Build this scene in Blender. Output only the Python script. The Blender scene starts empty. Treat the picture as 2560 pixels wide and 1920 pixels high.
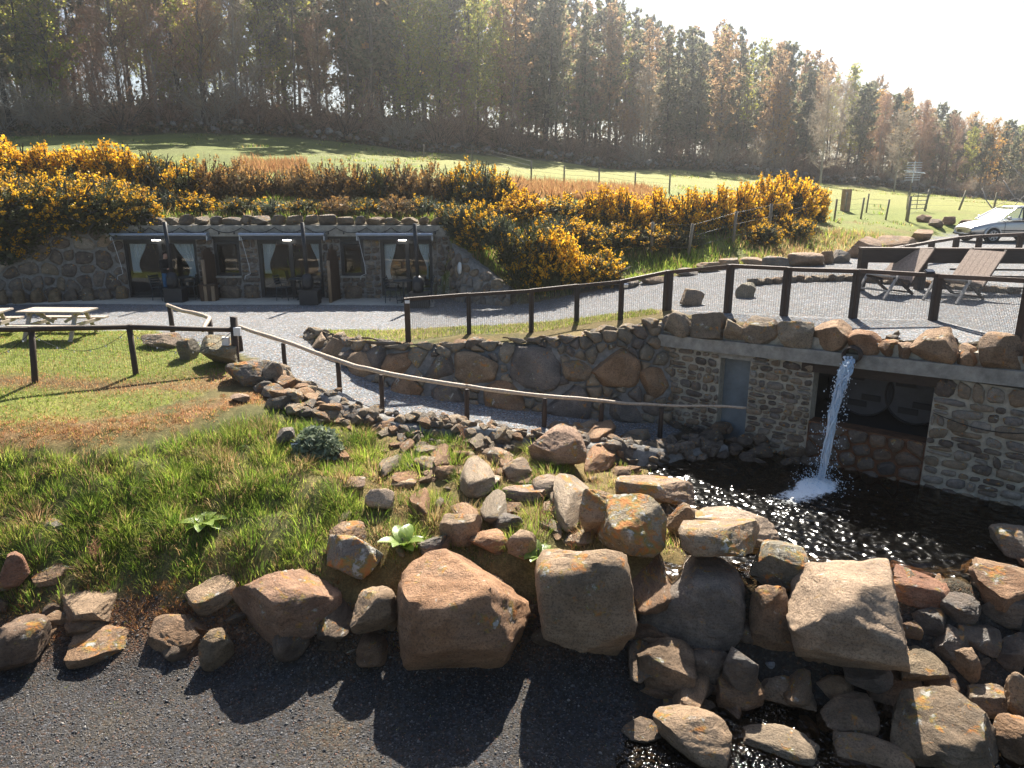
import bpy, bmesh, math, random
import numpy as np
from mathutils import Vector, Matrix, Quaternion

# ------------------------------------------------------------------ camera, sky, sun, exposure
scn = bpy.context.scene
COL = scn.collection
PITCH = math.radians(15.0); FPX = 1850.0; CAMZ = 6.5
cd = bpy.data.cameras.new('camera'); cam = bpy.data.objects.new('camera', cd); COL.objects.link(cam)
cam.location = (0, 0, CAMZ); cam.rotation_euler = (math.pi/2 - PITCH, 0, 0)
cd.sensor_width = 36.0; cd.lens = FPX/2560*36.0; cd.clip_start = 0.1; cd.clip_end = 4000
scn.camera = cam
SUN_EL, SUN_AZ = math.radians(44), math.radians(9)
w = bpy.data.worlds.new('World'); scn.world = w; w.use_nodes = True
wn = w.node_tree; bg = wn.nodes['Background']
sky = wn.nodes.new('ShaderNodeTexSky'); sky.sky_type = 'NISHITA'; sky.sun_disc = False
sky.sun_elevation = SUN_EL; sky.sun_rotation = SUN_AZ; sky.altitude = 100; sky.air_density = 1.0; sky.dust_density = 1.2; sky.ozone_density = 1.0
wn.links.new(sky.outputs[0], bg.inputs[0]); bg.inputs[1].default_value = 0.05
sd = bpy.data.lights.new('sun', 'SUN'); sun = bpy.data.objects.new('sun', sd); COL.objects.link(sun)
sd.energy = 5.0; sd.angle = math.radians(0.5); sd.color = (1.0, 0.93, 0.82)
SUNV = Vector((math.sin(SUN_AZ)*math.cos(SUN_EL), math.cos(SUN_AZ)*math.cos(SUN_EL), math.sin(SUN_EL)))
sun.rotation_euler = SUNV.to_track_quat('Z', 'Y').to_euler(); sun.location = (10, 40, 60)
scn.view_settings.view_transform = 'Standard'; scn.view_settings.look = 'None'
scn.view_settings.exposure = 1.6; scn.view_settings.gamma = 1.0; scn.view_settings.use_curve_mapping = False
scn.cycles.max_bounces = 8; scn.cycles.transparent_max_bounces = 12
scn.cycles.diffuse_bounces = 3; scn.cycles.glossy_bounces = 3; scn.cycles.transmission_bounces = 6; scn.cycles.volume_bounces = 0
scn.cycles.caustics_reflective = False; scn.cycles.caustics_refractive = False
scn.cycles.sample_clamp_indirect = 4.0
scn.cycles.use_denoising = True

rng = np.random.default_rng(7)
R = random.Random(11)

# ------------------------------------------------------------------ pixel helpers (photograph pixels -> directions)
_c, _s = math.cos(PITCH), math.sin(PITCH)
def ray(u, v):
    a = (u-1280)/FPX; b = (960-v)/FPX
    return np.array([a, _c+b*_s, -_s+b*_c])
def pz(u, v, z):
    d = ray(u, v); t = (z-CAMZ)/d[2]; return np.array([d[0]*t, d[1]*t, z])
def py(u, v, Y):
    d = ray(u, v); t = Y/d[1]; return np.array([d[0]*t, Y, CAMZ+d[2]*t])

# ------------------------------------------------------------------ noise
def _hash(i, j, k, s):
    n = (i*374761393 + j*668265263 + k*2147483647 + s*1274126177) & 0xFFFFFFFF
    n = ((n ^ (n >> 13)) * 1274126177) & 0xFFFFFFFF
    n = ((n ^ (n >> 16)) * 2246822519) & 0xFFFFFFFF
    return ((n ^ (n >> 15)) & 0xFFFFFF)/float(0xFFFFFF)
def vnoise(p, s=0):
    p = np.asarray(p, float); f = np.floor(p); i = f.astype(np.int64); t = p-f; t = t*t*(3-2*t)
    o = 0
    for a in (0, 1):
        for b in (0, 1):
            for c in (0, 1):
                wgt = (t[..., 0] if a else 1-t[..., 0])*(t[..., 1] if b else 1-t[..., 1])*(t[..., 2] if c else 1-t[..., 2])
                o = o + wgt*_hash(i[..., 0]+a, i[..., 1]+b, i[..., 2]+c, s)
    return o*2-1
def fbm(p, octv=4, s=0, gain=0.5):
    p = np.asarray(p, float); o = 0; a = 1.0; tot = 0
    for k in range(octv):
        o = o + a*vnoise(p*(2**k), s+k*17); tot += a; a *= gain
    return o/tot
def fbm2(x, y, sc, octv=4, s=0):
    return fbm(np.stack([np.asarray(x)*sc, np.asarray(y)*sc, np.zeros_like(np.asarray(x, float))+0.37], -1), octv, s)
def sstep(a, b, x):
    t = np.clip((x-a)/(b-a), 0, 1); return t*t*(3-2*t)
def inpoly(x, y, poly):
    x = np.asarray(x, float); y = np.asarray(y, float); r = np.zeros(x.shape, bool); n = len(poly)
    for i in range(n):
        x0, y0 = poly[i][:2]; x1, y1 = poly[(i+1) % n][:2]
        if y0 == y1: continue
        c = ((y0 > y) != (y1 > y)) & (x < (x1-x0)*(y-y0)/(y1-y0)+x0); r ^= c
    return r

# ------------------------------------------------------------------ objects
def link(o, parent=None):
    COL.objects.link(o)
    if parent is not None: o.parent = parent
    return o
def tag(o, label=None, cat=None, group=None, kind=None):
    if label: o['label'] = label
    if cat: o['category'] = cat
    if group: o['group'] = group
    if kind: o['kind'] = kind
    return o
def mesh_np(name, verts, faces, mat=None, smooth=False, attrs=None):
    """verts (n,3); faces: list of arrays (m,k) of equal k each"""
    me = bpy.data.meshes.new(name); verts = np.asarray(verts, np.float32)
    if not isinstance(faces, (list, tuple)): faces = [faces]
    faces = [np.asarray(f, np.int32) for f in faces if len(f)]
    nl = sum(f.size for f in faces); npol = sum(len(f) for f in faces)
    me.vertices.add(len(verts)); me.vertices.foreach_set('co', verts.ravel())
    me.loops.add(nl); me.loops.foreach_set('vertex_index', np.concatenate([f.ravel() for f in faces]))
    me.polygons.add(npol)
    ls = []; st = 0
    for f in faces:
        ls.append(st+np.arange(len(f))*f.shape[1]); st += f.size
    me.polygons.foreach_set('loop_start', np.concatenate(ls).astype(np.int32))
    me.update(calc_edges=True)
    if smooth: me.polygons.foreach_set('use_smooth', np.ones(npol, bool))
    for k, a in (attrs or {}).items():
        a = np.asarray(a, np.float32)
        if a.ndim == 1:
            me.attributes.new(k, 'FLOAT', 'POINT').data.foreach_set('value', a)
        else:
            if a.shape[1] == 3: a = np.hstack([a, np.ones((len(a), 1), np.float32)])
            me.attributes.new(k, 'FLOAT_COLOR', 'POINT').data.foreach_set('color', a.ravel())
    if mat: me.materials.append(mat)
    return me
def obj(name, me, parent=None, loc=None, rot=None, scale=None):
    o = bpy.data.objects.new(name, me); link(o, parent)
    if loc is not None: o.location = loc
    if rot is not None: o.rotation_euler = rot
    if scale is not None: o.scale = scale
    return o
def empty(name, loc=(0, 0, 0), rz=0.0, label=None, cat=None, group=None):
    o = bpy.data.objects.new(name, None); link(o); o.location = loc; o.rotation_euler = (0, 0, rz); o.empty_display_size = 0.2
    return tag(o, label, cat, group)
class MB:
    """collects boxes, bars, tubes into one mesh"""
    def __init__(s): s.v = []; s.f = []
    def add(s, v, f):
        n = len(s.v); s.v += [tuple(p) for p in v]; s.f += [tuple(i+n for i in q) for q in f]; return s
    def box(s, c, d, rot=None):
        x, y, z = [k/2 for k in d]; m = rot.to_3x3() if rot is not None else None
        vs = []
        for a, b, e in ((-x,-y,-z),(x,-y,-z),(x,y,-z),(-x,y,-z),(-x,-y,z),(x,-y,z),(x,y,z),(-x,y,z)):
            p = Vector((a, b, e))
            if m is not None: p = m @ p
            vs.append((p.x+c[0], p.y+c[1], p.z+c[2]))
        return s.add(vs, [(0,3,2,1),(4,5,6,7),(0,1,5,4),(1,2,6,5),(2,3,7,6),(3,0,4,7)])
    def bar(s, a, b, w_, h_, up=(0, 0, 1)):
        a = Vector(a); b = Vector(b); d = (b-a); L = d.length; d.normalize(); u = Vector(up)
        if abs(d.dot(u)) > 0.98: u = Vector((0, 1, 0))
        x = d.cross(u).normalized(); y = x.cross(d).normalized()
        vs = []
        for p in (a, b):
            for i, j in ((-1,-1),(1,-1),(1,1),(-1,1)): vs.append(p+x*(i*w_/2)+y*(j*h_/2))
        return s.add(vs, [(3,2,1,0),(4,5,6,7),(0,1,5,4),(1,2,6,5),(2,3,7,6),(3,0,4,7)])
    def tube(s, pts, rad, n=8, cap=True):
        pts = [Vector(p) for p in pts]; rads = rad if isinstance(rad, (list, tuple)) else [rad]*len(pts)
        vs = []; fs = []; ux = None
        for i, p in enumerate(pts):
            d = (pts[min(i+1, len(pts)-1)]-pts[max(i-1, 0)])
            d = d.normalized() if d.length > 1e-9 else Vector((0, 0, 1))
            if ux is None:
                ux = d.orthogonal().normalized()
            else:
                ux = (ux-d*ux.dot(d)); ux = ux.normalized() if ux.length > 1e-6 else d.orthogonal().normalized()
            uy = d.cross(ux)
            for k in range(n):
                t = 2*math.pi*k/n; vs.append(p+ux*(rads[i]*math.cos(t))+uy*(rads[i]*math.sin(t)))
        for i in range(len(pts)-1):
            for k in range(n):
                fs.append((i*n+k, i*n+(k+1) % n, (i+1)*n+(k+1) % n, (i+1)*n+k))
        if cap:
            fs.append(tuple(range(n-1, -1, -1))); fs.append(tuple((len(pts)-1)*n+k for k in range(n)))
        return s.add(vs, fs)
    def build(s, name, mat=None, parent=None, smooth=False, loc=None, rot=None):
        me = bpy.data.meshes.new(name); me.from_pydata(s.v, [], s.f); me.update()
        if smooth:
            me.polygons.foreach_set('use_smooth', np.ones(len(me.polygons), bool))
        if mat: me.materials.append(mat)
        return obj(name, me, parent, loc, rot)
def copy_tree(o, parent=None):
    c = o.copy(); link(c, parent)
    for ch in o.children:
        copy_tree(ch, c)
    return c

# ------------------------------------------------------------------ materials
def newmat(name):
    m = bpy.data.materials.new(name); m.use_nodes = True; nt = m.node_tree
    b = nt.nodes['Principled BSDF']; return m, nt, b
def node(nt, t, **kw):
    n = nt.nodes.new(t)
    for k, v in kw.items(): setattr(n, k, v)
    return n
def ramp(nt, fac, stops, interp='LINEAR'):
    r = nt.nodes.new('ShaderNodeValToRGB'); e = r.color_ramp.elements; r.color_ramp.interpolation = interp
    while len(e) < len(stops): e.new(0.5)
    for k, (p, c) in enumerate(stops):
        e[k].position = p; e[k].color = (c[0], c[1], c[2], 1) if not isinstance(c, (int, float)) else (c, c, c, 1)
    if fac is not None: nt.links.new(fac, r.inputs[0])
    return r.outputs[0]
def noise(nt, vec, scale, detail=5, rough=0.6, dist=0.0):
    n = node(nt, 'ShaderNodeTexNoise'); n.inputs['Scale'].default_value = scale; n.inputs['Detail'].default_value = detail
    n.inputs['Roughness'].default_value = rough; n.inputs['Distortion'].default_value = dist
    if vec is not None: nt.links.new(vec, n.inputs['Vector'])
    return n.outputs[0]
def voro(nt, vec, scale, feature='F1', out='Color'):
    n = node(nt, 'ShaderNodeTexVoronoi', feature=feature); n.inputs['Scale'].default_value = scale
    nt.links.new(vec, n.inputs['Vector']); return n.outputs[out]
def mix(nt, fac, a, b, mode='MIX'):
    n = node(nt, 'ShaderNodeMix', data_type='RGBA', blend_type=mode)
    for sock, v in ((n.inputs[0], fac), (n.inputs[6], a), (n.inputs[7], b)):
        if isinstance(v, (int, float)): sock.default_value = v
        elif isinstance(v, (tuple, list)): sock.default_value = (v[0], v[1], v[2], 1)
        else: nt.links.new(v, sock)
    return n.outputs[2]
def math_(nt, op, a, b=None, c=None, clamp=False):
    n = node(nt, 'ShaderNodeMath', operation=op, use_clamp=clamp)
    for i, v in enumerate((a, b, c)):
        if v is None: continue
        if isinstance(v, (int, float)): n.inputs[i].default_value = v
        else: nt.links.new(v, n.inputs[i])
    return n.outputs[0]
def bump(nt, h, strength, dist, b):
    n = node(nt, 'ShaderNodeBump'); n.inputs['Strength'].default_value = strength; n.inputs['Distance'].default_value = dist
    nt.links.new(h, n.inputs['Height']); nt.links.new(n.outputs[0], b.inputs['Normal']); return n
def objcoord(nt, offset=True):
    tc = node(nt, 'ShaderNodeTexCoord'); v = tc.outputs['Object']
    if offset:
        oi = node(nt, 'ShaderNodeObjectInfo'); a = node(nt, 'ShaderNodeVectorMath', operation='ADD')
        m = math_(nt, 'MULTIPLY', oi.outputs['Random'], 57.0); cx = node(nt, 'ShaderNodeCombineXYZ')
        for k in range(3): nt.links.new(m, cx.inputs[k])
        nt.links.new(v, a.inputs[0]); nt.links.new(cx.outputs[0], a.inputs[1]); v = a.outputs[0]
    return v
def poscoord(nt):
    return node(nt, 'ShaderNodeNewGeometry').outputs['Position']
def simple(name, col, rough=0.6, var=0.25, scale=8.0, bmp=0.2, bdist=0.01, metal=0.0, stretch=None, spec=0.5):
    """one base colour broken up by noise, with fine relief"""
    m, nt, b = newmat(name); v = objcoord(nt)
    if stretch:
        mp = node(nt, 'ShaderNodeMapping'); mp.inputs['Scale'].default_value = stretch; nt.links.new(v, mp.inputs['Vector']); v = mp.outputs[0]
    n = noise(nt, v, scale, 6, 0.65)
    lo = [c*(1-var) for c in col]; hi = [min(1, c*(1+var)) for c in col]
    nt.links.new(ramp(nt, n, [(0.3, lo), (0.7, hi)]), b.inputs['Base Color'])
    b.inputs['Roughness'].default_value = rough; b.inputs['Metallic'].default_value = metal; b.inputs['Specular IOR Level'].default_value = spec
    if bmp: bump(nt, noise(nt, v, scale*3, 5, 0.7), bmp, bdist, b)
    return m
def leafmat(name, cols, rough=0.6, trans=0.5, attr=None, spec=0.3):
    """foliage: colour per face island, part of the light passes through"""
    m, nt, b = newmat(name)
    if attr:
        a = node(nt, 'ShaderNodeAttribute', attribute_name=attr); c = a.outputs['Color']
    else:
        g = node(nt, 'ShaderNodeNewGeometry'); oi = node(nt, 'ShaderNodeObjectInfo')
        r = math_(nt, 'FRACT', math_(nt, 'ADD', g.outputs['Random Per Island'], math_(nt, 'MULTIPLY', oi.outputs['Random'], 0.35)))
        st = [(i/(len(cols)-1), cc) for i, cc in enumerate(cols)]
        c = ramp(nt, r, st)
    nt.links.new(c, b.inputs['Base Color']); b.inputs['Roughness'].default_value = rough; b.inputs['Specular IOR Level'].default_value = spec
    t = node(nt, 'ShaderNodeBsdfTranslucent'); nt.links.new(c, t.inputs['Color'])
    mx = node(nt, 'ShaderNodeMixShader'); mx.inputs[0].default_value = trans
    nt.links.new(b.outputs[0], mx.inputs[1]); nt.links.new(t.outputs[0], mx.inputs[2])
    nt.links.new(mx.outputs[0], nt.nodes['Material Output'].inputs['Surface'])
    return m

def rockmat(name, nscale=2.2, lichen=True, wet=0.0):
    """stone: the object's own colour, mottled, with cracks, grey bloom and orange or white lichen (object colour alpha = how much)"""
    m, nt, b = newmat(name); v = objcoord(nt); oi = node(nt, 'ShaderNodeObjectInfo'); g = node(nt, 'ShaderNodeNewGeometry')
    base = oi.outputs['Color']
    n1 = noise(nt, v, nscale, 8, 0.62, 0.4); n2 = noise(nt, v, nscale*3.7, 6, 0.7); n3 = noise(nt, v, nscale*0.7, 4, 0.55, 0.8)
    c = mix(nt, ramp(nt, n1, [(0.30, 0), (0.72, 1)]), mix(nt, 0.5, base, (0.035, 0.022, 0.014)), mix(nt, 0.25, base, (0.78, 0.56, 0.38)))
    c = mix(nt, math_(nt, 'MULTIPLY', ramp(nt, n3, [(0.48, 0), (0.62, 1)]), 0.26), c, (0.15, 0.13, 0.11))
    n4 = noise(nt, v, nscale*16, 4, 0.75); c = mix(nt, ramp(nt, n4, [(0.36, 0.55), (0.52, 0)]), c, (0.035, 0.028, 0.022))
    c = mix(nt, math_(nt, 'MULTIPLY', ramp(nt, n2, [(0.55, 0), (0.75, 1)]), 0.45), c, (0.05, 0.045, 0.04))
    if lichen:
        up = node(nt, 'ShaderNodeSeparateXYZ'); nt.links.new(g.outputs['Normal'], up.inputs[0])
        ln = noise(nt, v, nscale*1.9, 7, 0.7, 0.6)
        thr = math_(nt, 'ADD', ln, math_(nt, 'MULTIPLY', oi.outputs['Alpha'], 0.15))
        thr = math_(nt, 'ADD', thr, math_(nt, 'MULTIPLY', up.outputs[2], 0.05))
        thr = math_(nt, 'ADD', thr, math_(nt, 'MULTIPLY', math_(nt, 'SUBTRACT', noise(nt, v, nscale*9, 3, .7), .5), .22)); thr = math_(nt, 'ADD', thr, math_(nt, 'MULTIPLY', math_(nt, 'SUBTRACT', n3, .5), .5))
        msk = ramp(nt, thr, [(0.63, 0), (0.72, 1)])
        lc = ramp(nt, noise(nt, v, nscale*2.6, 3), [(0.40, (0.52, 0.19, 0.035)), (0.50, (0.40, 0.24, 0.05)), (0.56, (0.20, 0.19, 0.06)), (0.62, (0.55, 0.54, 0.50))])
        c = mix(nt, math_(nt, 'MULTIPLY', msk, 0.8), c, lc)
    nt.links.new(c, b.inputs['Base Color'])
    b.inputs['Roughness'].default_value = 0.82 if not wet else 0.35; b.inputs['Specular IOR Level'].default_value = 0.3 if not wet else 0.6
    st = node(nt, 'ShaderNodeMapping'); st.inputs['Scale'].default_value = (1, 1, 2.6); st.inputs['Rotation'].default_value = (0.3, 0.2, 0); nt.links.new(v, st.inputs['Vector'])
    crack = ramp(nt, voro(nt, st.outputs[0], nscale*0.75, 'DISTANCE_TO_EDGE', 'Distance'), [(0.0, 0), (0.03, 1)])
    nd = noise(nt, st.outputs[0], nscale*2.2, 9, 0.72, 0.5)
    h = math_(nt, 'ADD', math_(nt, 'MULTIPLY', nd, 1.0), math_(nt, 'MULTIPLY', n2, 0.35))
    h = math_(nt, 'ADD', h, math_(nt, 'MULTIPLY', crack, 0.04)); h = math_(nt, 'ADD', h, math_(nt, 'MULTIPLY', n4, 0.22))
    bump(nt, h, 0.9, 0.09/nscale*2.2, b)
    return m
# ------------------------------------------------------------------ terrain
def rbf(pts):
    P = np.array(pts, float); n = len(P); D = np.linalg.norm(P[:, None, :2]-P[None, :, :2], axis=2)
    A = np.zeros((n+1, n+1)); A[:n, :n] = D; A[:n, n] = 1; A[n, :n] = 1
    W = np.linalg.solve(A, np.append(P[:, 2], 0))
    def f(x, y):
        o = np.full(x.shape, W[n])
        for k in range(n): o = o+W[k]*np.hypot(x-P[k, 0], y-P[k, 1])
        return o
    return f
LOW = [(x, y, 0.0) for x in (-60, -30, -15, -9, -6, -4, -2, 0) for y in (-8, 3, 6, 8, 9)] + [(-300, 0, 0), (0, -300, 0), (300, 0, 0)] + [
 (1.2,8.4,-.08),(2,7.5,-.2),(3,8.6,-.25),(5,8.6,-.2),(7,8.6,-.05),(9,8.6,.1),(3,6.5,-.4),(6,6,-.5),(10,6,-.4),(2,5,-.3),(14,7,0),(30,6,0),
 (-30,10,.9),(-14,10,.85),(-9,10.2,.8),(-7.3,9.95,.55),(-9,11,1.2),(-7,11,1.15),(-5,10.6,1.0),(-3,10.2,1.05),(-1.5,10.1,1.05),(0,10.1,1.05),(1.2,10.2,1.02),
 (-6,12.4,1.78),(-4,12.2,1.6),(-2,12,1.45),(0,11.8,1.32),(1.5,11.5,1.18),(-9,12.7,2.15),(-7,13.1,2.15),(-5,14,2.15),(-4.2,14.6,2.15),
 (-3,14.1,1.8),(-1,13.8,1.62),(.6,13.8,1.45),(1.8,14.0,1.25),(2.5,14.2,1.05),(-60,12,2.1),(-30,12.5,2.2),(-20,15,2.35),(-12,14,2.3),(-10.5,15.8,2.4),(-8.6,16.5,2.42),
 (-12,18.5,2.5),(-20,18.5,2.52),(-9,18,2.5),(-7,16.5,2.45),(-6.2,17.5,2.55),(-60,18,2.5),(-60,20,2.55),(-30,20.2,2.56),(-14,20.2,2.56),(-10,20.2,2.57),(-8,19.8,2.58),(-6.2,19.5,2.58),
 (-5.4,18.4,2.5),(-4.6,17.2,2.28),(-3.6,16.2,2.02),(-2.7,15.6,1.8),(-1,15.3,1.62),(.6,15.2,1.48),(2,15.5,1.3),(3.4,16.0,1.12),
 (3.5,13,.55),(5,12.5,.35),(6.5,12.5,.3),(8,11.5,.4),(5,11,.45),(6.3,10.7,.5),(3.7,11.5,.55),(3,10.2,.98),(4.4,9.8,.98),(6.4,9.6,1.0),(8,9.8,1.0),(9,10.6,1.1),
 (2.5,11.6,1.06),(2.4,13,1.02),(4,15.1,.95),(5.5,14.2,.6),(7.5,12.7,.5),(9.3,11.3,.8),(12,9,1.0),(30,9,1.0)]
UPP = [(-60,19,2.57),(-60,24,2.6),(-30,22,2.6),(-20,20,2.57),(-20,25,2.6),(-14,21,2.58),(-14,26,2.6),(-9,20,2.58),(-9,26,2.6),(-6,19.5,2.6),(-6,22,2.6),(-3,26,2.6),(-3,22,2.64),
 (-5.2,19.8,2.63),(-4,18.5,2.68),(-2.6,17.6,2.79),(-1.2,18.4,2.87),(.5,18.3,2.95),(1.7,18.5,3.15),(2.7,18,3.3),(3.8,18.2,3.5),(5,17,3.65),(6.1,16.6,3.65),(7.5,16.2,3.65),(9,15.7,3.7),
 (9,12.9,3.85),(12,14,3.85),(12,18,3.75),(8,19,3.68),(6,20,3.62),(-.5,21,2.76),(-.3,23.5,2.7),(2,22,3.05),(3,24.5,3.2),(6,24,3.6),(9,24,3.85),(12,26,4.0),(14,22,3.9),(15,28,4.1),(20,30,4.1),
 (24,36,4.1),(30,30,4.1),(40,20,4),(60,30,4),(-3.4,17.4,2.72),(-1,17,2.85),(1,16.9,3.05),(2.6,16.8,3.28),(3.7,16.9,3.48),(6,15.2,3.5),(8.8,12.7,3.7),(300,30,4),(-300,22,2.6)]
HIL = [(-40,26,5.0),(-20,27,5.25),(-14,27,5.35),(-8,27,5.35),(-3,27,5.3),(-1.5,25.6,4.4),(0.3,24.6,3.5),(0,28,5.1),(-17,31,6.1),(-8,31,6.1),(-1,31,5.8),(-17,36,6.9),(-8,36,6.9),(-10.4,42,7.75),
 (.5,48,7.1),(10,46,6.1),(17.3,40,5.0),(14,31,4.4),(8,28,4.4),(4,27.5,4.3),(4,31,5.3),(10,34,5.2),(25,45,4.8),(20,38,4.5),(35,50,4.6),(-30,60,10.5),(-39,60,10.5),(-60,60,11),(-10,70,9.8),(9,78,8.2),
 (34,90,7.1),(56,95,4.8),(90,100,3),(-60,74,14.5),(-30,76,14.5),(-10,86,13.8),(10,96,11.8),(40,106,9.8),(60,112,7.4),(90,118,5.5),(-60,120,6),(0,135,4),(60,140,0),(-20,40,8.0),(-40,40,8.0),(20,62,6.6),(40,70,5.2),(60,60,4.2),(90,60,3.5),(40,36,4.2),
 (-300,100,6),(300,100,0),(0,400,-12),(0,800,-15),(-400,400,-10),(400,400,-14)]
fL, fU, fH = rbf(LOW), rbf(UPP), rbf(HIL)
def grow(a, b, step, lim, g=1.07):
    o = list(np.arange(a, b, step)); s_ = step; v = o[-1]
    while v < lim: s_ *= g; v += s_; o.append(v)
    return o
XP = grow(0, 11, .15, 260); XS = np.array(sorted([-v for v in XP[1:]]+XP))
YP = grow(5.5, 20.5, .15, 27.5, 1.012); YP += grow(YP[-1]+.25, YP[-1]+1, .25, 330, 1.035)
YN = grow(0, .3, .2, 110, 1.12); YS = np.array(sorted([5.4-v for v in YN]+YP))
GX, GY = np.meshgrid(XS, YS, indexing='ij')
YB_X = [-900,-60,-5.65,-4.55,-3.5,-2.55,-1.2,.2,1.5,2.6,3.68,8.9,14,40,900]; YB_Y = [20.2,20.2,19.78,18.3,17.22,16.8,16.62,16.48,16.46,16.52,16.85,12.6,8.5,0,-300]
YF_X = [-900,-40,-17.6,-16,-13.9,-2.9,0.3,3,5,8,12,15,22,40,900]; YF_Y = [25,24.6,25.4,26.3,26.75,26.6,23.9,24.6,25.4,26.2,28,30,37.5,44,60]
YF_W = [.25,.25,.25,.25,.25,.3,.6,3.5,4.5,4,3,2.5,2,4,8]
zL = fL(GX, GY); zU = fU(GX, GY); zH = fH(GX, GY)
yb = np.interp(GX, YB_X, YB_Y); yf = np.interp(GX, YF_X, YF_Y); yw = np.interp(GX, YF_X, YF_W)
kL = 1-sstep(-.08, .08, GY-yb)                       # 1 below the retaining walls
kH = sstep(0, 1, (GY-yf)/yw)
YB0_X = [-900,-5.75,-4.7,-3.5,-2.5,-1.15,.1,1.4,2.6,3.7,10.2,14,900]; YB0_Y = [20.2,19.65,18.15,16.95,16.5,16.25,16.05,16.1,16.25,16.6,11.3,8.1,-300]
YB1_X = [-900,-5.55,-4.4,-3.4,-2.6,-1.2,.3,1.5,2.6,3.78,10.2,14,900]; YB1_Y = [20.2,19.9,18.45,17.5,17.12,17.0,16.9,16.82,16.8,17.05,11.95,8.8,-300]
bankn = fbm2(GX, GY, .8, 4, 3)*.09+fbm2(GX, GY, 2.6, 3, 5)*.04
BANK = (GX < 2.6) & (GY > 9.8) & (GY < 14.6)
lump = np.abs(fbm2(GX, GY, .95, 3, 14))*.55*np.exp(-((GX+6)/3.6)**4)*np.exp(-((GY-11.4)/1.2)**4)
zL = zL+np.where(BANK, bankn*1.3+lump, fbm2(GX, GY, 1.3, 3, 9)*.012)
zH = zH+fbm2(GX, GY, .35, 3, 4)*.14*np.clip((GY-27)/6, 0, 1)+np.clip((GY-60)/60, 0, 1)*fbm2(GX, GY, .05, 3, 8)*.8
zU = zU+fbm2(GX, GY, .9, 3, 6)*.012
GZ = zL*kL+(1-kL)*(zU*(1-kH)+zH*kH)
def hz(x, y):
    """height of the ground"""
    x = np.asarray(x, float); y = np.asarray(y, float)
    i = np.clip(np.searchsorted(XS, x)-1, 0, len(XS)-2); j = np.clip(np.searchsorted(YS, y)-1, 0, len(YS)-2)
    a = np.clip((x-XS[i])/(XS[i+1]-XS[i]), 0, 1); b = np.clip((y-YS[j])/(YS[j+1]-YS[j]), 0, 1)
    return GZ[i, j]*(1-a)*(1-b)+GZ[i+1, j]*a*(1-b)+GZ[i, j+1]*(1-a)*b+GZ[i+1, j+1]*a*b
def hit(u, v, t0=4.0, t1=160.0, miny=0):
    """where the line of sight through a photo pixel first meets the ground"""
    d = ray(u, v); t = np.concatenate([np.arange(t0, 40, .02), np.arange(40, t1, .1)])
    x, y, z = d[0]*t, d[1]*t, CAMZ+d[2]*t
    k = (z < hz(x, y)) & (y > miny)
    i = int(np.argmax(k)) if k.any() else len(t)-1
    return np.array([x[i], y[i], float(hz(x[i], y[i]))])
# regions of the ground
P_GRAV = [(-200,20.55),(-9.9,20.4),(-8.4,18.9),(-7.0,17.7),(-5.7,17.0),(-4.3,15.5),(-3.1,14.75),(-1,14.5),(.6,14.45),(2,14.8),(3.3,15.2),(3.9,16.5),(3.9,17.2),(2.6,16.7),(1,16.6),(-1,16.8),(-2.4,17.0),(-3.5,17.4),(-4.6,18.5),(-5.5,19.7),
          (-5.2,20.3),(-3,20.05),(-.9,20.05),(2.5,19.15),(3.75,18.7),(4.1,17.4),(6,15.3),(8.8,12.6),(14,8.4),(40,8),(60,40),(24,40),(20.5,36.5),(15,29.8),(12,27.8),(8,26),(5,25.2),(3,24.4),(.3,23.8),(-2.9,26.6),(-13.9,26.9),(-17.6,25.5),(-200,25)]
P_LAWN = [(-200,20.5),(-9.9,20.4),(-8.4,18.9),(-7.0,17.7),(-6.2,16.4),(-6.0,15.4),(-6.6,14.4),(-7.5,13.6),(-9,13.1),(-14,13.2),(-200,13.2)]
toe = np.interp(GX, [-60,-9,-7.3,-5.6,-4.1,-2,-.7,1.0,1.6], [9.5,9.3,9.3,9.75,9.4,9.3,9.1,9.2,9.0])
def region(x, y):
    r = np.zeros(x.shape, int)                                     # 0 rough bank
    r[y > np.interp(x, YF_X, YF_Y)+np.interp(x, YF_X, YF_W)*.35] = 5  # meadow
    fe = np.interp(x, [-60,-45,-30,-10,9,34,56,90,300], [52,55,60,69,77,89,94.5,100,130])
    r[(y > fe-3)] = 6                                              # woodland floor
    r[inpoly(x, y, P_GRAV)] = 2
    r[inpoly(x, y, P_LAWN)] = 1
    tt = np.interp(x, [-60,-9,-7.3,-5.6,-4.1,-2,-.7,1.0,1.6], [9.9,9.7,9.7,9.95,9.75,9.65,9.6,9.6,9.5])
    r[(y < tt) & (x < 1.6)] = 3                                    # dark gravel yard
    r[(x >= 1.6) & (y < 9.4)] = 4                                  # stream bed
    r[(x > 2.7) & (y >= 9.4) & (y < np.interp(x, YB_X, YB_Y)) & ~inpoly(x, y, P_GRAV)] = 7   # pond bed
    return r
jx = fbm2(GX, GY, 1.7, 3, 21)*.22; jy = fbm2(GX, GY, 1.7, 3, 22)*.22
near = (GY < 30)
REG = region(GX+jx*near, GY+jy*near)
PAL = np.array([(.11,.12,.035),(.24,.30,.04),(.205,.214,.219),(.042,.040,.040),(.035,.03,.026),(.29,.36,.06),(.085,.07,.035),(.07,.055,.035)])
C0 = PAL[REG]
n1 = fbm2(GX, GY, .9, 4, 31); n2 = fbm2(GX, GY, .25, 3, 32); n3 = fbm2(GX, GY, 2.4, 3, 33)
def blend(c, m, col): return c*(1-m[..., None])+np.array(col)*m[..., None]
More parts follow.
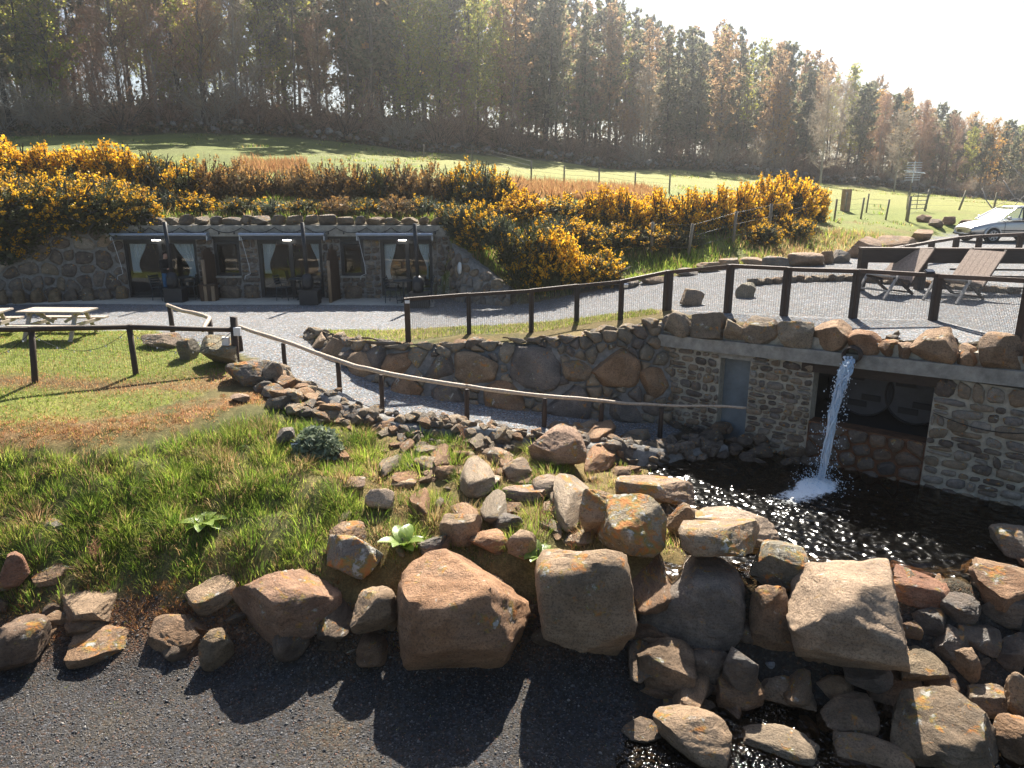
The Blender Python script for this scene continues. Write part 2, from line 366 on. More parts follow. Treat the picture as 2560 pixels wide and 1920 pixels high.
# dry straw and bare earth where the photo shows them
bank_m = (REG == 0)
C0 = blend(C0, bank_m*(1-sstep(9.9, 10.5, GY))*.9, (.085,.048,.026))
C0 = blend(C0, bank_m*sstep(-.25, .2, n1+(GX+2.6)*.09)*.85, (.34,.22,.09))
lawn_m = (REG == 1)
C0 = blend(C0, lawn_m*sstep(-.05, .4, n1)*.7, (.42,.40,.09))
scar = lawn_m*np.exp(-((GY-15.3-.25*np.sin(GX))/.55)**2)*sstep(-.3, .3, n3+.35)
C0 = blend(C0, np.clip(scar, 0, 1)*.95, (.20,.095,.05))
edge = ((REG == 1) | (REG == 0))*np.exp(-((GY-np.interp(GX, [-20,-9,-7.2,-6,-5,-4], [12.85,12.85,13.2,14.1,15.1,15.5]))/.5)**2)*sstep(-.5, .1, n3)*(GX < -4.2)
C0 = blend(C0, np.clip(edge, 0, 1)*.95, (.42,.20,.11))
heap = np.exp(-(((GX+5.6)/1.5)**2+((GY-16.0)/.9)**2))
C0 = blend(C0, np.clip(heap*1.5, 0, 1)*((REG == 0) | (REG == 1)), (.36,.19,.10))
mead = (REG == 5)
C0 = blend(C0, mead*sstep(42, 56, GY)*.8*(GX > -12), (.50,.50,.13))
C0 = blend(C0, mead*(GY < 33)*sstep(-.3, .3, n1), (.13,.135,.04))
C0 = blend(C0, mead*sstep(.1, .5, n2)*.35, (.36,.28,.11))
C0 = blend(C0, mead*(GX > 8)*(GY < 37)*sstep(-.1, .35, n1)*.8, (.36,.26,.10))
C0 = blend(C0, mead*(GX < -6)*(GY > 40)*sstep(-.4, .1, n1)*.55, (.12,.16,.045))
C0 = blend(C0, (REG == 3)*sstep(.1, .5, n1)*.7, (.075,.055,.03)); C0 = blend(C0, (REG == 3)*sstep(.0, .35, -n1)*.45, (.022,.022,.024)); C0 = blend(C0, (REG == 3)*sstep(-1.0, -.35, GY-np.interp(GX, [-60,-9,-7.3,-5.6,-4.1,-2,-.7,1.0,1.6], [9.9,9.7,9.7,9.95,9.75,9.65,9.6,9.6,9.5])+n3*.35)*np.where(GX < -3.2, .9, .45), (.13,.07,.035)); C0 = blend(C0, (REG == 2)*sstep(.0, .5, n2)*.45, (.135,.135,.135))
C0 = blend(C0, (REG == 6)*sstep(-.1, .5, n1)*.6, (.16,.08,.04))
GRV = ((REG == 2) | (REG == 3) | (REG == 4) | (REG == 7)).astype(float)
DARKG = (REG == 3).astype(float)

def groundmat():
    m, nt, b = newmat('ground_surface'); p = poscoord(nt)
    col = node(nt, 'ShaderNodeAttribute', attribute_name='gcol').outputs['Color']
    gv = node(nt, 'ShaderNodeAttribute', attribute_name='gravel').outputs['Fac']
    # turf and earth
    na = noise(nt, p, 7.0, 7, 0.7); nb = noise(nt, p, 34.0, 4, 0.7)
    turf = mix(nt, ramp(nt, na, [(.35, 0), (.7, 1)]), mix(nt, .45, col, (.03, .045, .01)), mix(nt, .25, col, (.55, .45, .18)))
    turf = mix(nt, ramp(nt, nb, [(.4, .55), (.65, 0)]), turf, (.03, .03, .012))
    # gravel: every chip its own tone
    vc = node(nt, 'ShaderNodeTexVoronoi'); vc.inputs['Scale'].default_value = 36.0; nt.links.new(p, vc.inputs['Vector'])
    bw = node(nt, 'ShaderNodeSeparateColor'); nt.links.new(vc.outputs['Color'], bw.inputs[0])
    tone = ramp(nt, bw.outputs[0], [(0.0, .42), (.45, .85), (.8, 1.25), (.93, 1.5), (1.0, 2.6)])
    hue = ramp(nt, bw.outputs[1], [(0, (.85, .95, 1.12)), (.6, (1, 1, 1)), (.85, (1.15, .98, .8)), (1, (1.35, .8, .6))])
    gr = mix(nt, 1.0, mix(nt, 1.0, col, tone, 'MULTIPLY'), hue, 'MULTIPLY')
    gr = mix(nt, ramp(nt, noise(nt, p, 1.2, 5, .65), [(.35, .0), (.75, .45)]), gr, mix(nt, .6, gr, (.10, .085, .06)))
    nt.links.new(mix(nt, gv, turf, gr), b.inputs['Base Color'])
    b.inputs['Roughness'].default_value = 0.9; b.inputs['Specular IOR Level'].default_value = 0.2
    hg = math_(nt, 'MULTIPLY', math_(nt, 'SUBTRACT', 1.0, vc.outputs['Distance']), gv)
    hh = math_(nt, 'ADD', math_(nt, 'MULTIPLY', hg, 0.6), math_(nt, 'MULTIPLY', math_(nt, 'SUBTRACT', 1.0, gv), math_(nt, 'ADD', na, nb)))
    bump(nt, hh, 0.8, 0.03, b)
    return m
M_GROUND = groundmat()
NX, NY = GX.shape
idx = np.arange(NX*NY).reshape(NX, NY)
quads = np.stack([idx[:-1, :-1], idx[1:, :-1], idx[1:, 1:], idx[:-1, 1:]], -1).reshape(-1, 4)
fz = GZ.reshape(-1)[quads]; fz = fz.max(1)-fz.min(1)
fx = (GX[:-1, :-1]+GX[1:, 1:]).ravel()/2; fy = (GY[:-1, :-1]+GY[1:, 1:]).ravel()/2
fr = region(fx+fbm2(fx, fy, 1.7, 3, 21)*.22*(fy < 30), fy+fbm2(fx, fy, 1.7, 3, 22)*.22*(fy < 30))
hole = ((fx > -5.6) & (fx < 13) & (fy > np.interp(fx, YB0_X, YB0_Y)+.08) & (fy < np.interp(fx, YB1_X, YB1_Y)-.08)) | ((fz > .5) & (fx > -21) & (fx < -2.95) & (fy > 23) & (fy < 28)) | ((fz > .45) & (fx > -5.6) & (fx < 13) & (fy > 9) & (fy < 20))
fr[hole] = -1                                                       # nothing inside the masonry or the rooms
V_ALL = np.stack([GX, GY, GZ], -1).reshape(-1, 3); C_ALL = C0.reshape(-1, 3); G_ALL = GRV.reshape(-1)
for k, nm in enumerate(('grass_bank', 'lawn', 'gravel_path', 'gravel_yard', 'stream_bed', 'meadow', 'woodland_floor', 'pond_bed')):
    q = quads[fr == k]; used = np.unique(q); mp_ = np.zeros(NX*NY, np.int32); mp_[used] = np.arange(len(used))
    me = mesh_np(nm, V_ALL[used], mp_[q], M_GROUND, True, {'gcol': C_ALL[used], 'gravel': G_ALL[used]})
    tag(obj(nm, me), kind='structure')
# ------------------------------------------------------------------ stones
M_ROCK = rockmat('boulder_stone', 2.2); M_WSTONE = rockmat('wall_stone', 6.0); M_WET = rockmat('wet_stone', 2.4, True, 1.0)
M_MORTAR = simple('lime_mortar', (.40, .365, .295), .92, .3, 9, .7, .03)
M_MORTARG = simple('grey_mortar', (.22, .21, .195), .92, .35, 9, .7, .03)
_ico = {}
def ico(sub):
    if sub not in _ico:
        bm = bmesh.new(); bmesh.ops.create_icosphere(bm, subdivisions=sub, radius=1.0)
        v = np.array([p.co[:] for p in bm.verts]); f = np.array([[q.index for q in p.verts] for p in bm.faces]); bm.free(); _ico[sub] = (v, f)
    return _ico[sub]
def rock_verts(seed, sub=3, boxy=3.0, cuts=9, rough=.05, cutd=(.52, .86)):
    r = np.random.default_rng(seed); d, f = ico(sub)
    v = d/((np.abs(d)**(boxy+1.5)).sum(1)**(1/(boxy+1.5)))[:, None]  # block with worn corners
    q = Quaternion(Vector(r.normal(size=3)), r.uniform(-.45, .45)).to_matrix(); v = v@np.array(q).T
    v *= r.uniform(.85, 1.15, 3); o = r.uniform(0, 90, 3)
    v = v*(1+fbm(d*1.3+o, 3, seed)*rough*1.5)[:, None]
    for k in range(cuts):                                          # broken faces
        n = r.normal(size=3); n /= np.linalg.norm(n); t = r.uniform(*cutd)*np.max(v@n); s_ = v@n-t-fbm(v*2.2+o, 2, seed+k)*rough*.5
        v = v-np.clip(s_, 0, None)[:, None]*n*r.uniform(.9, 1.0)
    ax_ = r.normal(size=3); ax_[2] = abs(ax_[2])+1.2; ax_ /= np.linalg.norm(ax_); lay = (v@ax_)*r.uniform(3.5, 6)+fbm(v*1.5+o, 2, seed+9)*1.2
    nl = np.linalg.norm(v, axis=1, keepdims=True)+1e-6; fr_ = lay-np.floor(lay)
    v = v+v/nl*(fbm(d*3.0+o, 4, seed+3, .55)*rough*.9+(sstep(.0, .18, fr_)-fr_)*rough*.55+fbm(d*11+o, 3, seed+5, .6)*rough*.35)[:, None]
    lo, hi = v.min(0), v.max(0); v = (v-(lo+hi)/2)/(hi-lo)         # unit box
    return v, f
def crisp(me, deg=38):
    me.set_sharp_from_angle(angle=math.radians(deg)); return me
def rock_mesh(seed, sub=3, **k):
    v, f = rock_verts(seed, sub, **k); return crisp(mesh_np('rock', v, f, M_ROCK, True))
ROCKS = [rock_mesh(100+i, 4, boxy=R.uniform(2.2, 3.6), cuts=R.randint(9, 14), rough=.06) for i in range(14)]
PEBS = [rock_mesh(300+i, 3, boxy=2.4, cuts=9, rough=.06) for i in range(8)]
SAND = [(.42,.20,.085),(.38,.21,.105),(.44,.27,.15),(.32,.155,.07),(.40,.25,.14)]
GREY = [(.15,.145,.135),(.20,.19,.17),(.11,.11,.11),(.25,.23,.20)]
BUFF = [(.42,.33,.23),(.36,.29,.20),(.46,.36,.25),(.30,.25,.18)]
def colr(pal, lich=.3):
    c = R.choice(pal); k = R.uniform(.82, 1.18); return (c[0]*k, c[1]*k, c[2]*k, lich)
_rv = {}
def boulder(u0, v0, u1, v1, col, label=None, lich=.2, seed=None, name='boulder', base=None, dk=.85, rz=None, boxy=3.0, cuts=10, sub=5, rough=.06, sink=.12, mat=None, group=None, cat='boulder', miny=0, mesh=None):
    """a boulder filling a photo-pixel box, standing where the ground (or the given height) meets its foot"""
    uc = (u0+u1)/2
    p = hit(uc, v1-(v1-v0)*.06, miny=miny) if base is None else pz(uc, v1, base)
    if mesh is None:
        V, f = rock_verts(seed if seed is not None else R.randint(0, 99999), sub, boxy=boxy, cuts=cuts, rough=rough)
    else:
        V = np.array([q.co[:] for q in mesh.vertices]) if mesh.name not in _rv else _rv[mesh.name]; _rv[mesh.name] = V
    D = math.hypot(p[0], p[1]); slant = math.sqrt(D*D+(CAMZ-p[2])**2); dep = math.atan2(CAMZ-p[2], D)
    wd = (u1-u0)*slant/FPX; hp = (v1-v0)*slant/FPX; dp = wd*dk; h = max(.3*wd, (hp-dp*math.sin(dep)*.6)/math.cos(dep))
    rot = -math.atan2(p[0], p[1])+(rz if rz is not None else R.uniform(-.15, .15)); ca, sa = math.cos(rot), math.sin(rot)
    zb = p[2]-h*sink if base is None else base-h*.05; nd = np.array([p[0], p[1]])/D; c = np.array([p[0]+nd[0]*dp*.4, p[1]+nd[1]*dp*.4])
    for it in range(5):                                            # fit the outline seen in the photograph; the foot stays on the ground
        W = V*np.array([wd, dp, h]); X_ = W[:, 0]*ca-W[:, 1]*sa+c[0]; Y_ = W[:, 0]*sa+W[:, 1]*ca+c[1]; Z_ = W[:, 2]+zb+h/2-CAMZ
        dz_ = Y_*_c-Z_*_s; uu = 1280+X_/dz_*FPX; vv = 960-(Y_*_s+Z_*_c)/dz_*FPX
        au, bu, av, bv = uu.min(), uu.max(), vv.min(), vv.max()
        wd *= (u1-u0)/(bu-au); dp = max(min(dp, wd*1.1), wd*.45); c[0] += ((u0+u1)/2-(au+bu)/2)*slant/FPX
        k_ = (v1-v0)/(bv-av); h = min(max(h*(1+(k_-1)*1.15), .28*wd), 1.5*wd)
        if h <= .285*wd or k_ < .9: dp = max(dp*.9, wd*.4)
        if base is not None:
            fd = math.hypot(*pz(uc, v1, zb)[:2])-math.hypot(*pz(uc, bv, zb)[:2]); c = c+nd*fd*.9
    hh = h
    if mesh is None:
        mesh = crisp(mesh_np(name, V*np.array([wd, dp, hh]), f, mat or M_ROCK, True)); sc = None
    else: sc = (wd, dp, hh)
    o = obj(name, mesh, loc=(c[0], c[1], zb+hh/2), rot=(0, 0, rot), scale=sc)
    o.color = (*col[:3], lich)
    if label: tag(o, label, cat, group)
    return o

# ------------------------------------------------------------------ masonry: irregular stones bedded in mortar
def voronoi_cells(seeds, rect, wt=None):
    x0, y0, x1, y1 = rect; S = np.array(seeds); out = []; W2 = np.zeros(len(S)) if wt is None else np.array(wt)**2
    for i, (sx, sy) in enumerate(S):
        poly = [(x0, y0), (x1, y0), (x1, y1), (x0, y1)]
        d = np.hypot(S[:, 0]-sx, S[:, 1]-sy); order = np.argsort(d)[1:34]
        for j in order:
            nx, ny = S[j]-S[i]; dd = nx*nx+ny*ny+1e-9; tt = min(max((dd+W2[i]-W2[j])/(2*dd), .12), .88); mx, my = S[i]+(S[j]-S[i])*tt; new = []
            for k in range(len(poly)):
                a, b = poly[k], poly[(k+1) % len(poly)]
                da = (a[0]-mx)*nx+(a[1]-my)*ny; db = (b[0]-mx)*nx+(b[1]-my)*ny
                if da <= 0: new.append(a)
                if (da < 0) != (db < 0) and abs(da-db) > 1e-12:
                    t = da/(da-db); new.append((a[0]+(b[0]-a[0])*t, a[1]+(b[1]-a[1])*t))
            poly = new
            if len(poly) < 3: break
        out.append(np.array(poly) if len(poly) >= 3 else None)
    return out
def seeds_rows(rect, w_, h_, jit=.24, r=R):
    x0, y0, x1, y1 = rect; rows = max(1, round((y1-y0)/h_)); o = []
    for a in range(rows):
        n = max(1, round((x1-x0)/(w_*r.uniform(.75, 1.3)))); off = r.uniform(-.3, .3)
        for b in range(n):
            o.append((x0+(b+.5+off*.5+r.uniform(-jit, jit))*(x1-x0)/n, y0+(a+.5+r.uniform(-jit, jit)*.8)*(y1-y0)/rows))
    return o
def course_cells(rect, w_, h_, r=R):
    """roughly coursed rubble: uneven rows of uneven four-sided stones"""
    x0, y0, x1, y1 = rect; o = []; y = y0; row = 0
    ys = [y0]
    while ys[-1] < y1-h_*.5: ys.append(min(y1, ys[-1]+h_*r.uniform(.65, 1.4)))
    ys[-1] = y1
    for a, b in zip(ys[:-1], ys[1:]):
        x = x0-r.uniform(0, w_*.3)
        while x < x1-.03:
            wd = w_*r.choice((.5, .75, 1, 1, 1.35))*r.uniform(.85, 1.15); xa, xb = max(x, x0), min(x+wd, x1); x += wd
            if xb-xa < .06: continue
            j = lambda: r.uniform(-.16, .16)*(b-a); sl = r.uniform(-.1, .1)*(b-a)
            if r.random() < .16 and b-a > h_*.8:
                m_ = (a+b)/2; o += [np.array([(xa+j()*.5, a+j()), (xb+j()*.5, a+j()), (xb, m_), (xa, m_)]), np.array([(xa, m_), (xb, m_), (xb+j()*.5, b+j()), (xa+j()*.5, b+j())])]
            else: o.append(np.array([(xa+j()*.7, a+j()+sl), (xb+j()*.7, a+j()-sl), (xb+j()*.7, b+j()-sl), (xa+j()*.7, b+j()+sl)]))
    return o
def seeds_blue(rect, rad, r=R, big=None):
    """darts; radius changes from place to place so large stones sit among small ones"""
    x0, y0, x1, y1 = rect; pts = []
    for k in range(6000):
        p = (r.uniform(x0, x1), r.uniform(y0, y1)); q = rad*(r.uniform(.75, 1.0) if r.random() < .6 else r.uniform(1.1, 1.7))
        if all((p[0]-a)**2+(p[1]-b)**2 > (max(q, c)*.95)**2 for a, b, c in pts): pts.append((p[0], p[1], q))
        if len(pts) > 330: break
    return [(a, b) for a, b, c in pts]
def chaikin(p, n=2, cut=.17):
    for k in range(n):
        q = np.roll(p, -1, 0); p = np.stack([p*(1-cut)+q*cut, p*cut+q*(1-cut)], 1).reshape(-1, 2)
    return p
def stone_from_cell(cell, frame, gap, bulge, parent, col, mat=None, name='stone', lich=.25, loose=False):
    """frame(s,h) -> (point, tangent, up, normal)"""
    if cell is None: return None
    c = cell.mean(0); e = cell-c
    rad = np.linalg.norm(e, axis=1, keepdims=True); sz = rad.mean()
    if sz < gap*1.3: return None
    k = np.clip((rad-gap)/rad, .1, 1); e = chaikin(e*k, 2, .19 if loose else .12) if (loose or len(e) < 5) else chaikin(e*k, 1)
    if loose: e = e*np.array([R.uniform(.92, 1.05), R.uniform(.84, 1.04)])*np.array([[R.uniform(.90, 1.07)] for _ in e])
    if len(e) > 14: e = e[::2]
    n = len(e); p, t, u, nn = frame(c[0], c[1]); r = R
    hts = bulge*r.uniform(.7, 1.3); tilt = np.array([r.uniform(-.35, .35), r.uniform(-.35, .35)])*hts/max(sz, .05)
    vs = []
    for sc, hh in ((1.0, -.05), (.965, hts*.6), (.78, hts*.97)):
        for q in e:
            a = q*sc*(1+r.uniform(-.05, .05)); vs.append((a[0], a[1], hh+(a@tilt if hh > 0 else 0)+(r.uniform(-.12, .12)*hts if hh > 0 else 0)))
    vs.append((0, 0, hts*r.uniform(.95, 1.1)))
    q4 = [(a*n+i, a*n+(i+1) % n, (a+1)*n+(i+1) % n, (a+1)*n+i) for a in range(2) for i in range(n)]
    q3 = [(2*n+i, 2*n+(i+1) % n, 3*n) for i in range(n)]
    me = mesh_np(name, vs, [np.array(q4), np.array(q3)], mat or M_WSTONE, False)
    o = obj(name, me, parent); o.matrix_local = Matrix(((t[0], u[0], nn[0], p[0]), (t[1], u[1], nn[1], p[1]), (t[2], u[2], nn[2], p[2]), (0, 0, 0, 1)))
    o.color = (*col[:3], lich); return o
def plane_frame(o, t, u=(0, 0, 1)):
    o = np.array(o, float); t = np.array(t, float); t /= np.linalg.norm(t); u = np.array(u, float); n = np.cross(t, u); n /= np.linalg.norm(n); u = np.cross(n, t)
    return lambda s, h: (o+t*s+u*h, t, u, n)
def poly_frame(base, top):
    """curved battered face between two polylines; s = metres along the base, h = metres up the face"""
    B = np.array(base, float); T = np.array(top, float); L = np.concatenate([[0], np.cumsum(np.linalg.norm(np.diff(B[:, :2], axis=0), axis=1))])
    def at(s): return np.array([np.interp(s, L, B[:, k]) for k in range(3)]), np.array([np.interp(s, L, T[:, k]) for k in range(3)])
    def fr(s, h):
        b, t_ = at(s); up = t_-b; H_ = np.linalg.norm(up)+1e-6; up = up/H_
        b2, _ = at(s+.15); b1, _ = at(s-.15); tg = b2-b1; tg /= np.linalg.norm(tg)+1e-9
        n = np.cross(tg, up); n /= np.linalg.norm(n); tg = np.cross(up, n)
        return b+up*h, tg, up, n
    fr.L = L[-1]; fr.at = at; return fr
def wallcol(dark=.5, warm=.3):
    x = R.random()
    if x < dark: return colr([(.045,.05,.058),(.07,.072,.078),(.11,.105,.10),(.16,.15,.14)])
    if x < dark+warm: return colr([(.28,.21,.14),(.25,.21,.15),(.32,.26,.19)])
    return colr([(.29,.28,.25),(.22,.215,.205),(.37,.35,.31)])

# ---- the curved retaining wall beside the ramp
base = [(-5.75,19.65,2.42),(-4.7,18.15,2.25),(-3.5,16.95,2.0),(-2.5,16.5,1.7),(-1.15,16.25,1.5),(.1,16.05,1.35),(1.4,16.1,1.25),(2.6,16.25,1.15),(3.72,16.4,.95)]
top = [(-5.55,19.9,2.72),(-4.4,18.45,2.76),(-3.4,17.5,2.78),(-2.6,17.12,2.82),(-1.2,17.0,2.88),(.3,16.9,3.0),(1.5,16.82,3.12),(2.6,16.8,3.3),(3.78,16.85,3.48)]
rw = empty('retaining_wall', (0, 16.5, 0), 0, 'curved rubble retaining wall of big sandstone blocks beside the gravel ramp', 'wall')
rw.location = (0, 0, 0)
fr = poly_frame(base, top)
vs = []; fs = []; NS = 60
for i in range(NS+1):
    b, t = fr.at(fr.L*i/NS); n = fr(fr.L*i/NS, 0)[3]
    for k in range(7):
        q = b+(t-b)*k/6+n*(vnoise(np.array([i*.7, k*.9, 3.1]))*.05-.02); vs.append(q)
    vs.append(t-n*.5)
for i in range(NS):
    for k in range(7): fs.append((i*8+k, (i+1)*8+k, (i+1)*8+k+1, i*8+k+1))
obj('mortar', mesh_np('mortar', vs, np.array(fs), M_MORTARG, True), rw)
r2 = random.Random(5); pts = []
for (s, hfrac, q) in [(3.4,.35,.42),(4.5,.62,.40),(5.4,.6,.36),(6.3,.62,.52),(7.6,.66,.62),(6.9,.22,.50),(8.4,.22,.55),(9.6,.6,.55),(9.7,.15,.42),(5.6,.2,.48),(4.6,.2,.42),(3.9,.75,.30),(5.0,.85,.28),(7.0,.85,.28),(2.0,.5,.36),(2.7,.4,.33),(1.1,.5,.30),(8.6,.6,.3),(10.5,.45,.4)]:
    b, t = fr.at(s); pts.append((s, hfrac*np.linalg.norm(t-b), q))
for k in range(7000):
    s = r2.uniform(0, fr.L); b, t = fr.at(s); H_ = np.linalg.norm(t-b); h = r2.uniform(0, H_); q = r2.uniform(.10, .2)
    if all(((s-a)*.85)**2+((h-b_)*1.2)**2 > ((q+c)*.80)**2 for a, b_, c in pts): pts.append((s, h, q))
cells = voronoi_cells([(a, b) for a, b, c in pts], (0, -.05, fr.L, 2.45), [c for a, b, c in pts])
for (s, h, q), cell in zip(pts, cells):
    if cell is None: continue
    b, t = fr.at(s); H_ = np.linalg.norm(t-b); cell = cell.copy(); cell[:, 1] = np.minimum(cell[:, 1], H_+.05)
    if np.ptp(cell[:, 1]) < .06: continue
    big = q > .28
    col = colr([(.36,.20,.10),(.33,.22,.13),(.15,.15,.15),(.38,.27,.17)] if big else [(.20,.19,.15),(.27,.24,.18),(.12,.12,.12),(.30,.23,.15)])
    if big:
        cc_ = cell.mean(0); pp, tg, upv, nn = fr(cc_[0], cc_[1]); v, f = rock_verts(700+int(s*10), 4, boxy=3.2, cuts=12, rough=.06); wd_, hd_ = np.ptp(cell[:, 0])*1.0, np.ptp(cell[:, 1])*1.0
        o = obj('block', crisp(mesh_np('block', v*np.array([wd_, hd_, .55]), f, M_ROCK, True)), rw); pp = pp-nn*.08; o.matrix_local = Matrix(((tg[0], upv[0], nn[0], pp[0]), (tg[1], upv[1], nn[1], pp[1]), (tg[2], upv[2], nn[2], pp[2]), (0, 0, 0, 1))); o.color = (*col[:3], .15)
    else: stone_from_cell(cell, fr, .024, .09, rw, col)
for i in range(46):                                                # loose copings along its top
    s = fr.L*(i+.5+R.uniform(-.3, .3))/46; b, t = fr.at(s); n = fr(s, 0)[3]
    wd = R.uniform(.22, .55) if s > 2 else R.uniform(.3, .6)
    o = obj('coping_stone', R.choice(ROCKS), rw, t-n*R.uniform(.05, .35)+np.array([0, 0, R.uniform(-.02, .07)]), (R.uniform(-.2, .2), R.uniform(-.2, .2), R.uniform(0, 6)), (wd, wd*R.uniform(.6, .9), wd*R.uniform(.4, .7)))
    o.color = colr(BUFF+GREY+SAND[:2], .35)

# ---- the pond wall: pillars, concrete beam, openings
WL = np.array([3.72, 16.62]); WR = np.array([10.2, 11.3]); WD = (WR-WL)/np.linalg.norm(WR-WL); WLEN = np.linalg.norm(WR-WL); WN = np.array([WD[1], -WD[0]])
if WN[1] > 0: WN = -WN
def wall_s(u, v):
    d = ray(u, v); A = np.array([[d[0], -WD[0]], [d[1], -WD[1]]]); t, s = np.linalg.solve(A, WL); return s
def wz(u, v):
    d = ray(u, v); A = np.array([[d[0], -WD[0]], [d[1], -WD[1]]]); t, s = np.linalg.solve(A, WL); return CAMZ+d[2]*t
sA, sB, sC, sD = wall_s(1797, 960), wall_s(1872, 960), wall_s(2030, 980), wall_s(2332, 1000)
def beam_z(s): return 2.93+.27*s/WLEN                              # underside of the concrete beam
pw = empty('pond_wall', (0, 0, 0), 0, 'rubble stone pond wall with concrete beam, doorway and dark wide opening', 'wall')
def W3(s, z, out=0.0): return np.array([WL[0]+WD[0]*s+WN[0]*out, WL[1]+WD[1]*s+WN[1]*out, z])
M_CONC = simple('weathered_concrete', (.30, .285, .25), .9, .35, 5, .5, .02)
M_DARKB = simple('dark_timber', (.035, .022, .014), .75, .4, 14, .4, .01, stretch=(1, 1, 6))
M_BLUEDOOR = simple('blue_grey_door_paint', (.15, .185, .21), .6, .25, 3, .1, .01)
def wall_box(name, s0, s1, z0a, z0b, z1a, z1b, o0, o1, mat, parent):
    """prism along the wall; z may change between the two ends; o = distance out from the face"""
    v = [W3(s0,z0a,o0),W3(s1,z0b,o0),W3(s1,z0b,o1),W3(s0,z0a,o1),W3(s0,z1a,o0),W3(s1,z1b,o0),W3(s1,z1b,o1),W3(s0,z1a,o1)]
    m = MB(); m.add(v, [(0,1,2,3),(4,7,6,5),(0,4,5,1),(1,5,6,2),(2,6,7,3),(3,7,4,0)]); return m.build(name, mat, parent)
SILL = wz(2200, 1085)
frm = plane_frame((WL[0], WL[1], 0), (WD[0], WD[1], 0))
def pillar(s0, s1, z0, z1, sw, sh, dark, warm, bul=.05):
    wall_box('mortar', s0, s1, z0, z0, z1, z1, -.35, 0.0, M_MORTAR, pw)
    rc = (s0, z0, s1, z1)
    for cell in course_cells(rc, sw, sh):
        stone_from_cell(cell, frm, R.uniform(.012, .03), bul, pw, wallcol(dark, warm), loose=True)
pillar(-.1, sA, .8, beam_z(sA/2)-.02, .30, .165, .42, .25)
pillar(sB, sC, .6, beam_z((sB+sC)/2)-.02, .30, .17, .4, .28)
pillar(sD, WLEN, .6, beam_z(sD)-.02, .38, .20, .32, .3)
# low band under the wide opening, rust stained
M_RUST = simple('rust_stained_mortar', (.12, .05, .022), .8, .6, 5, .6, .03)
wall_box('sill_wall', sC, sD, .3, .3, SILL, SILL, -.35, .02, M_RUST, pw)
rc = (sC, .5, sD, SILL)
for cell in voronoi_cells(seeds_rows(rc, .36, .24), rc):
    stone_from_cell(cell, plane_frame((WL[0]+WN[0]*.02, WL[1]+WN[1]*.02, 0), (WD[0], WD[1], 0)), .03, .06, pw, colr([(.06,.05,.045),(.10,.055,.03),(.05,.05,.055)], .0), M_WET)
# beam, copings
wall_box('concrete_beam', -.35, WLEN, beam_z(0), beam_z(WLEN), beam_z(0)+.27, beam_z(WLEN)+.27, -.6, .14, M_CONC, pw)
wall_box('timber_lintel', sC-.25, sD+.2, beam_z(sC)-.2, beam_z(sD)-.2, beam_z(sC)-.003, beam_z(sD)-.003, -.45, .035, M_DARKB, pw)
wall_box('door_lintel', sA-.18, sB+.1, beam_z(sA)-.12, beam_z(sB)-.12, beam_z(sA)-.003, beam_z(sB)-.003, -.3, .03, M_CONC, pw)
wall_box('parapet_mortar', -.3, WLEN, beam_z(0)+.272, beam_z(WLEN)+.272, beam_z(0)+.50, beam_z(WLEN)+.50, -.55, -.03, M_MORTAR, pw)
s = -.2; k = 0
while s < WLEN:
    wd = R.choice((.28,.4,.55,.7,.85))*R.uniform(.85, 1.15); hh = R.uniform(.42, .62) if wd > .38 else R.uniform(.26, .42)
    v, f = rock_verts(900+k, 4, boxy=3.4, cuts=11, rough=.06); me = crisp(mesh_np('coping_stone', v*np.array([wd*1.1, .6, hh*1.08]), f, M_ROCK, True))
    p = W3(s+wd/2, beam_z(s)+.27+hh*.46, -.10+R.uniform(-.05, .03))
    o = obj('coping_stone', me, pw, p, (0, R.uniform(-.12, .12), math.atan2(WD[1], WD[0])+R.uniform(-.1, .1)))
    o.color = colr(SAND[:3]+BUFF, .3); s += wd*.97; k += 1
for i in range(40):                                                # packing behind the copings
    s = R.uniform(-.2, WLEN); wd = R.uniform(.12, .26)
    o = obj('packing_stone', R.choice(PEBS), pw, W3(s, beam_z(s)+.27+R.uniform(.18, .36), -.35+R.uniform(-.2, .1)), (R.uniform(-1, 1), R.uniform(-1, 1), R.uniform(0, 6)), (wd, wd*.8, wd*.6)); o.color = colr(BUFF+GREY, .3)
# doorway
d = wall_box('door', sA, sB, .9, .9, beam_z(sB)-.12, beam_z(sB)-.12, -.34, -.26, M_BLUEDOOR, pw)
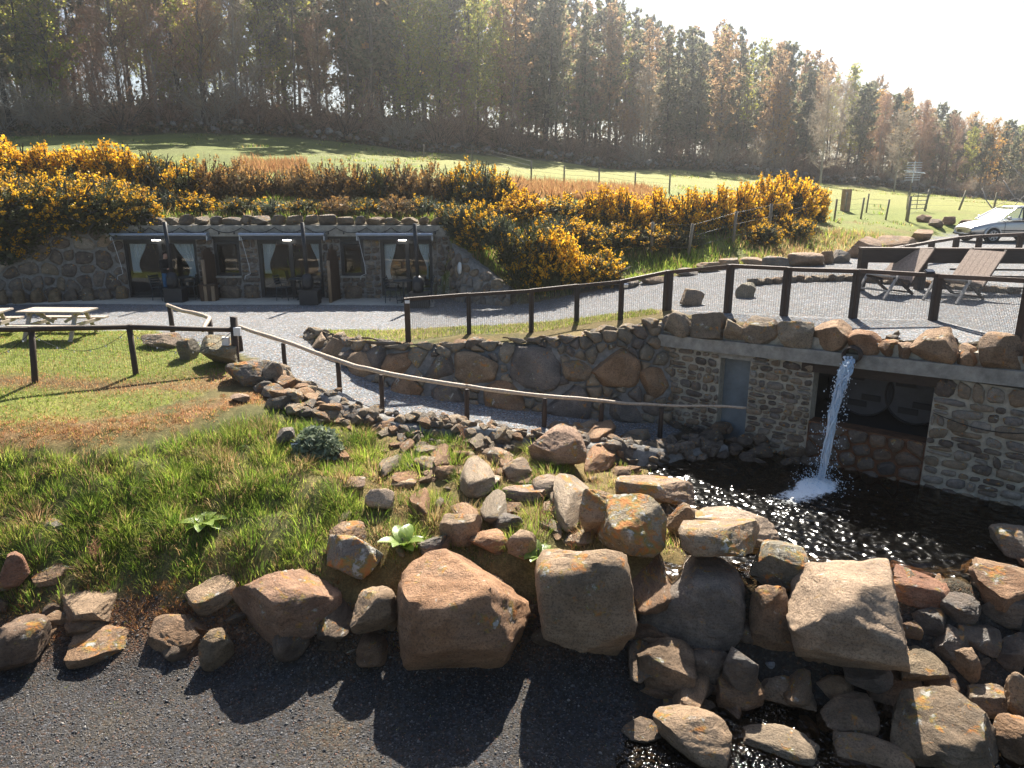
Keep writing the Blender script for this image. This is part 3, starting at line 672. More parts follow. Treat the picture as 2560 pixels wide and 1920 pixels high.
# wide opening: plant room behind
M_BLACK = simple('near_black', (.012, .013, .016), .8, .3, 5, .2, .01)  # plain near-black for the opening's inner walls, cables, cords and the pipe bore
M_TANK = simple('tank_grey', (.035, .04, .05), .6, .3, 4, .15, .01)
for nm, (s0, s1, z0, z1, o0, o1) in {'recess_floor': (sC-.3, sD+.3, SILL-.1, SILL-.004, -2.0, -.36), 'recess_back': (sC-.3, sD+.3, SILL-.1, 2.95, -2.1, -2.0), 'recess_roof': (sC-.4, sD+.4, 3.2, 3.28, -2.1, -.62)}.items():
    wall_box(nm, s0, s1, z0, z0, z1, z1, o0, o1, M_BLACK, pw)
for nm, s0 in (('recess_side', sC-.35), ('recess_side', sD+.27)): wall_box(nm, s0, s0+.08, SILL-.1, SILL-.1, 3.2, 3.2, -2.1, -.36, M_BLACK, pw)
for k, fs_ in enumerate((.36, .80)):
    sc = sC+(sD-sC)*fs_; c = W3(sc, SILL+.62, -.85); rr = .55
    m = MB(); pts = [c+np.array([WD[0], WD[1], 0])*rr*math.cos(t)+np.array([0, 0, 1])*rr*math.sin(t) for t in np.linspace(0, 2*math.pi, 40)]
    t_ = empty('round_tank', tuple(W3(sc, SILL, -1.0)), 0, ('grey round plant tank behind the falling water' if k == 0 else 'grey round plant tank beside the right pillar in the dark opening'), 'tank'); loc = Vector(t_.location)
    o = m.tube([Vector(p)-loc for p in pts], .022, 6, False).build('rim', M_BLACK, t_)
    m = MB(); ring = [c-loc+np.array([WD[0], WD[1], 0])*rr*math.cos(t)+np.array([0, 0, 1])*rr*math.sin(t) for t in np.linspace(0, 2*math.pi, 33)[:-1]]
    back = [Vector(p)-Vector((WN[0], WN[1], 0))*.5 for p in ring]; n_ = len(ring)
    m.add([Vector(p) for p in ring]+back, [tuple(range(n_))]+[((i+1) % n_, i, n_+i, n_+(i+1) % n_) for i in range(n_)]); m.build('drum', M_TANK, t_)
    for j, (a, b) in enumerate(((-.2, .25), (.15, -.15), (-.1, -.3))):
        q = c-loc+np.array([WD[0], WD[1], 0])*a+np.array([0, 0, 1])*b+np.array([WN[0], WN[1], 0])*.02
        MB().box(q, (.36, .03, .12), Matrix.Rotation(math.atan2(WD[1], WD[0]), 3, 'Z')).build('panel', M_BLACK, t_)
cb = [W3(sD+.05+i*(WLEN-sD)/14, 2.42-.25*math.sin(math.pi*i/10)+.02*i, .07) for i in range(15)]
tag(MB().tube(cb, .009, 5).build('cable', M_BLACK), 'thin black cable slung across the right stone pillar', 'cable')
# spout
sP = wall_s(2142, 862); ps = W3(sP, beam_z(sP)+.30, 0)
M_PIPE = simple('rusty_pipe', (.045, .028, .02), .7, .5, 9, .4, .01)
m = MB(); n_ = 20; ax = np.array([WN[0], WN[1], -.06]); ex = np.array([WD[0], WD[1], 0]); ez = np.array([0, 0, 1]); vs = []; fs = []
for (o_, rr) in ((-.3, .17), (.34, .17), (.34, .14), (-.3, .14)):
    for k in range(n_):
        t = 2*math.pi*k/n_; vs.append(ps+ax*o_+ex*rr*math.cos(t)+ez*rr*math.sin(t))
for a in range(3):
    for k in range(n_): fs.append((a*n_+k, a*n_+(k+1) % n_, (a+1)*n_+(k+1) % n_, (a+1)*n_+k))
m.add(vs, fs); sp = m.build('spout_pipe', M_PIPE, None, True); tag(sp, 'dark rusty round pipe pouring water through the pond wall parapet', 'pipe')
# ------------------------------------------------------------------ the earth-sheltered cabins
YFAC = 26.5; ZT = 2.6
def fx_(u, v=680, Y=YFAC): return float(py(u, v, Y)[0])
def fz_(v, Y=YFAC): return float(py(700, v, Y)[2])
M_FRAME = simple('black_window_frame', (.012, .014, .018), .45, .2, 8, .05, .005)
M_STEEL = simple('painted_steel_black', (.018, .02, .024), .5, .25, 10, .1, .005)
M_ALU = simple('silver_awning_rail', (.42, .46, .52), .35, .12, 6, .03, .003, metal=.6)
M_AWN = simple('dark_awning_case', (.03, .035, .045), .6, .2, 9, .05, .005)
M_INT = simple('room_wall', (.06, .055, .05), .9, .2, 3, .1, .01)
def glassmat(name='window_glass', refl=.13):
    m, nt, b = newmat(name); nt.nodes.remove(b)
    t = node(nt, 'ShaderNodeBsdfTransparent'); t.inputs[0].default_value = (.90, .94, .95, 1)
    g = node(nt, 'ShaderNodeBsdfGlossy'); g.inputs['Roughness'].default_value = .015; g.inputs['Color'].default_value = (.95, .97, 1, 1)
    lw = node(nt, 'ShaderNodeLayerWeight'); lw.inputs[0].default_value = .35
    f = math_(nt, 'ADD', math_(nt, 'MULTIPLY', lw.outputs['Fresnel'], .6), refl-.12, clamp=True)
    mx = node(nt, 'ShaderNodeMixShader'); nt.links.new(f, mx.inputs[0]); nt.links.new(t.outputs[0], mx.inputs[1]); nt.links.new(g.outputs[0], mx.inputs[2])
    nt.links.new(mx.outputs[0], nt.nodes['Material Output'].inputs['Surface']); return m
M_GLASS = glassmat()
cab = empty('cabin_row', (0, 0, 0), 0, 'low stone cabin row under a turf roof with three glazed doors', 'building')
LINT_Z0, LINT_Z1 = fz_(590), fz_(563)
def fbox(name, x0, x1, z0, z1, y0, y1, mat, parent):
    return MB().box(((x0+x1)/2, (y0+y1)/2, (z0+z1)/2), (x1-x0, y1-y0, z1-z0)).build(name, mat, parent)
ff = plane_frame((0, YFAC, 0), (1, 0, 0))
cabwall = fbox('wall', fx_(1082), fx_(1118), 2.3, LINT_Z0-.003, YFAC, YFAC+.5, M_MORTARG, cab)
def panel(u0, u1, v0, v1, sw=.36, sh=.24, dark=.85, warm=.06):
    x0, x1, z0, z1 = fx_(u0), fx_(u1), fz_(v1), fz_(v0)
    if u0 != 1082: fbox('mortar', x0, x1, z0-.1, z1, YFAC, YFAC+.4, M_MORTARG, cab)
    rc = (x0, z0-.03, x1, z1)
    for cell in course_cells(rc, sw*.9, sh*.8): stone_from_cell(cell, ff, R.uniform(.015, .03), .05, cab, wallcol(dark, warm), loose=True)
panel(497, 540, 597, 748); panel(604, 649, 597, 748); panel(808, 854, 597, 748); panel(912, 953, 600, 748); panel(1082, 1118, 600, 748, .4, .34, .4, .25)
for u0, u1 in ((540, 604), (854, 912)): panel(u0, u1, 691, 748, .42, .3)
for u0, u1, v0, v1 in ((545, 600, 712, 748), (610, 645, 712, 748), (812, 850, 715, 750), (860, 905, 712, 750)):     # larger footing stones
    x0, x1, z0, z1 = fx_(u0), fx_(u1), fz_(v1), fz_(v0)
    stone_from_cell(np.array([(x0, z0), (x1, z0), (x1, z1), (x0, z1)]), ff, .03, .16, cab, colr([(.10,.095,.09),(.13,.11,.09)]))
# left wall, coming forward
pA = py(-300, 772, 24.0); pB = np.array([fx_(318), YFAC, 0]); tl = pB-pA; tl[2] = 0; Ll = np.linalg.norm(tl); fl = plane_frame((pA[0], pA[1], 0), tl)
mid = (pA+pB)/2; nl_ = fl(0, 0)[3]
MB().box((mid[0]-nl_[0]*.7, mid[1]-nl_[1]*.7, 3.68), (Ll, 1.4, 2.9), Matrix.Rotation(math.atan2(tl[1], tl[0]), 3, 'Z')).build('left_wall', M_MORTARG, cab)
rc = (0, 2.5, Ll, 5.1); sd_ = seeds_blue(rc, .40, random.Random(4)); wt = [R.uniform(.1, .26) for _ in sd_]
for cell in voronoi_cells(sd_, rc, wt): stone_from_cell(cell, fl, .02, .07, cab, wallcol(.8, .1), loose=True)
for k in range(14):
    s0 = Ll*k/14+.04; s1 = Ll*(k+1)/14-.02
    stone_from_cell(np.array([(s0, 2.48), (s1, 2.5), (s1-.05, 3.0+R.uniform(0, .2)), (s0+.06, 2.95+R.uniform(0, .2))]), fl, .03, .24, cab, colr([(.13,.11,.08),(.11,.10,.09),(.20,.14,.07)]))
# right wing wall, stepping down into the bank
wb = [(fx_(1112), YFAC-.01, 2.5), (-1.7, 25.1, 2.55), (-.1, 23.75, 2.6)]; wt_ = [(fx_(1112), YFAC+.25, LINT_Z0), (-1.7, 25.5, 4.25), (-.05, 24.1, 3.25)]
fw = poly_frame(wb, wt_); vs = []; fs = []
for i in range(21):
    b, t = fw.at(fw.L*i/20); n = fw(fw.L*i/20, 0)[3]
    for k in range(5): vs.append(b+(t-b)*k/4)
    vs.append(t-n*1.3+np.array([0, 0, .12]))
for i in range(20):
    for k in range(5): fs.append((i*6+k, (i+1)*6+k, (i+1)*6+k+1, i*6+k+1))
obj('wing_wall', mesh_np('wing_wall', vs, np.array(fs), M_MORTARG, True), cab)
rc = (0, 0, fw.L, 2.4); sd_ = seeds_blue(rc, .30, random.Random(9)); wt = [R.uniform(.05, .2) for _ in sd_]
for cell in voronoi_cells(sd_, rc, wt):
    if cell is None: continue
    c = cell.mean(0); b, t = fw.at(c[0]); Hh = np.linalg.norm(t-b)
    if c[1] > Hh-.05: continue
    cell[:, 1] = np.minimum(cell[:, 1], Hh); stone_from_cell(cell, fw, .018, .07, cab, wallcol(.35, .25), loose=True)
x0, x1 = fx_(1094), fx_(1126); fbox('quoin_mortar', x0, x1, 2.3, LINT_Z0-.003, YFAC-.16, YFAC+.35, M_MORTARG, cab)
for cell in course_cells((x0, 2.5, x1, LINT_Z0-.02), .34, .26): stone_from_cell(cell, plane_frame((0, YFAC-.16, 0), (1, 0, 0)), .02, .05, cab, wallcol(.5, .2), loose=True)
# concrete lintel and the copings on it
fbox('concrete_lintel', fx_(262), fx_(1128), LINT_Z0, LINT_Z1, YFAC-.22, YFAC+.9, M_CONC, cab)
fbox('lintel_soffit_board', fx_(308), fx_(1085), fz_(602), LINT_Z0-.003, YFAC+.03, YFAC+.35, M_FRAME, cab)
x = fx_(300)
while x < fx_(1125):
    wd = R.uniform(.3, .75); hh = R.uniform(.28, .42)
    o = obj('coping_stone', R.choice(ROCKS), cab, (x+wd/2, YFAC+.15, LINT_Z1+hh*.42), (0, R.uniform(-.1, .1), R.uniform(-.3, .3)), (wd*.98, .5, hh)); o.color = colr([(.14,.135,.12),(.18,.16,.12),(.11,.11,.11),(.26,.18,.10)], .35); x += wd
# room shells behind the glass
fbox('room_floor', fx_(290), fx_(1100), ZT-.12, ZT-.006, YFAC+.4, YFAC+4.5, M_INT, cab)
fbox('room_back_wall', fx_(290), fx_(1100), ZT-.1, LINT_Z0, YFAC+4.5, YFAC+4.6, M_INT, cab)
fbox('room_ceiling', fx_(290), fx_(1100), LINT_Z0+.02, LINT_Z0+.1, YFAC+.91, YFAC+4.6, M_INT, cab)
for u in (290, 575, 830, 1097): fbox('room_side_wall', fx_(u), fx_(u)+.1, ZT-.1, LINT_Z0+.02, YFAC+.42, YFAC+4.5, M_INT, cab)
def glazed(name, u0, u1, um, v0, v1, parent):
    x0, x1, z0, z1 = fx_(u0), fx_(u1), fz_(v1), fz_(v0); y = YFAC+.10; m = MB(); t = .11
    m.box(((x0+x1)/2, y, z1-t/2), (x1-x0, .12, t)); m.box(((x0+x1)/2, y, z0+t/2), (x1-x0, .12, t))
    for xx in (x0+t/2, x1-t/2): m.box((xx, y, (z0+z1)/2), (t, .118, z1-z0-2*t))
    fr_ = m.build(name, M_FRAME, parent)
    xs = [x0+t] + ([fx_(um)-.07, fx_(um)+.07] if um else []) + [x1-t]
    if um: fbox('mullion', xs[1], xs[2], z0+t, z1-t, y-.05, y+.05, M_FRAME, fr_)
    for i in range(0, len(xs), 2): fbox('pane', xs[i], xs[i+1], z0+t, z1-t, y-.006, y+.006, M_GLASS, fr_)
    return fr_
DOORS = [(314, 497, 406), (649, 808, 730), (953, 1082, 1020)]
for u0, u1, um in DOORS: glazed('glazed_door', u0, u1, um, 602, 746, cab)
for u0, u1 in ((540, 604), (854, 912)):
    wdw = glazed('window', u0, u1, None, 603, 690, cab); fbox('sill', fx_(u0)-.03, fx_(u1)+.03, fz_(694), fz_(689.5), YFAC-.1, YFAC+.16, M_CONC, wdw)
for k, (u0, u1) in enumerate(((304, 538), (618, 823), (903, 1086))):
    a = fbox('awning_case', fx_(u0), fx_(u1), fz_(597), fz_(581), YFAC-.42, YFAC-.005, M_AWN, cab)
    MB().tube([(fx_(u0)-.02, YFAC-.44, fz_(584.5)), (fx_(u1)+.02, YFAC-.44, fz_(584.5))], .055, 8).build('front_rail', M_ALU, a)
    for u in (u0, u1): fbox('end_cap', fx_(u)-.02, fx_(u)+.02, fz_(599), fz_(580), YFAC-.45, YFAC-.01, M_ALU, a)
    MB().tube([(fx_(u0)+.05, YFAC-.44, fz_(590)), (fx_(u0)+.22, YFAC-.40, fz_(660)), (fx_(u0)+.25, YFAC-.40, fz_(681)), (fx_(u0)+.08, YFAC-.44, fz_(686)), (fx_(u0)+.05, YFAC-.44, fz_(695))], .009, 6).build('crank_rod', simple('white_rod', (.6, .62, .64), .5, .1), a)
M_LAMP, nt_, b_ = newmat('porch_lamp_glow'); b_.inputs['Emission Color'].default_value = (1, .93, .82, 1); b_.inputs['Emission Strength'].default_value = 5.0
for u in (404, 726, 1010):
    l = empty('porch_lamp', (fx_(u), YFAC-.13, fz_(597)), 0, 'small lit porch lamp over the %s door' % {404: 'person in the', 726: 'middle glazed', 1010: 'glazed wing wall'}[u], 'lamp')
    MB().box((0, 0, .0), (.30, .14, .03)).build('housing', M_FRAME, l); MB().box((0, 0, -.035), (.26, .11, .04)).build('diffuser', M_LAMP, l)
# curtains, gathered to the side
M_CURT = leafmat('pale_blue_curtain', [(.86, .90, .93), (.88, .92, .95)], .8, .25)
def curtain(xo, xi_top, xi_bot, zt, zb, desc):
    vs = []; n = 36; m_ = 14
    for j in range(m_+1):
        t = j/m_; z = zt+(zb-zt)*t; wt_i = 1-.58*sstep(0, .78, t)+.10*sstep(.8, 1.0, t); xi = xo+(xi_top-xo)*wt_i
        for i in range(n+1):
            a = i/n; x = xo+(xi-xo)*a; vs.append((x, YFAC+.27+.035*math.sin(a*n*1.05+t*.8)*(1-.3*t), z))
    fs = [(j*(n+1)+i, j*(n+1)+i+1, (j+1)*(n+1)+i+1, (j+1)*(n+1)+i) for j in range(m_) for i in range(n)]
    o = obj('curtain', mesh_np('curtain', vs, np.array(fs), M_CURT, True)); md = o.modifiers.new('thick', 'SOLIDIFY'); md.thickness = .004
    tag(o, desc, 'curtain')
zt = fz_(605)
curtain(fx_(323), fx_(366), fx_(334), zt, fz_(684), 'pale curtain beside the blotched wall in the door left of the person')
curtain(fx_(490), fx_(434), fx_(489), zt, fz_(697), 'pale curtain drawn back beside the wooden box seat')
curtain(fx_(656), fx_(690), fx_(662), zt, fz_(686), 'pale curtain behind the cafe chair in the middle glazed door')
curtain(fx_(806), fx_(775), fx_(804), zt, fz_(682), 'pale curtain behind the stove flue of the middle glazed door')
curtain(fx_(960), fx_(990), fx_(961), fz_(609), fz_(700), 'pale curtain behind the cafe set in the door by the wing wall')
curtain(fx_(1080), fx_(1046), fx_(1079), fz_(609), fz_(700), 'pale curtain next to the wing wall beyond the last stove flue')
# patio strip
vs = []; NP = 40
for i in range(NP+1):
    x = -19+i*(17.6/NP); ye = np.interp(x, [-19,-15,-11,-7,-4,-2.4,-1.4], [24.9,25.2,25.0,25.05,24.9,24.3,23.9]); yb_ = np.interp(x, [-19,-16,-14,-2.9,-1.4], [25.6,26.2,26.6,26.6,25.1])
    z = ZT+.012; vs += [(x, ye, z-.08), (x, ye, z), (x, yb_, z)]
fs = []
for i in range(NP): fs += [(i*3, (i+1)*3, (i+1)*3+1, i*3+1), (i*3+1, (i+1)*3+1, (i+1)*3+2, i*3+2)]
tag(obj('patio', mesh_np('patio', vs, np.array(fs), simple('patio_concrete', (.40, .37, .32), .9, .2, 2.5, .3, .01))), kind='structure')
# stoves with tall flues
def stove(u, vbase, desc):
    p = pz(u, vbase, ZT); e = empty('garden_stove', tuple(p), 0, desc, 'stove')
    MB().box((.0, 0, .24), (.62, .5, .46)).build('log_box', M_STEEL, e)
    MB().box((.0, 0, .485), (.68, .55, .03)).build('plinth_top', M_STEEL, e)
    pr = [(.10, .50), (.17, .53), (.19, .62), (.19, .86), (.16, .96), (.075, 1.04)]
    m = MB(); m.tube([(-.06, 0, z) for r_, z in pr], [r_ for r_, z in pr], 14); m.build('firebox', M_STEEL, e, True)
    MB().box((-.06, -.18, .74), (.2, .03, .18)).build('firebox_door', M_STEEL, e)
    m = MB(); m.tube([(-.06, 0, 1.0), (-.10, 0, 2.72)], .065, 12).build('flue', M_STEEL, e, True)
stove(442, 755, 'black stove and tall flue in front of the standing person'); stove(777, 760, 'black stove and tall flue beside the cafe table at the middle door'); stove(1051, 768, 'black stove and tall flue half behind the mesh fence')
# wooden screens
M_OLDWOOD = simple('old_brown_wood', (.065, .038, .022), .8, .4, 6, .5, .01, stretch=(5, 5, .6))
M_LOG = simple('bleached_log', (.26, .18, .11), .8, .35, 6, .5, .01, stretch=(4, 4, .7))
def screen(u, vb, h, w_, desc):
    p = pz(u, vb, ZT); e = empty('wooden_screen', tuple(p), math.radians(81), desc, 'screen'); n = 7
    for i in range(n):
        t = (i+.5)/n; hh = h*(.62+.38*math.sin(math.pi*min(1, .25+t*.6)))*R.uniform(.97, 1.02); MB().box((w_*(t-.5)*1.0+.45, 0, hh/2), (w_/n*.95, .05, hh)).build('plank', M_OLDWOOD, e)
    MB().tube([(w_*-.5+.42, -.03, 0), (w_*-.5+.40, -.03, h*.78)], .06, 8).build('post', M_LOG, e, True)
screen(514, 754, 1.85, .75, 'brown plank screen with a bleached post behind the wooden box seat'); screen(826, 757, 1.85, .9, 'brown plank screen standing beside the middle stove and large footing stone')
p = pz(526, 752, ZT); e = empty('box_seat', tuple(p), .05, 'small plank box seat standing against the brown screen', 'seat')
MB().box((0, 0, .57), (.55, .5, .06)).build('seat', M_OLDWOOD, e)
for i in range(4): MB().box((-.19+i*.127, -.2, .27), (.115, .05, .54)).build('plank', M_LOG if i % 2 else M_OLDWOOD, e)
MB().box((0, .05, .26), (.48, .36, .52)).build('core', M_OLDWOOD, e)
# cafe tables and chairs
M_CAFE = simple('dark_teal_metal', (.015, .03, .042), .45, .2, 9, .05, .004)
def cafe_chair(loc, rz, desc):
    e = empty('cafe_chair', loc, rz, desc, 'chair')
    for i in range(5): MB().box((0, -.18+i*.09, .45), (.42, .07, .02)).build('seat_slat', M_CAFE, e)
    for i in range(4): MB().bar((-.2, .22+i*.018, .58+i*.085), (.2, .22+i*.018, .58+i*.085), .018, .06).build('back_slat', M_CAFE, e)
    for sx in (-1, 1):
        MB().tube([(sx*.21, .20, .0), (sx*.21, .17, .45), (sx*.21, .29, .90)], .014, 6).build('back_leg', M_CAFE, e); MB().tube([(sx*.21, -.24, 0), (sx*.21, -.18, .45), (sx*.21, -.2, .64), (sx*.21, .22, .66)], .014, 6).build('front_leg', M_CAFE, e)
    return e
def cafe_table(loc, desc):
    e = empty('cafe_table', loc, 0, desc, 'table'); MB().tube([(0, 0, .715), (0, 0, .74)], .36, 24).build('table_top', M_CAFE, e); MB().tube([(0, 0, .03), (0, 0, .72)], .035, 8).build('column', M_CAFE, e)
    for k in range(3):
        a = k*2.094+.4; MB().bar((0, 0, .05), (.3*math.cos(a), .3*math.sin(a), .02), .05, .03).build('foot', M_CAFE, e)
q = ZT+.014
p = pz(405, 750, q); cafe_chair(tuple(p), math.radians(70), 'dark cafe chair beside the person in jeans'); p = pz(478, 748, q); cafe_chair(tuple(p), math.radians(-80), 'dark cafe chair in the doorway next to the wooden box seat')
p = pz(455, 745, q); cafe_table((p[0], p[1]+.1, q), 'round dark cafe table behind the stove at the doorway with the person')
p = pz(712, 750, q); cafe_chair(tuple(p), math.radians(82), 'dark slatted cafe chair left of the table at the middle door'); p = pz(752, 748, q); cafe_table(tuple(p), 'round dark cafe table between chair and stove at the middle door')
p = pz(790, 746, q); cafe_chair((p[0], p[1], q), math.radians(-75), 'dark cafe chair between the middle stove and the plank screen')
p = pz(983, 756, q); cafe_chair(tuple(p), math.radians(78), 'dark cafe chair at the door by the wing wall, turned to its table'); p = pz(1010, 754, q); cafe_table(tuple(p), 'round dark cafe table at the door by the wing wall')
p = pz(1066, 754, q); cafe_chair(tuple(p), math.radians(-80), 'dark cafe chair under the curtain next to the wing wall')
# white oval on the wing wall
b, t, uu, nn = fw(1.55, 1.25); m = MB(); m.tube([tuple(b+nn*.08), tuple(b+nn*.12)], .11, 20); o = m.build('oval_plaque', simple('white_enamel', (.75, .74, .70), .4, .05), None, True)
for v_ in o.data.vertices: v_.co.z = b[2]+(v_.co.z-b[2])*1.9
tag(o, 'small white oval plaque fixed to the stone wing wall', 'plaque')
# person in the doorway: one skinned body
def person(loc, rz, height=1.70):
    J = dict(pel=(0,0,.93), spi=(0,.01,1.12), che=(0,.0,1.32), nek=(0,-.02,1.47), hd0=(0,-.06,1.56), hd1=(0,-.085,1.68),
        shL=(.17,.0,1.39), elL=(.22,-.03,1.12), wrL=(.10,-.25,1.13), haL=(.04,-.30,1.17), shR=(-.17,.0,1.39), elR=(-.22,-.03,1.12), wrR=(-.09,-.25,1.13), haR=(-.02,-.31,1.17),
        hiL=(.09,0,.88), knL=(.10,-.03,.48), anL=(.10,.02,.09), toL=(.11,-.15,.04), hiR=(-.09,0,.88), knR=(-.10,.0,.48), anR=(-.10,.05,.09), toR=(-.11,-.12,.04))
    rad = dict(pel=.15, spi=.135, che=.155, nek=.06, hd0=.085, hd1=.085, shL=.075, elL=.05, wrL=.033, haL=.035, shR=.075, elR=.05, wrR=.033, haR=.035, hiL=.10, knL=.07, anL=.05, toL=.04, hiR=.10, knR=.07, anR=.05, toR=.04)
    E = ['pel-spi','spi-che','che-nek','nek-hd0','hd0-hd1','che-shL','shL-elL','elL-wrL','wrL-haL','che-shR','shR-elR','elR-wrR','wrR-haR','pel-hiL','hiL-knL','knL-anL','anL-toL','pel-hiR','hiR-knR','knR-anR','anR-toR']
    K = list(J); me = bpy.data.meshes.new('body'); me.from_pydata([J[k] for k in K], [(K.index(a), K.index(b)) for a, b in (x.split('-') for x in E)], [])
    tmp = bpy.data.objects.new('tmp', me); link(tmp); tmp.modifiers.new('sk', 'SKIN'); sb = tmp.modifiers.new('sub', 'SUBSURF'); sb.levels = 2; sb.render_levels = 2
    for i, k in enumerate(K): r_ = rad[k]; me.skin_vertices[0].data[i].radius = (r_*(1.15 if k in ('che', 'pel', 'spi') else 1), r_*(.8 if k in ('che', 'pel', 'spi') else 1)); me.skin_vertices[0].data[i].use_root = (k == 'pel')
    dg = bpy.context.evaluated_depsgraph_get(); bm_ = bpy.data.meshes.new_from_object(tmp.evaluated_get(dg)); bpy.data.objects.remove(tmp)
    for mt in (simple('skin', (.45, .26, .19), .6, .1), simple('black_jumper', (.012, .012, .014), .9, .3, 14), simple('blue_jeans', (.03, .12, .24), .85, .3, 20), simple('dark_shoe', (.03, .03, .03), .6, .2)): bm_.materials.append(mt)
    for f in bm_.polygons:
        c = f.center; f.use_smooth = True
        hand = c.y < -.235 and 1.0 < c.z < 1.3
        f.material_index = 0 if (c.z > 1.475 or hand) else 3 if c.z < .10 else 2 if c.z < .95 else 1
    e = empty('person', loc, rz, 'person in black jumper and blue jeans standing in the doorway looking down', 'person'); e.scale = (height/1.76,)*3
    obj('body', bm_, e)
    v, f = rock_verts(5, 3, boxy=2.0, cuts=0, rough=.02); v = v*np.array([.20, .23, .20])+np.array([0, -.05, 1.665]); k = (v[:, 1] > -.07) | (v[:, 2] > 1.70)
    keep = k[f].all(1); obj('hair', mesh_np('hair', v, f[keep], simple('dark_hair', (.015, .01, .008), .7, .3, 30), True), e)
    for s_ in (-1, 1):                                             # fingers closing on a phone
        for j in range(4): MB().tube([(s_*.02, -.315, 1.15+j*.016), (s_*.045, -.345, 1.155+j*.016), (s_*.03, -.37, 1.16+j*.016)], [.009, .008, .007], 5).build('finger', bm_.materials[0], e, True)
        MB().tube([(s_*.03, -.29, 1.19), (s_*.035, -.32, 1.215), (s_*.02, -.345, 1.22)], [.011, .010, .008], 5).build('thumb', bm_.materials[0], e, True)
    o = MB().box((0, -.365, 1.185), (.07, .012, .14), Matrix.Rotation(-.6, 3, 'X')).build('phone', M_FRAME, e)
p = pz(424, 749, ZT+.014); person((p[0], p[1], ZT+.014), math.radians(62))
# string lights along the lintel
pts = []; bul = []
us = [262, 330, 395, 470, 545, 620, 700, 775, 850, 925, 985, 1040, 1110]
for a, b in zip(us[:-1], us[1:]):
    for k in range(8):
        t = k/8; u = a+(b-a)*t; pts.append((fx_(u), YFAC-.26, fz_(568+13*4*t*(1-t))))
e = empty('string_lights', (0, 0, 0), 0, 'festoon string of small bulbs swagged along the concrete lintel', 'string lights')
MB().tube(pts, .012, 5).build('cord', M_BLACK, e)
for i in range(2, len(pts), 4): MB().tube([Vector(pts[i])+Vector((0, 0, -.02)), Vector(pts[i])+Vector((0, 0, -.07)), Vector(pts[i])+Vector((0, 0, -.10))], [.018, .03, .012], 6).build('bulb', M_FRAME, e)
# ------------------------------------------------------------------ fences and rails
M_POST = simple('dark_stained_wood', (.045, .026, .017), .7, .45, 9, .5, .008, stretch=(4, 4, .5))
M_RAIL = simple('stained_rail_wood', (.075, .042, .027), .65, .4, 8, .5, .008, stretch=(.6, 5, 5))
M_PALE = simple('peeled_pole_wood', (.46, .36, .27), .6, .3, 7, .5, .01, stretch=(3, 3, 3))
M_WIRE = simple('galvanised_wire', (.10, .11, .12), .5, .2, 20, 0, .001, metal=.3)
M_GREYPOST = simple('weathered_grey_post', (.22, .19, .14), .85, .3, 9, .4, .008, stretch=(4, 4, .5))
M_WHITE = simple('white_plastic', (.72, .73, .74), .45, .06, 6, .03, .002)
M_SOLAR = simple('solar_glass', (.02, .03, .05), .15, .2, 10, 0, .001)
def net(a, b, za, zb, h, parent, dx=.05, dz=.027, r_=.0013, off=(0, 0)):
    """wire netting between two posts: real wires, one mesh"""
    a = np.array(a, float); b = np.array(b, float); L = np.linalg.norm(b[:2]-a[:2]); vs = []; fs = []
    def wire(p, q):
        d = q-p; d /= np.linalg.norm(d); x = np.cross(d, (0.3, 0.8, 0.52)); x /= np.linalg.norm(x); y = np.cross(d, x); n = len(vs)
        for e_ in (p, q):
            for t in (0, 2.094, 4.189): vs.append(e_+(x*math.cos(t)+y*math.sin(t))*r_)
        for k in range(3): fs.append((n+k, n+(k+1) % 3, n+3+(k+1) % 3, n+3+k))
    o3 = np.array([off[0], off[1], 0])
    A = np.array([a[0], a[1], za])+o3; B = np.array([b[0], b[1], zb])+o3; up = np.array([0, 0, 1.0])
    for i in range(int(h/dz)+1): wire(A+up*(.02+i*dz), B+up*(.02+i*dz))
    for i in range(int(L/dx)+1): wire(A+(B-A)*(i*dx/L)+up*.02, A+(B-A)*(i*dx/L)+up*(.02+h))
    o = obj('wire_netting', mesh_np('wire_netting', vs, np.array(fs), M_WIRE), parent); o['kind'] = 'stuff'; return o
def jitter_tube(a, b, r0, r1, n=9, amp=.02, seed=0):
    a = np.array(a, float); b = np.array(b, float); pts = []; rr = []
    for i in range(n+1):
        t = i/n; p = a+(b-a)*t+np.array([vnoise(np.array([t*3+seed, 1.3, k*5.1])) for k in range(3)])*amp*math.sin(math.pi*t)**.4
        pts.append(p); rr.append((r0+(r1-r0)*t)*(1+.12*vnoise(np.array([t*7, seed, 3.3]))))
    return pts, rr
FP = [('A',1021,858,2.80,745,.13),('B',1173,836,2.86,733,.11),('C',1328,830,2.95,723,.11),('D',1441,806,3.14,711,.11),('E',1551,801,3.28,700,.11),('F',1667,776,3.5,676,.17),('G',1818,782,3.64,661,.135),('H',1959,790,3.64,668,.135),('I',2131,797,3.64,673,.135),('J',2331,802,3.69,685,.135),('K',2550,857,3.84,696,.14)]
fe = empty('mesh_fence', (0, 0, 0), 0, 'dark post and rail fence with wire netting above the stone walls', 'fence'); tops = []
for n_, u, v, z, tv, wd in FP:
    p = pz(u, v, z); zt = py(u, tv, p[1])[2]; m = MB(); gz = float(hz(p[0], p[1]))
    m.box((p[0], p[1], (min(gz, z)-.3+zt)/2), (wd, wd, zt-min(gz, z)+.3), Matrix.Rotation(math.radians(20 if n_ > 'E' else 5), 3, 'Z')); m.build('post', M_POST, fe); tops.append((p, zt))
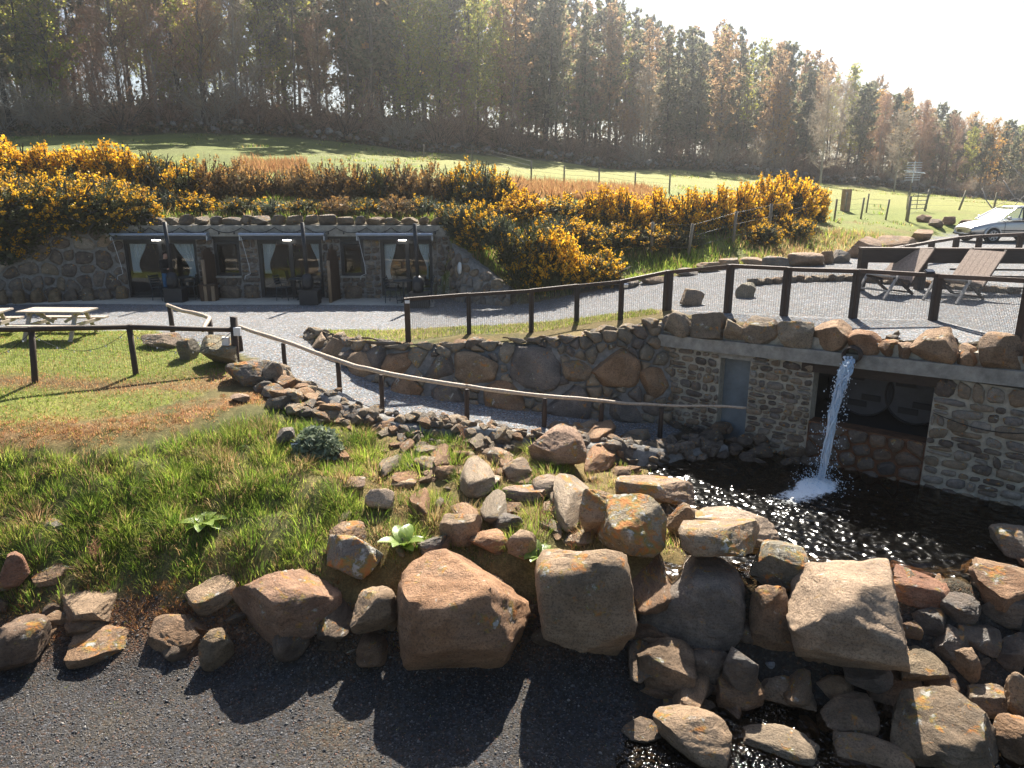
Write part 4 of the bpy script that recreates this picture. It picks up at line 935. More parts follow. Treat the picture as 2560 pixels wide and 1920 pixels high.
for i, ((p, zt), (q, zq)) in enumerate(zip(tops[:-1], tops[1:])):
    d = (q-p)[:2]; n = np.array([d[1], -d[0]])/np.linalg.norm(d)*.0
    MB().bar((p[0]+n[0], p[1]+n[1], zt-.035-.01*(i % 2)), (q[0]+n[0], q[1]+n[1], zq-.035-.01*(i % 2)), .085 if i < 5 else .10, .085, ).build('rail', M_RAIL if i >= 4 else M_POST, fe)
    L = np.linalg.norm(d); nn_ = np.array([d[1], -d[0]])/L
    if nn_[1] > 0: nn_ = -nn_
    net(p, q, FP[i][3]+.02, FP[i+1][3]+.02, min(zt-FP[i][3], zq-FP[i+1][3])-.1, fe, .05, .027, .0028, nn_*.062)
b_ = MB().box((tops[4][0][0]+.09, tops[4][0][1]-.1, tops[4][1]-.12), (.10, .05, .09), Matrix.Rotation(.5, 3, 'X')); b_.build('solar_lamp', M_WHITE, None)
so = bpy.data.objects['solar_lamp']; tag(so, 'small white framed solar lamp on a fence post by the gravel path', 'solar lamp')
m = MB(); p = (tops[9][0]*.78+tops[8][0]*.22); zz = tops[9][1]*.78+tops[8][1]*.22+.05
e = empty('solar_lamp', (p[0]+.15, p[1], zz), 0, 'dark solar lamp clipped on the fence rail in front of the deck chairs', 'solar lamp'); MB().box((0, -.05, 0), (.17, .12, .02), Matrix.Rotation(.35, 3, 'X')).build('panel', M_SOLAR, e); MB().box((0, -.05, -.025), (.19, .14, .02), Matrix.Rotation(.35, 3, 'X')).build('case', M_STEEL, e)
p = tops[0][0]; tag(MB().box((p[0]+.02, p[1]-.085, tops[0][1]-.08), (.11, .025, .07)).build('tag_plate', M_WHITE), 'small white plate on the end post of the mesh fence', 'plate')

# log handrail down the ramp
hr = empty('log_handrail', (0, 0, 0), 0, 'rustic peeled log handrail on dark posts running down the ramp to the doorway', 'handrail')
RP = [(604,878,2.55,819),(711,904,2.5,855),(850,979,2.12,904),(956,1024,1.85,934),(1167,1052,1.65,970),(1360,1069,1.45,993),(1502,1075,1.35,1006),(1650,1082,1.2,1016)]
rt = []
for i, (u, v, z, tv) in enumerate(RP):
    p = pz(u, v, z); zt = py(u, tv, p[1])[2]; rt.append(np.array([p[0], p[1], zt])); g = float(hz(p[0], p[1]))
    pts, rr = jitter_tube((p[0], p[1], min(g, z)-.3), (p[0]+R.uniform(-.02, .02), p[1], zt-.03), .055, .05, 5, .01, i); MB().tube(pts, rr, 8).build('post', M_POST, hr, True)
q = py(1866, 1022, 15.05); rt.append(np.array([q[0], q[1], q[2]]))
for k, (a, b) in enumerate([(0, 4), (4, 8)]):
    seg = rt[a:b+1]; pts = []; rr = []; n = 12*(len(seg)-1)
    for i in range(n+1):
        t = i/n*(len(seg)-1); j = min(int(t), len(seg)-2); f_ = t-j
        p0 = seg[max(j-1, 0)]; p1 = seg[j]; p2 = seg[j+1]; p3 = seg[min(j+2, len(seg)-1)]
        q = .5*((2*p1)+(-p0+p2)*f_+(2*p0-5*p1+4*p2-p3)*f_**2+(-p0+3*p1-3*p2+p3)*f_**3)
        q = q+np.array([0, 0, .03+.018*vnoise(np.array([t*2.5, k, 2.2]))]); pts.append(q); rr.append((.05 if k == 0 else .046-.018*i/n)*(1+.15*vnoise(np.array([t*4, k, 7.7]))))
    MB().tube(pts, rr, 10).build('pole', M_PALE, hr, True)
h2 = empty('log_rail', (0, 0, 0), 0, 'short peeled log rail on two posts beside the lawn rocks', 'handrail'); rt2 = []
for (u, v, z, tv) in [(432, 832, 2.58, 767), (530, 857, 2.58, 798)]:
    p = pz(u, v, z); zt = py(u, tv, p[1])[2]; rt2.append((p[0], p[1], zt)); MB().tube([(p[0], p[1], z-.4), (p[0], p[1], zt)], .07, 8).build('post', M_POST, h2, True)
end = pz(585, 832, 2.58); e3 = (end[0]+.1, rt2[1][1]-.9, rt2[1][2]-.12)
d = np.array(rt2[0])-np.array(rt2[1]); st = np.array(rt2[0])+d*.06
pts, rr = jitter_tube(st+np.array([0, 0, .03]), np.array(rt2[1])+np.array([0, 0, .03]), .055, .055, 8, .05, 3); pts2, rr2 = jitter_tube(np.array(rt2[1])+np.array([0, 0, .03]), np.array(e3), .055, .05, 5, .02, 4)
MB().tube(pts+pts2[1:], rr+rr2[1:], 9).build('pole', M_PALE, h2, True)

# lawn fence on the left
lf = empty('lawn_fence', (0, 0, 0), 0, 'dark round post and rail fence with wire netting across the lawn', 'fence')
LP = [(-150, 960, 2.38, 818, -12), (88, 956, 2.40, 817, -6), (340, 936, 2.43, 811, -14), (590, 908, 2.5, 792, -2)]
lt = []
for i, (u, v, z, tv, lean) in enumerate(LP):
    p = pz(u, v, z); tpx = py(u+lean-4, tv, p[1]); lt.append((p, tpx)); r_ = .065 if i < 3 else .085
    MB().tube([(p[0]+(p[0]-tpx[0])*.3, p[1], z-.35), (p[0], p[1], z), tuple(tpx)], r_, 10).build('post', M_POST, lf, True)
for i in range(3):
    a = lt[i][1]; b = lt[i+1][1]; zo = -.05 if i < 2 else -.06; bz = b[2]+(zo if i < 2 else -.30)
    MB().tube([(a[0], a[1]-.02, a[2]+zo), (b[0], b[1]-.02, bz)], .058, 8).build('rail', M_POST, lf, True)
    net(lt[i][0], lt[i+1][0], LP[i][2], LP[i+1][2], .85, lf, .05, .035, .0020, (0, .07))
for k, (i, c) in enumerate(((0, .5), (1, .42), (2, .5))):           # small lights strung on the fence
    a = np.array(lt[i][1]); b = np.array(lt[i+1][1]); pts = []
    for j in range(13):
        t = j/12; pts.append(tuple(a+(b-a)*t+np.array([0, -.09, -.12-c*4*t*(1-t)-(.18*t if i == 2 else 0)])))
    e = empty('string_lights', (0, 0, 0), 0, ('string of tiny lights hanging on the lawn fence bay beyond the picnic tables', 'string of tiny lights hanging on the lawn fence below the picnic table', 'string of tiny lights hanging on the fence bay by the white switch boxes')[k], 'string lights')
    MB().tube(pts, .006, 5).build('cord', M_BLACK, e)
    for j in range(1, 12, 2): MB().tube([Vector(pts[j]), Vector(pts[j])-Vector((0, 0, .035))], [.012, .014], 6).build('bulb', M_WHITE, e)
gp = lt[3][0]
for k, (du, zz, dy, rx) in enumerate(((14, 1.03-.26, -.10, .0), (-14, .55, -.12, .1), (-8, .25, -.12, -.15))):
    e = empty('switch_box', (gp[0]+du/1850*18.6, gp[1]+dy, 2.5+zz), 0, ('white square box at the top of the gate post', 'white rounded box on the side of the gate post', 'white box with dark cable low on the gate post')[k], 'switch box'); e.rotation_euler = (rx, rx, 0)
    MB().box((0, 0, 0), (.155, .08, .19)).build('case', M_WHITE, e)
    MB().box((0, -.042, 0), (.13, .01, .16)).build('lid', M_WHITE, e)
    if k == 2: MB().tube([(-.03, -.055, .1), (-.05, -.06, 0), (-.03, -.055, -.12)], .008, 5).build('cable', M_BLACK, e)

# heavy railing behind the deck, and the lower rail by the car park
M_SLEEPER = simple('black_brown_timber', (.030, .019, .014), .6, .4, 6, .5, .01, stretch=(.4, 5, 5))
dr = empty('timber_railing', (0, 0, 0), 0, 'heavy dark timber railing with broad top beam behind the deck chairs', 'railing')
zd = 3.72; a = np.array([9.45, 20.1]); b = np.array([15.6, 19.6]); 
def lerp(a, b, t): return a+(b-a)*t
zt = py(2160, 622, 20.1)[2]
for i, t in enumerate((0, .25, .5, .75, 1)):
    p = lerp(a, b, t); MB().box((p[0], p[1], (zd-.2+zt)/2), (.2, .2, zt-zd+.2)).build('post', M_SLEEPER, dr)
d = (b-a)/np.linalg.norm(b-a)
MB().bar((a[0]-d[0]*.12, a[1]-.13, zt-.17), (b[0]+d[0]*.3, b[1]-.13, zt-.17), .06, .36).build('beam', M_SLEEPER, dr); MB().bar((a[0]-d[0]*.15, a[1]-.06, zt+.02), (b[0]+d[0]*.3, b[1]-.06, zt+.02), .26, .05).build('cap_board', M_RAIL, dr)
for zz in (.62, .42, .12): MB().bar((a[0]+2.3, a[1]-.13, zd+zz), (b[0]+.3, b[1]-.13, zd+zz), .05, .09 if zz < .6 else .05).build('rail', M_SLEEPER, dr)
pr = empty('car_park_rail', (0, 0, 0), 0, 'dark sloping handrail in front of the silver car', 'railing'); prp = []
for (u, v, y) in [(2150, 636, 23.5), (2330, 605, 25.3), (2392, 595, 26), (2450, 590, 26.4), (2553, 585, 27), (2660, 580, 27.6)]:
    q = py(u, v, y); prp.append(q); g = float(hz(q[0], q[1]))
    if u > 2200: MB().box((q[0], q[1], (g-.2+q[2])/2), (.15, .15, q[2]-g+.2)).build('post', M_POST, pr)
for p, q in zip(prp[:-1], prp[1:]): MB().bar(tuple(p), tuple(q), .13, .09).build('rail', M_RAIL, pr)

# ------------------------------------------------------------------ picnic tables
M_PICW = simple('weathered_table_wood', (.42, .35, .28), .75, .3, 7, .4, .006, stretch=(.5, 6, 6))
def picnic(loc, rz, desc):
    e = empty('picnic_table', loc, rz, desc, 'picnic table'); L = 1.8
    for i in range(5): MB().box((0, -.30+i*.15, .74), (L, .14, .042)).build('top_plank', M_PICW, e)
    for s_ in (-1, 1):
        for i in range(2): MB().box((0, s_*(.62+i*.135), .44), (L, .125, .042)).build('seat_plank', M_PICW, e)
        x = s_*.62
        MB().box((x, 0, .695), (.045, .72, .09)).build('top_batten', M_PICW, e); MB().box((x+.05, 0, .395), (.045, 1.5, .09)).build('cross_beam', M_PICW, e)
        for t in (-1, 1): MB().bar((x, t*.20, .715), (x, t*.62, .0), .045, .10, (1, 0, 0)).build('leg', M_PICW, e)
        MB().bar((x-.03*s_, 0, .66), (x*.25, 0, .42), .045, .07).build('brace', M_PICW, e)
p = hit(140, 850); picnic((p[0]-.05, p[1]+.35, float(hz(p[0], p[1]))), math.radians(-2), 'weathered picnic table standing whole on the lawn behind the fence')
picnic((p[0]-2.25, p[1]+.15, float(hz(p[0]-2.2, p[1]))), math.radians(6), 'weathered picnic table cut by the frame, next to the whole one')

# ------------------------------------------------------------------ deck chairs
M_DECKW = simple('reddish_deck_wood', (.38, .27, .20), .75, .35, 6, .5, .006, stretch=(6, 6, .5))
M_DECKG = simple('silvered_wood', (.36, .33, .30), .7, .25, 8, .4, .005, stretch=(6, 6, .5))
def deck_chair(loc, rz, desc):
    e = empty('deck_chair', loc, rz, desc, 'deck chair'); e.scale = (1.18, 1.18, 1.2); W_ = .74
    a = Vector((0, .16, .30)); b = Vector((0, .88, .96))
    for i in range(6):
        x = -W_/2+W_*(i+.5)/6; MB().bar(a+Vector((x, 0, 0)), b+Vector((x, 0, 0)), W_/6*.96, .028, (0, -.68, .73)).build('back_slat', M_DECKW, e)
    for s_ in (-1, 1):
        MB().bar((s_*W_*.46, .10, .19), (s_*W_*.46, .94, .99), .045, .05).build('back_rail', M_POST, e)
        MB().bar((s_*W_*.46, -.74, .0), (s_*W_*.46, -.28, .52), .045, .05).build('front_leg', M_DECKG, e); MB().bar((s_*W_*.40, -.36, .44), (s_*W_*.40, .40, .02), .045, .05).build('rear_leg', M_POST, e)
        MB().bar((s_*W_*.43, -.42, .41), (s_*W_*.43, .22, .29), .04, .05).build('seat_rail', M_POST, e)
    for i in range(6):
        t = (i+.5)/6; MB().box((0, -.42+.62*t, .45-.12*t), (W_*.86, .095, .025), Matrix.Rotation(-.19, 3, 'X')).build('seat_slat', M_DECKG if i < 2 else M_DECKW, e)
    MB().bar((-W_*.46, -.60, .16), (W_*.46, -.60, .16), .04, .04).build('stretcher', M_DECKG, e); MB().bar((-W_*.42, .34, .06), (W_*.42, .34, .06), .04, .04).build('stretcher', M_POST, e)
for u, v, ds in ((2222, 742, 'reddish slatted deck chair by the left end of the heavy railing'), (2395, 754, 'reddish slatted deck chair behind the fence post with the solar lamp')):
    p = pz(u, v, 3.69); deck_chair((p[0], p[1], float(hz(p[0], p[1]))), math.radians(-58), ds)

# ------------------------------------------------------------------ silver car
def car(loc, rz):
    e = empty('parked_car', loc, rz, 'silver hatchback parked on the gravel beyond the timber railings', 'car')
    m, nt, b = newmat('silver_paint'); b.inputs['Base Color'].default_value = (.56, .55, .52, 1); b.inputs['Metallic'].default_value = .75; b.inputs['Roughness'].default_value = .32; b.inputs['Coat Weight'].default_value = .6
    n = noise(nt, objcoord(nt), 60, 2); nt.links.new(ramp(nt, n, [(0, (.50, .49, .47)), (1, (.60, .59, .56))]), b.inputs['Base Color']); M_SIL = m
    M_TYRE = simple('tyre_rubber', (.015, .015, .016), .85, .2, 20, .3, .005); M_ALLOY = simple('alloy_wheel', (.5, .5, .5), .35, .1, 9, .02, .002, metal=.8)
    M_CGL = glassmat('car_glass', .34); M_TRIM = simple('black_trim', (.015, .015, .016), .5, .1, 9, .05, .003); M_LENS = simple('headlamp_lens', (.55, .58, .6), .12, .1, 9, 0, .001)
    # side profile (x forward, z up): lower body and hood line; width shrinks towards nose and roof
    st = [(-2.12,.42,.86,.70),(-2.05,.30,.98,.78),(-1.7,.22,1.02,.85),(-1.0,.20,.98,.88),(0,.20,.95,.885),(.75,.20,.93,.88),(1.25,.22,.88,.86),(1.65,.25,.80,.83),(1.95,.30,.70,.74),(2.10,.36,.60,.60)]
    vs = []; fs = []; rg = 12
    for x, z0, z1, hw in st:
        pr_ = [(-hw*.82,z0),(-hw*.97,z0+.12),(-hw,z0+(z1-z0)*.55),(-hw*.97,z1-.07),(-hw*.88,z1),(-hw*.45,z1+.045),(hw*.45,z1+.045),(hw*.88,z1),(hw*.97,z1-.07),(hw,z0+(z1-z0)*.55),(hw*.97,z0+.12),(hw*.82,z0)]
        vs += [(x, y, z) for y, z in pr_]
    for i in range(len(st)-1):
        for k in range(rg): fs.append((i*rg+k, i*rg+(k+1) % rg, (i+1)*rg+(k+1) % rg, (i+1)*rg+k))
    fs.append(tuple(range(rg))); fs.append(tuple((len(st)-1)*rg+rg-1-k for k in range(rg)))
    mb = MB(); mb.add(vs, fs); bo = mb.build('body', M_SIL, e, True); sb = bo.modifiers.new('s', 'SUBSURF'); sb.levels = 2; sb.render_levels = 2
    # cabin: glasshouse with pillars and roof
    g0 = [(-1.95,1.0,.80),(-1.55,1.36,.62),(-.9,1.475,.60),(-.1,1.485,.60),(.25,1.44,.60),(1.05,.94,.78)]
    vs = []; fs = []
    for x, z, hw in g0: vs += [(x, -hw, z), (x, hw, z), (x, -.86, .92), (x, .86, .92)]
    roof = MB(); rv = []
    for x, z, hw in g0[1:5]: rv += [(x, -hw-.02, z-.015), (x, -hw*.6, z+.03), (x, hw*.6, z+.03), (x, hw+.02, z-.015)]
    rf = [(i*4+k, i*4+k+1, (i+1)*4+k+1, (i+1)*4+k) for i in range(3) for k in range(3)]
    roof.add(rv, rf); ro = roof.build('roof', M_SIL, e, True)
    sd2 = ro.modifiers.new('t', 'SOLIDIFY'); sd2.thickness = .04
    MB().add([(.27, -.60, 1.43), (.27, .60, 1.43), (1.05, .76, .95), (1.05, -.76, .95)], [(0, 1, 2, 3)]).build('windscreen', M_CGL, e); MB().add([(-1.57, -.60, 1.35), (-1.57, .60, 1.35), (-1.97, .74, 1.0), (-1.97, -.74, 1.0)], [(3, 2, 1, 0)]).build('rear_window', M_CGL, e)
    for s_ in (-1, 1):
        MB().add([(.20, s_*.615, 1.42), (.92, s_*.80, .97), (.02, s_*.82, .97), (-.08, s_*.62, 1.455)], [(0, 1, 2, 3)]).build('front_side_window', M_CGL, e)
        MB().add([(-.14, s_*.62, 1.455), (-.04, s_*.82, .97), (-1.0, s_*.81, .99), (-.95, s_*.615, 1.44)], [(0, 1, 2, 3)]).build('rear_side_window', M_CGL, e)
        MB().add([(-1.01, s_*.615, 1.43), (-1.06, s_*.81, .99), (-1.75, s_*.76, 1.0), (-1.5, s_*.62, 1.36)], [(0, 1, 2, 3)]).build('quarter_window', M_CGL, e)
        MB().bar((.25, s_*.615, 1.44), (1.05, s_*.80, .95), .05, .05).build('front_pillar', M_SIL, e); MB().bar((-.11, s_*.625, 1.46), (-.01, s_*.83, .96), .06, .03).build('middle_pillar', M_TRIM, e); MB().bar((-1.5, s_*.62, 1.37), (-1.95, s_*.77, .98), .10, .06).build('rear_pillar', M_SIL, e); MB().bar((-.98, s_*.62, 1.44), (-1.03, s_*.82, .98), .05, .03).build('quarter_pillar', M_TRIM, e)
        mr = MB().tube([(.72, s_*.86, 1.0), (.74, s_*.93, 1.04), (.73, s_*1.02, 1.05), (.72, s_*1.07, 1.04)], [.03, .075, .085, .05], 10).build('wing_mirror', M_SIL, e, True)
        MB().bar((-1.9, s_*.865, .915), (.9, s_*.862, .90), .02, .03).build('window_trim', M_TRIM, e)
        MB().bar((-1.0, s_*.888, .52), (.95, s_*.885, .52), .02, .045).build('door_moulding', M_TRIM, e)
        for xx in (.78, -.14, -.98): MB().bar((xx, s_*.886, .28), (xx, s_*.868, .90), .012, .008, (1, 0, 0)).build('door_seam', M_TRIM, e)
        MB().bar((-.12, s_*.889, .78), (.10, s_*.889, .78), .03, .03).build('door_handle', M_SIL, e); MB().bar((-1.12, s_*.889, .79), (-.9, s_*.889, .79), .03, .03).build('door_handle', M_SIL, e)
        MB().add([(1.62, s_*.80, .74), (1.98, s_*.60, .66), (2.04, s_*.52, .56), (1.88, s_*.74, .55)], [(0, 1, 2, 3)]).build('headlight', M_LENS, e).location.z = .035
        MB().box((2.0, s_*.58, .36), (.12, .22, .09)).build('fog_lamp_recess', M_TRIM, e)
        for x in (1.28, -1.28):
            wh = empty('wheel', (0, 0, 0)); wh.parent = e; wh.location = (x, s_*.80, .315); wh.name = 'wheel'
            MB().tube([(0, -.11*s_, 0), (0, -.10*s_, 0), (0, .10*s_, 0), (0, .12*s_, 0)], [.26, .315, .315, .27], 28).build('tyre', M_TYRE, wh, True)
            MB().tube([(0, .115*s_, 0), (0, .125*s_, 0)], .215, 24).build('rim', M_TRIM, wh)
            for k in range(7):
                a_ = k*math.tau/7; MB().bar((0, .135*s_, 0), (.2*math.cos(a_), .135*s_, .2*math.sin(a_)), .05, .02, (0, 1, 0)).build('spoke', M_ALLOY, wh)
            m_ = MB(); m_.tube([(.205*math.cos(t), .132*s_, .205*math.sin(t)) for t in np.linspace(0, math.tau, 25)], .016, 6, False); m_.build('rim_lip', M_ALLOY, wh, True)
            m_ = MB(); m_.tube([(.36*math.cos(t), .075*s_, .36*math.sin(t)) for t in np.linspace(-.25, math.pi+.25, 20)], .045, 8); m_.build('wheel_arch', M_SIL, wh, True)
            m_ = MB(); m_.tube([(0, .06*s_, 0), (0, .098*s_, 0)], .355, 24).build('arch_shadow_gap', M_TRIM, wh)
    MB().box((2.07, 0, .47), (.06, .7, .12)).build('grille', M_TRIM, e); MB().box((2.06, 0, .34), (.08, .9, .07)).build('lower_grille', M_TRIM, e)
    for s_ in (-1, 1): MB().box((-2.03, s_*.68, .84), (.1, .18, .26)).build('tail_light', simple('red_lens', (.35, .01, .01), .2, .1), e)
    return e
p = pz(2476, 608, 4.08); car((p[0]+1.25, p[1]+.9, float(hz(p[0]+1.25, p[1]+.9))), math.radians(183))
# ------------------------------------------------------------------ aerials on a pole, field fences
fo = hit(2264, 552, miny=28); tp = py(2287, 405, fo[1])
ae = empty('aerial_mast', (0, 0, 0), 0, 'leaning pole with two white television aerials at the meadow edge', 'aerial')
MB().tube([(fo[0], fo[1], fo[2]-.3), tuple(tp)], [.045, .03], 8).build('mast', M_GREYPOST, ae, True)
M_AER = simple('white_aerial', (.75, .77, .8), .4, .05, 5, 0, .001, metal=.2)
dv = (tp-fo)/np.linalg.norm(tp-fo)
for i in range(8):
    c = tp-dv*(.04+i*.125); MB().bar((c[0]-.42, c[1]-.05, c[2]), (c[0]+.38, c[1]-.05, c[2]+.01), .03, .03).build('element', M_AER, ae)
MB().bar(tuple(tp-dv*1.05+np.array([0, -.05, 0])), tuple(tp+dv*.05+np.array([0, -.05, 0])), .035, .035).build('boom', M_AER, ae)
for i in range(6):
    c = tp-dv*.5; MB().bar((c[0]-.3+i*.16, c[1]-.3, c[2]-.02-.015*i), (c[0]-.3+i*.16, c[1]+.4, c[2]+.07-.015*i), .02, .02).build('cross_element', M_AER, ae)
MB().bar((tp[0]-dv[0]*.5-.35, tp[1], tp[2]-.46), (tp[0]-dv[0]*.5+.6, tp[1], tp[2]-.54), .05, .05).build('cross_boom', M_AER, ae)
def post_line(name, desc, pts, hgt, r_=.05, wires=4, mat=None, lean=0):
    e = empty(name, (0, 0, 0), 0, desc, 'fence'); tp_ = []
    for i, (u, v, lx) in enumerate(pts):
        p = hit(u, v, miny=24); h = hgt*R.uniform(.92, 1.06); t = (p[0]+lx*h, p[1]+R.uniform(-.03, .03), p[2]+h)
        MB().tube([(p[0], p[1], p[2]-.3), t], [r_, r_*.95], 7).build('post', mat or M_GREYPOST, e, True); tp_.append((p, np.array(t)))
    for k in range(wires):
        f_ = .25+.7*k/max(1, wires-1); pp = [tuple(p+(t-p)*f_) for p, t in tp_]
        if len(pp) > 1: MB().tube(pp, .006, 4).build('wire', M_WIRE, e)
    return e
post_line('field_fence', 'line of thin posts and wire along the lower edge of the sunlit meadow', [(1060,396,0),(1180,400,0),(1328,450,0),(1410,458,0),(1497,465,0),(1587,475,0),(1673,482,0)], 1.05)
post_line('wire_fence', 'short wire fence of pale stakes right of the gorse', [(2085,553,.03),(2151,548,.06),(2213,550,.10)], 1.1)
post_line('stake_fence', 'thin stakes in the meadow behind the wire fence', [(2165,532,.04),(2112,530,.02)], 1.1, .045, 0)
post_line('bank_fence', 'grey stakes half hidden under the row of flowering gorse', [(1628,638,0),(1719,640,.10),(1832,610,.04),(1922,590,0),(2010,570,0)], 1.2, .06, 3)
post_line('corner_fence', 'leaning fence posts climbing past the aerial pole to the wood', [(2268,555,.02),(2310,528,.14),(2395,525,.3),(2482,530,.08)], 1.25, .07, 3)
e = empty('field_gate', tuple(hit(2290, 530, miny=28)), math.radians(25), 'galvanised field gate beside the aerial pole', 'gate')
for k in range(5): MB().tube([(-.9, 0, .2+k*.24), (.9, 0, .2+k*.24)], .02, 6).build('bar', M_WIRE, e)
for x in (-.9, 0, .9): MB().tube([(x, 0, .15), (x, 0, 1.2)], .022, 6).build('upright', M_WIRE, e)
p = hit(2112, 528, miny=28); tag(MB().box((p[0], p[1], p[2]+.55), (.42, .3, 1.3), Matrix.Rotation(.2, 3, 'Z')).build('gate_stone', simple('pink_stone', (.34, .22, .16), .9, .3, 4, .5, .02)), 'upright pinkish stone gatepost standing in the meadow', 'stone')
# ------------------------------------------------------------------ boulders (boxes read off the photograph at 2212 px width)
K_ = 2560/2212
def B(u0, v0, u1, v1, col, label, **k):
    return boulder(u0*K_, v0*K_, u1*K_, v1*K_, col, label, **k)
ORA = (.47,.235,.11); TAN = (.43,.29,.175); RED = (.42,.175,.095); GRY = (.20,.19,.175); DRK = (.10,.085,.07); PAL = (.58,.44,.32); BRN = (.30,.165,.08); LGR = (.30,.28,.25)
# front row along the gravel
B(500,1225,742,1420,(.38,.20,.115),'broad reddish boulder with grey crust standing on the dark gravel',seed=21,boxy=2.2,lich=.3,base=0.0,rz=.1)
B(705,1170,828,1268,LGR,'white and orange lichened boulder behind the broad reddish one',seed=22,lich=1.1,cuts=13)
B(755,1265,862,1370,TAN,'tan angular stone wedged beside the largest orange boulder',seed=23,base=.45)
B(698,1350,850,1440,DRK,'dark low rock between the broad reddish and the largest orange boulder',seed=24,base=-.02)
B(855,1185,1146,1455,ORA,'largest smooth orange-brown boulder with dark streaks at the gravel edge',seed=25,boxy=1.4,cuts=9,lich=.0,base=0.0,rz=0,rough=.045)
B(1155,1185,1377,1418,(.42,.285,.17),'square buff boulder with pale grey top right of the largest one',seed=26,boxy=4.2,cuts=8,lich=.25,base=.02,rz=.05)
B(1375,1195,1612,1412,(.21,.185,.16),'grey rounded boulder with wrinkled face left of the narrow brown stone',seed=27,boxy=1.8,lich=.0,base=.08)
B(1615,1250,1727,1422,BRN,'narrow upright brown stone leaning on the pale topped boulder',seed=28,boxy=3.2,base=.05)
B(1698,1205,1967,1452,(.60,.43,.29),'huge boulder with bright flat pale top at the pond rim',seed=131,boxy=2.6,cuts=6,lich=.0,base=.0,rz=-.1)
B(1905,1210,2072,1327,RED,'smooth red stone on the pond rim',seed=30,boxy=3.4,lich=.0,base=.55)
B(2068,1203,2260,1350,(.40,.24,.13),'orange block at the right end of the pond rim',seed=31,boxy=4.0,lich=.0,base=.5)
B(1465,1120,1642,1204,(.40,.30,.20),'buff boulder splashed with orange lichen above the grey rounded boulder',seed=32,lich=.6,base=1.1,cuts=12,boxy=2.4)
B(1620,1165,1747,1278,(.19,.20,.16),'grey-green stone with moss spots on the pond rim',seed=33,lich=.6,base=.8)
B(1488,1092,1684,1185,PAL,'long pale slab sloping into the pond',seed=34,lich=.25,base=.95,boxy=3.6)
B(1250,1040,1332,1165,TAN,'upright tan stone with orange lichen left of the mossy boulder',seed=35,lich=.9,base=1.05)
B(1288,1065,1442,1205,(.33,.28,.19),'round boulder with orange lichen top and dark mossy front',seed=36,lich=1.2,base=.98,boxy=2.8)
B(1438,1085,1502,1165,TAN,'small tan stone between the mossy boulder and the pond',seed=37,lich=.3,base=.95)
B(1328,1028,1502,1092,(.44,.30,.20),'flat orange-spotted slab at the pond edge behind the mossy boulder',seed=38,lich=.7,base=1.1,boxy=4)
B(118,1265,292,1358,TAN,'tan slab lying tilted under the grass edge',seed=39,boxy=3.6,lich=.0)
B(138,1340,322,1445,BRN,'brown slab at the gravel edge below the tilted tan slab',seed=40)
B(-20,1325,112,1455,(.16,.095,.06),'dark brown rock cut by the frame at the gravel edge',seed=41,base=.0)
B(398,1240,512,1332,TAN,'tan wedge stone next to the broad reddish boulder',seed=42,lich=.1)
B(318,1330,432,1425,BRN,'brown broken stone at the gravel edge below the tan wedge',seed=43)
B(428,1355,507,1452,(.22,.15,.08),'small earth-stained stone left of the broad reddish boulder',seed=44,base=.0)
B(-12,1175,66,1295,RED,'red-brown rock in the grass cut by the frame',seed=45,lich=.1)
B(68,1210,160,1268,BRN,'flat brown stone sunk in the grass beside the red-brown rock',seed=46)
B(92,1120,142,1152,GRY,'small grey stone nearly buried in tall grass',seed=47)
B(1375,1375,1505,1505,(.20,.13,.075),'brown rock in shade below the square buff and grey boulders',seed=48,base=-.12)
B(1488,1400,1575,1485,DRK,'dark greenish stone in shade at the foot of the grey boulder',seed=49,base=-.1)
# stones in the stream below the pond
ST = [(1410,1520,1582,1665,TAN,'tan block standing in the glittering wet gravel'),(1538,1440,1652,1548,BRN,'brown wedge stone behind the tan block in the stream'),(1638,1450,1768,1545,(.30,.20,.12),'peaked sandstone in the stream beside the brown wedge'),
 (1598,1560,1772,1668,(.24,.19,.13),'mottled stone at the bottom edge right of the tan block'),(1762,1490,1902,1592,(.36,.235,.14),'flat topped orange stone in the middle of the stream rocks'),(1738,1440,1842,1505,BRN,'rough brown stone under the huge pale topped boulder'),
 (1868,1440,1992,1545,(.29,.19,.115),'slabby sandstone behind the biggest stream rock'),(1978,1440,2088,1520,(.42,.31,.23),'pale rough stone above the biggest stream rock'),(1922,1480,2158,1668,(.21,.15,.09),'biggest dark brown pointed rock in the stream pile'),
 (2078,1475,2194,1565,(.27,.21,.15),'mottled rough stone right of the biggest stream rock'),(1932,1385,2052,1475,(.20,.155,.09),'olive-brown stone in shade under the red rim stone'),(2052,1350,2194,1445,(.40,.26,.14),'orange lichened slab under the right end of the rim'),
 (2050,1395,2122,1485,(.38,.25,.15),'small cracked orange block below the lichened slab'),(2168,1400,2262,1565,TAN,'tall tan stone cut by the frame among the stream rocks'),(1798,1585,1978,1690,(.33,.22,.13),'long orange stone at the bottom edge of the picture'),
 (2140,1540,2260,1660,BRN,'brown stone in the bottom corner by the biggest stream rock'),(1480,1620,1560,1670,BRN,'little brown stone tip at the bottom edge')]
for k, (a, b, c, d, col, lab) in enumerate(ST): B(a, b, c, d, col, lab, seed=60+k, base=-.28 if b > 1430 else -.05, lich=.05, boxy=R.uniform(2.4, 3.6), cuts=12)
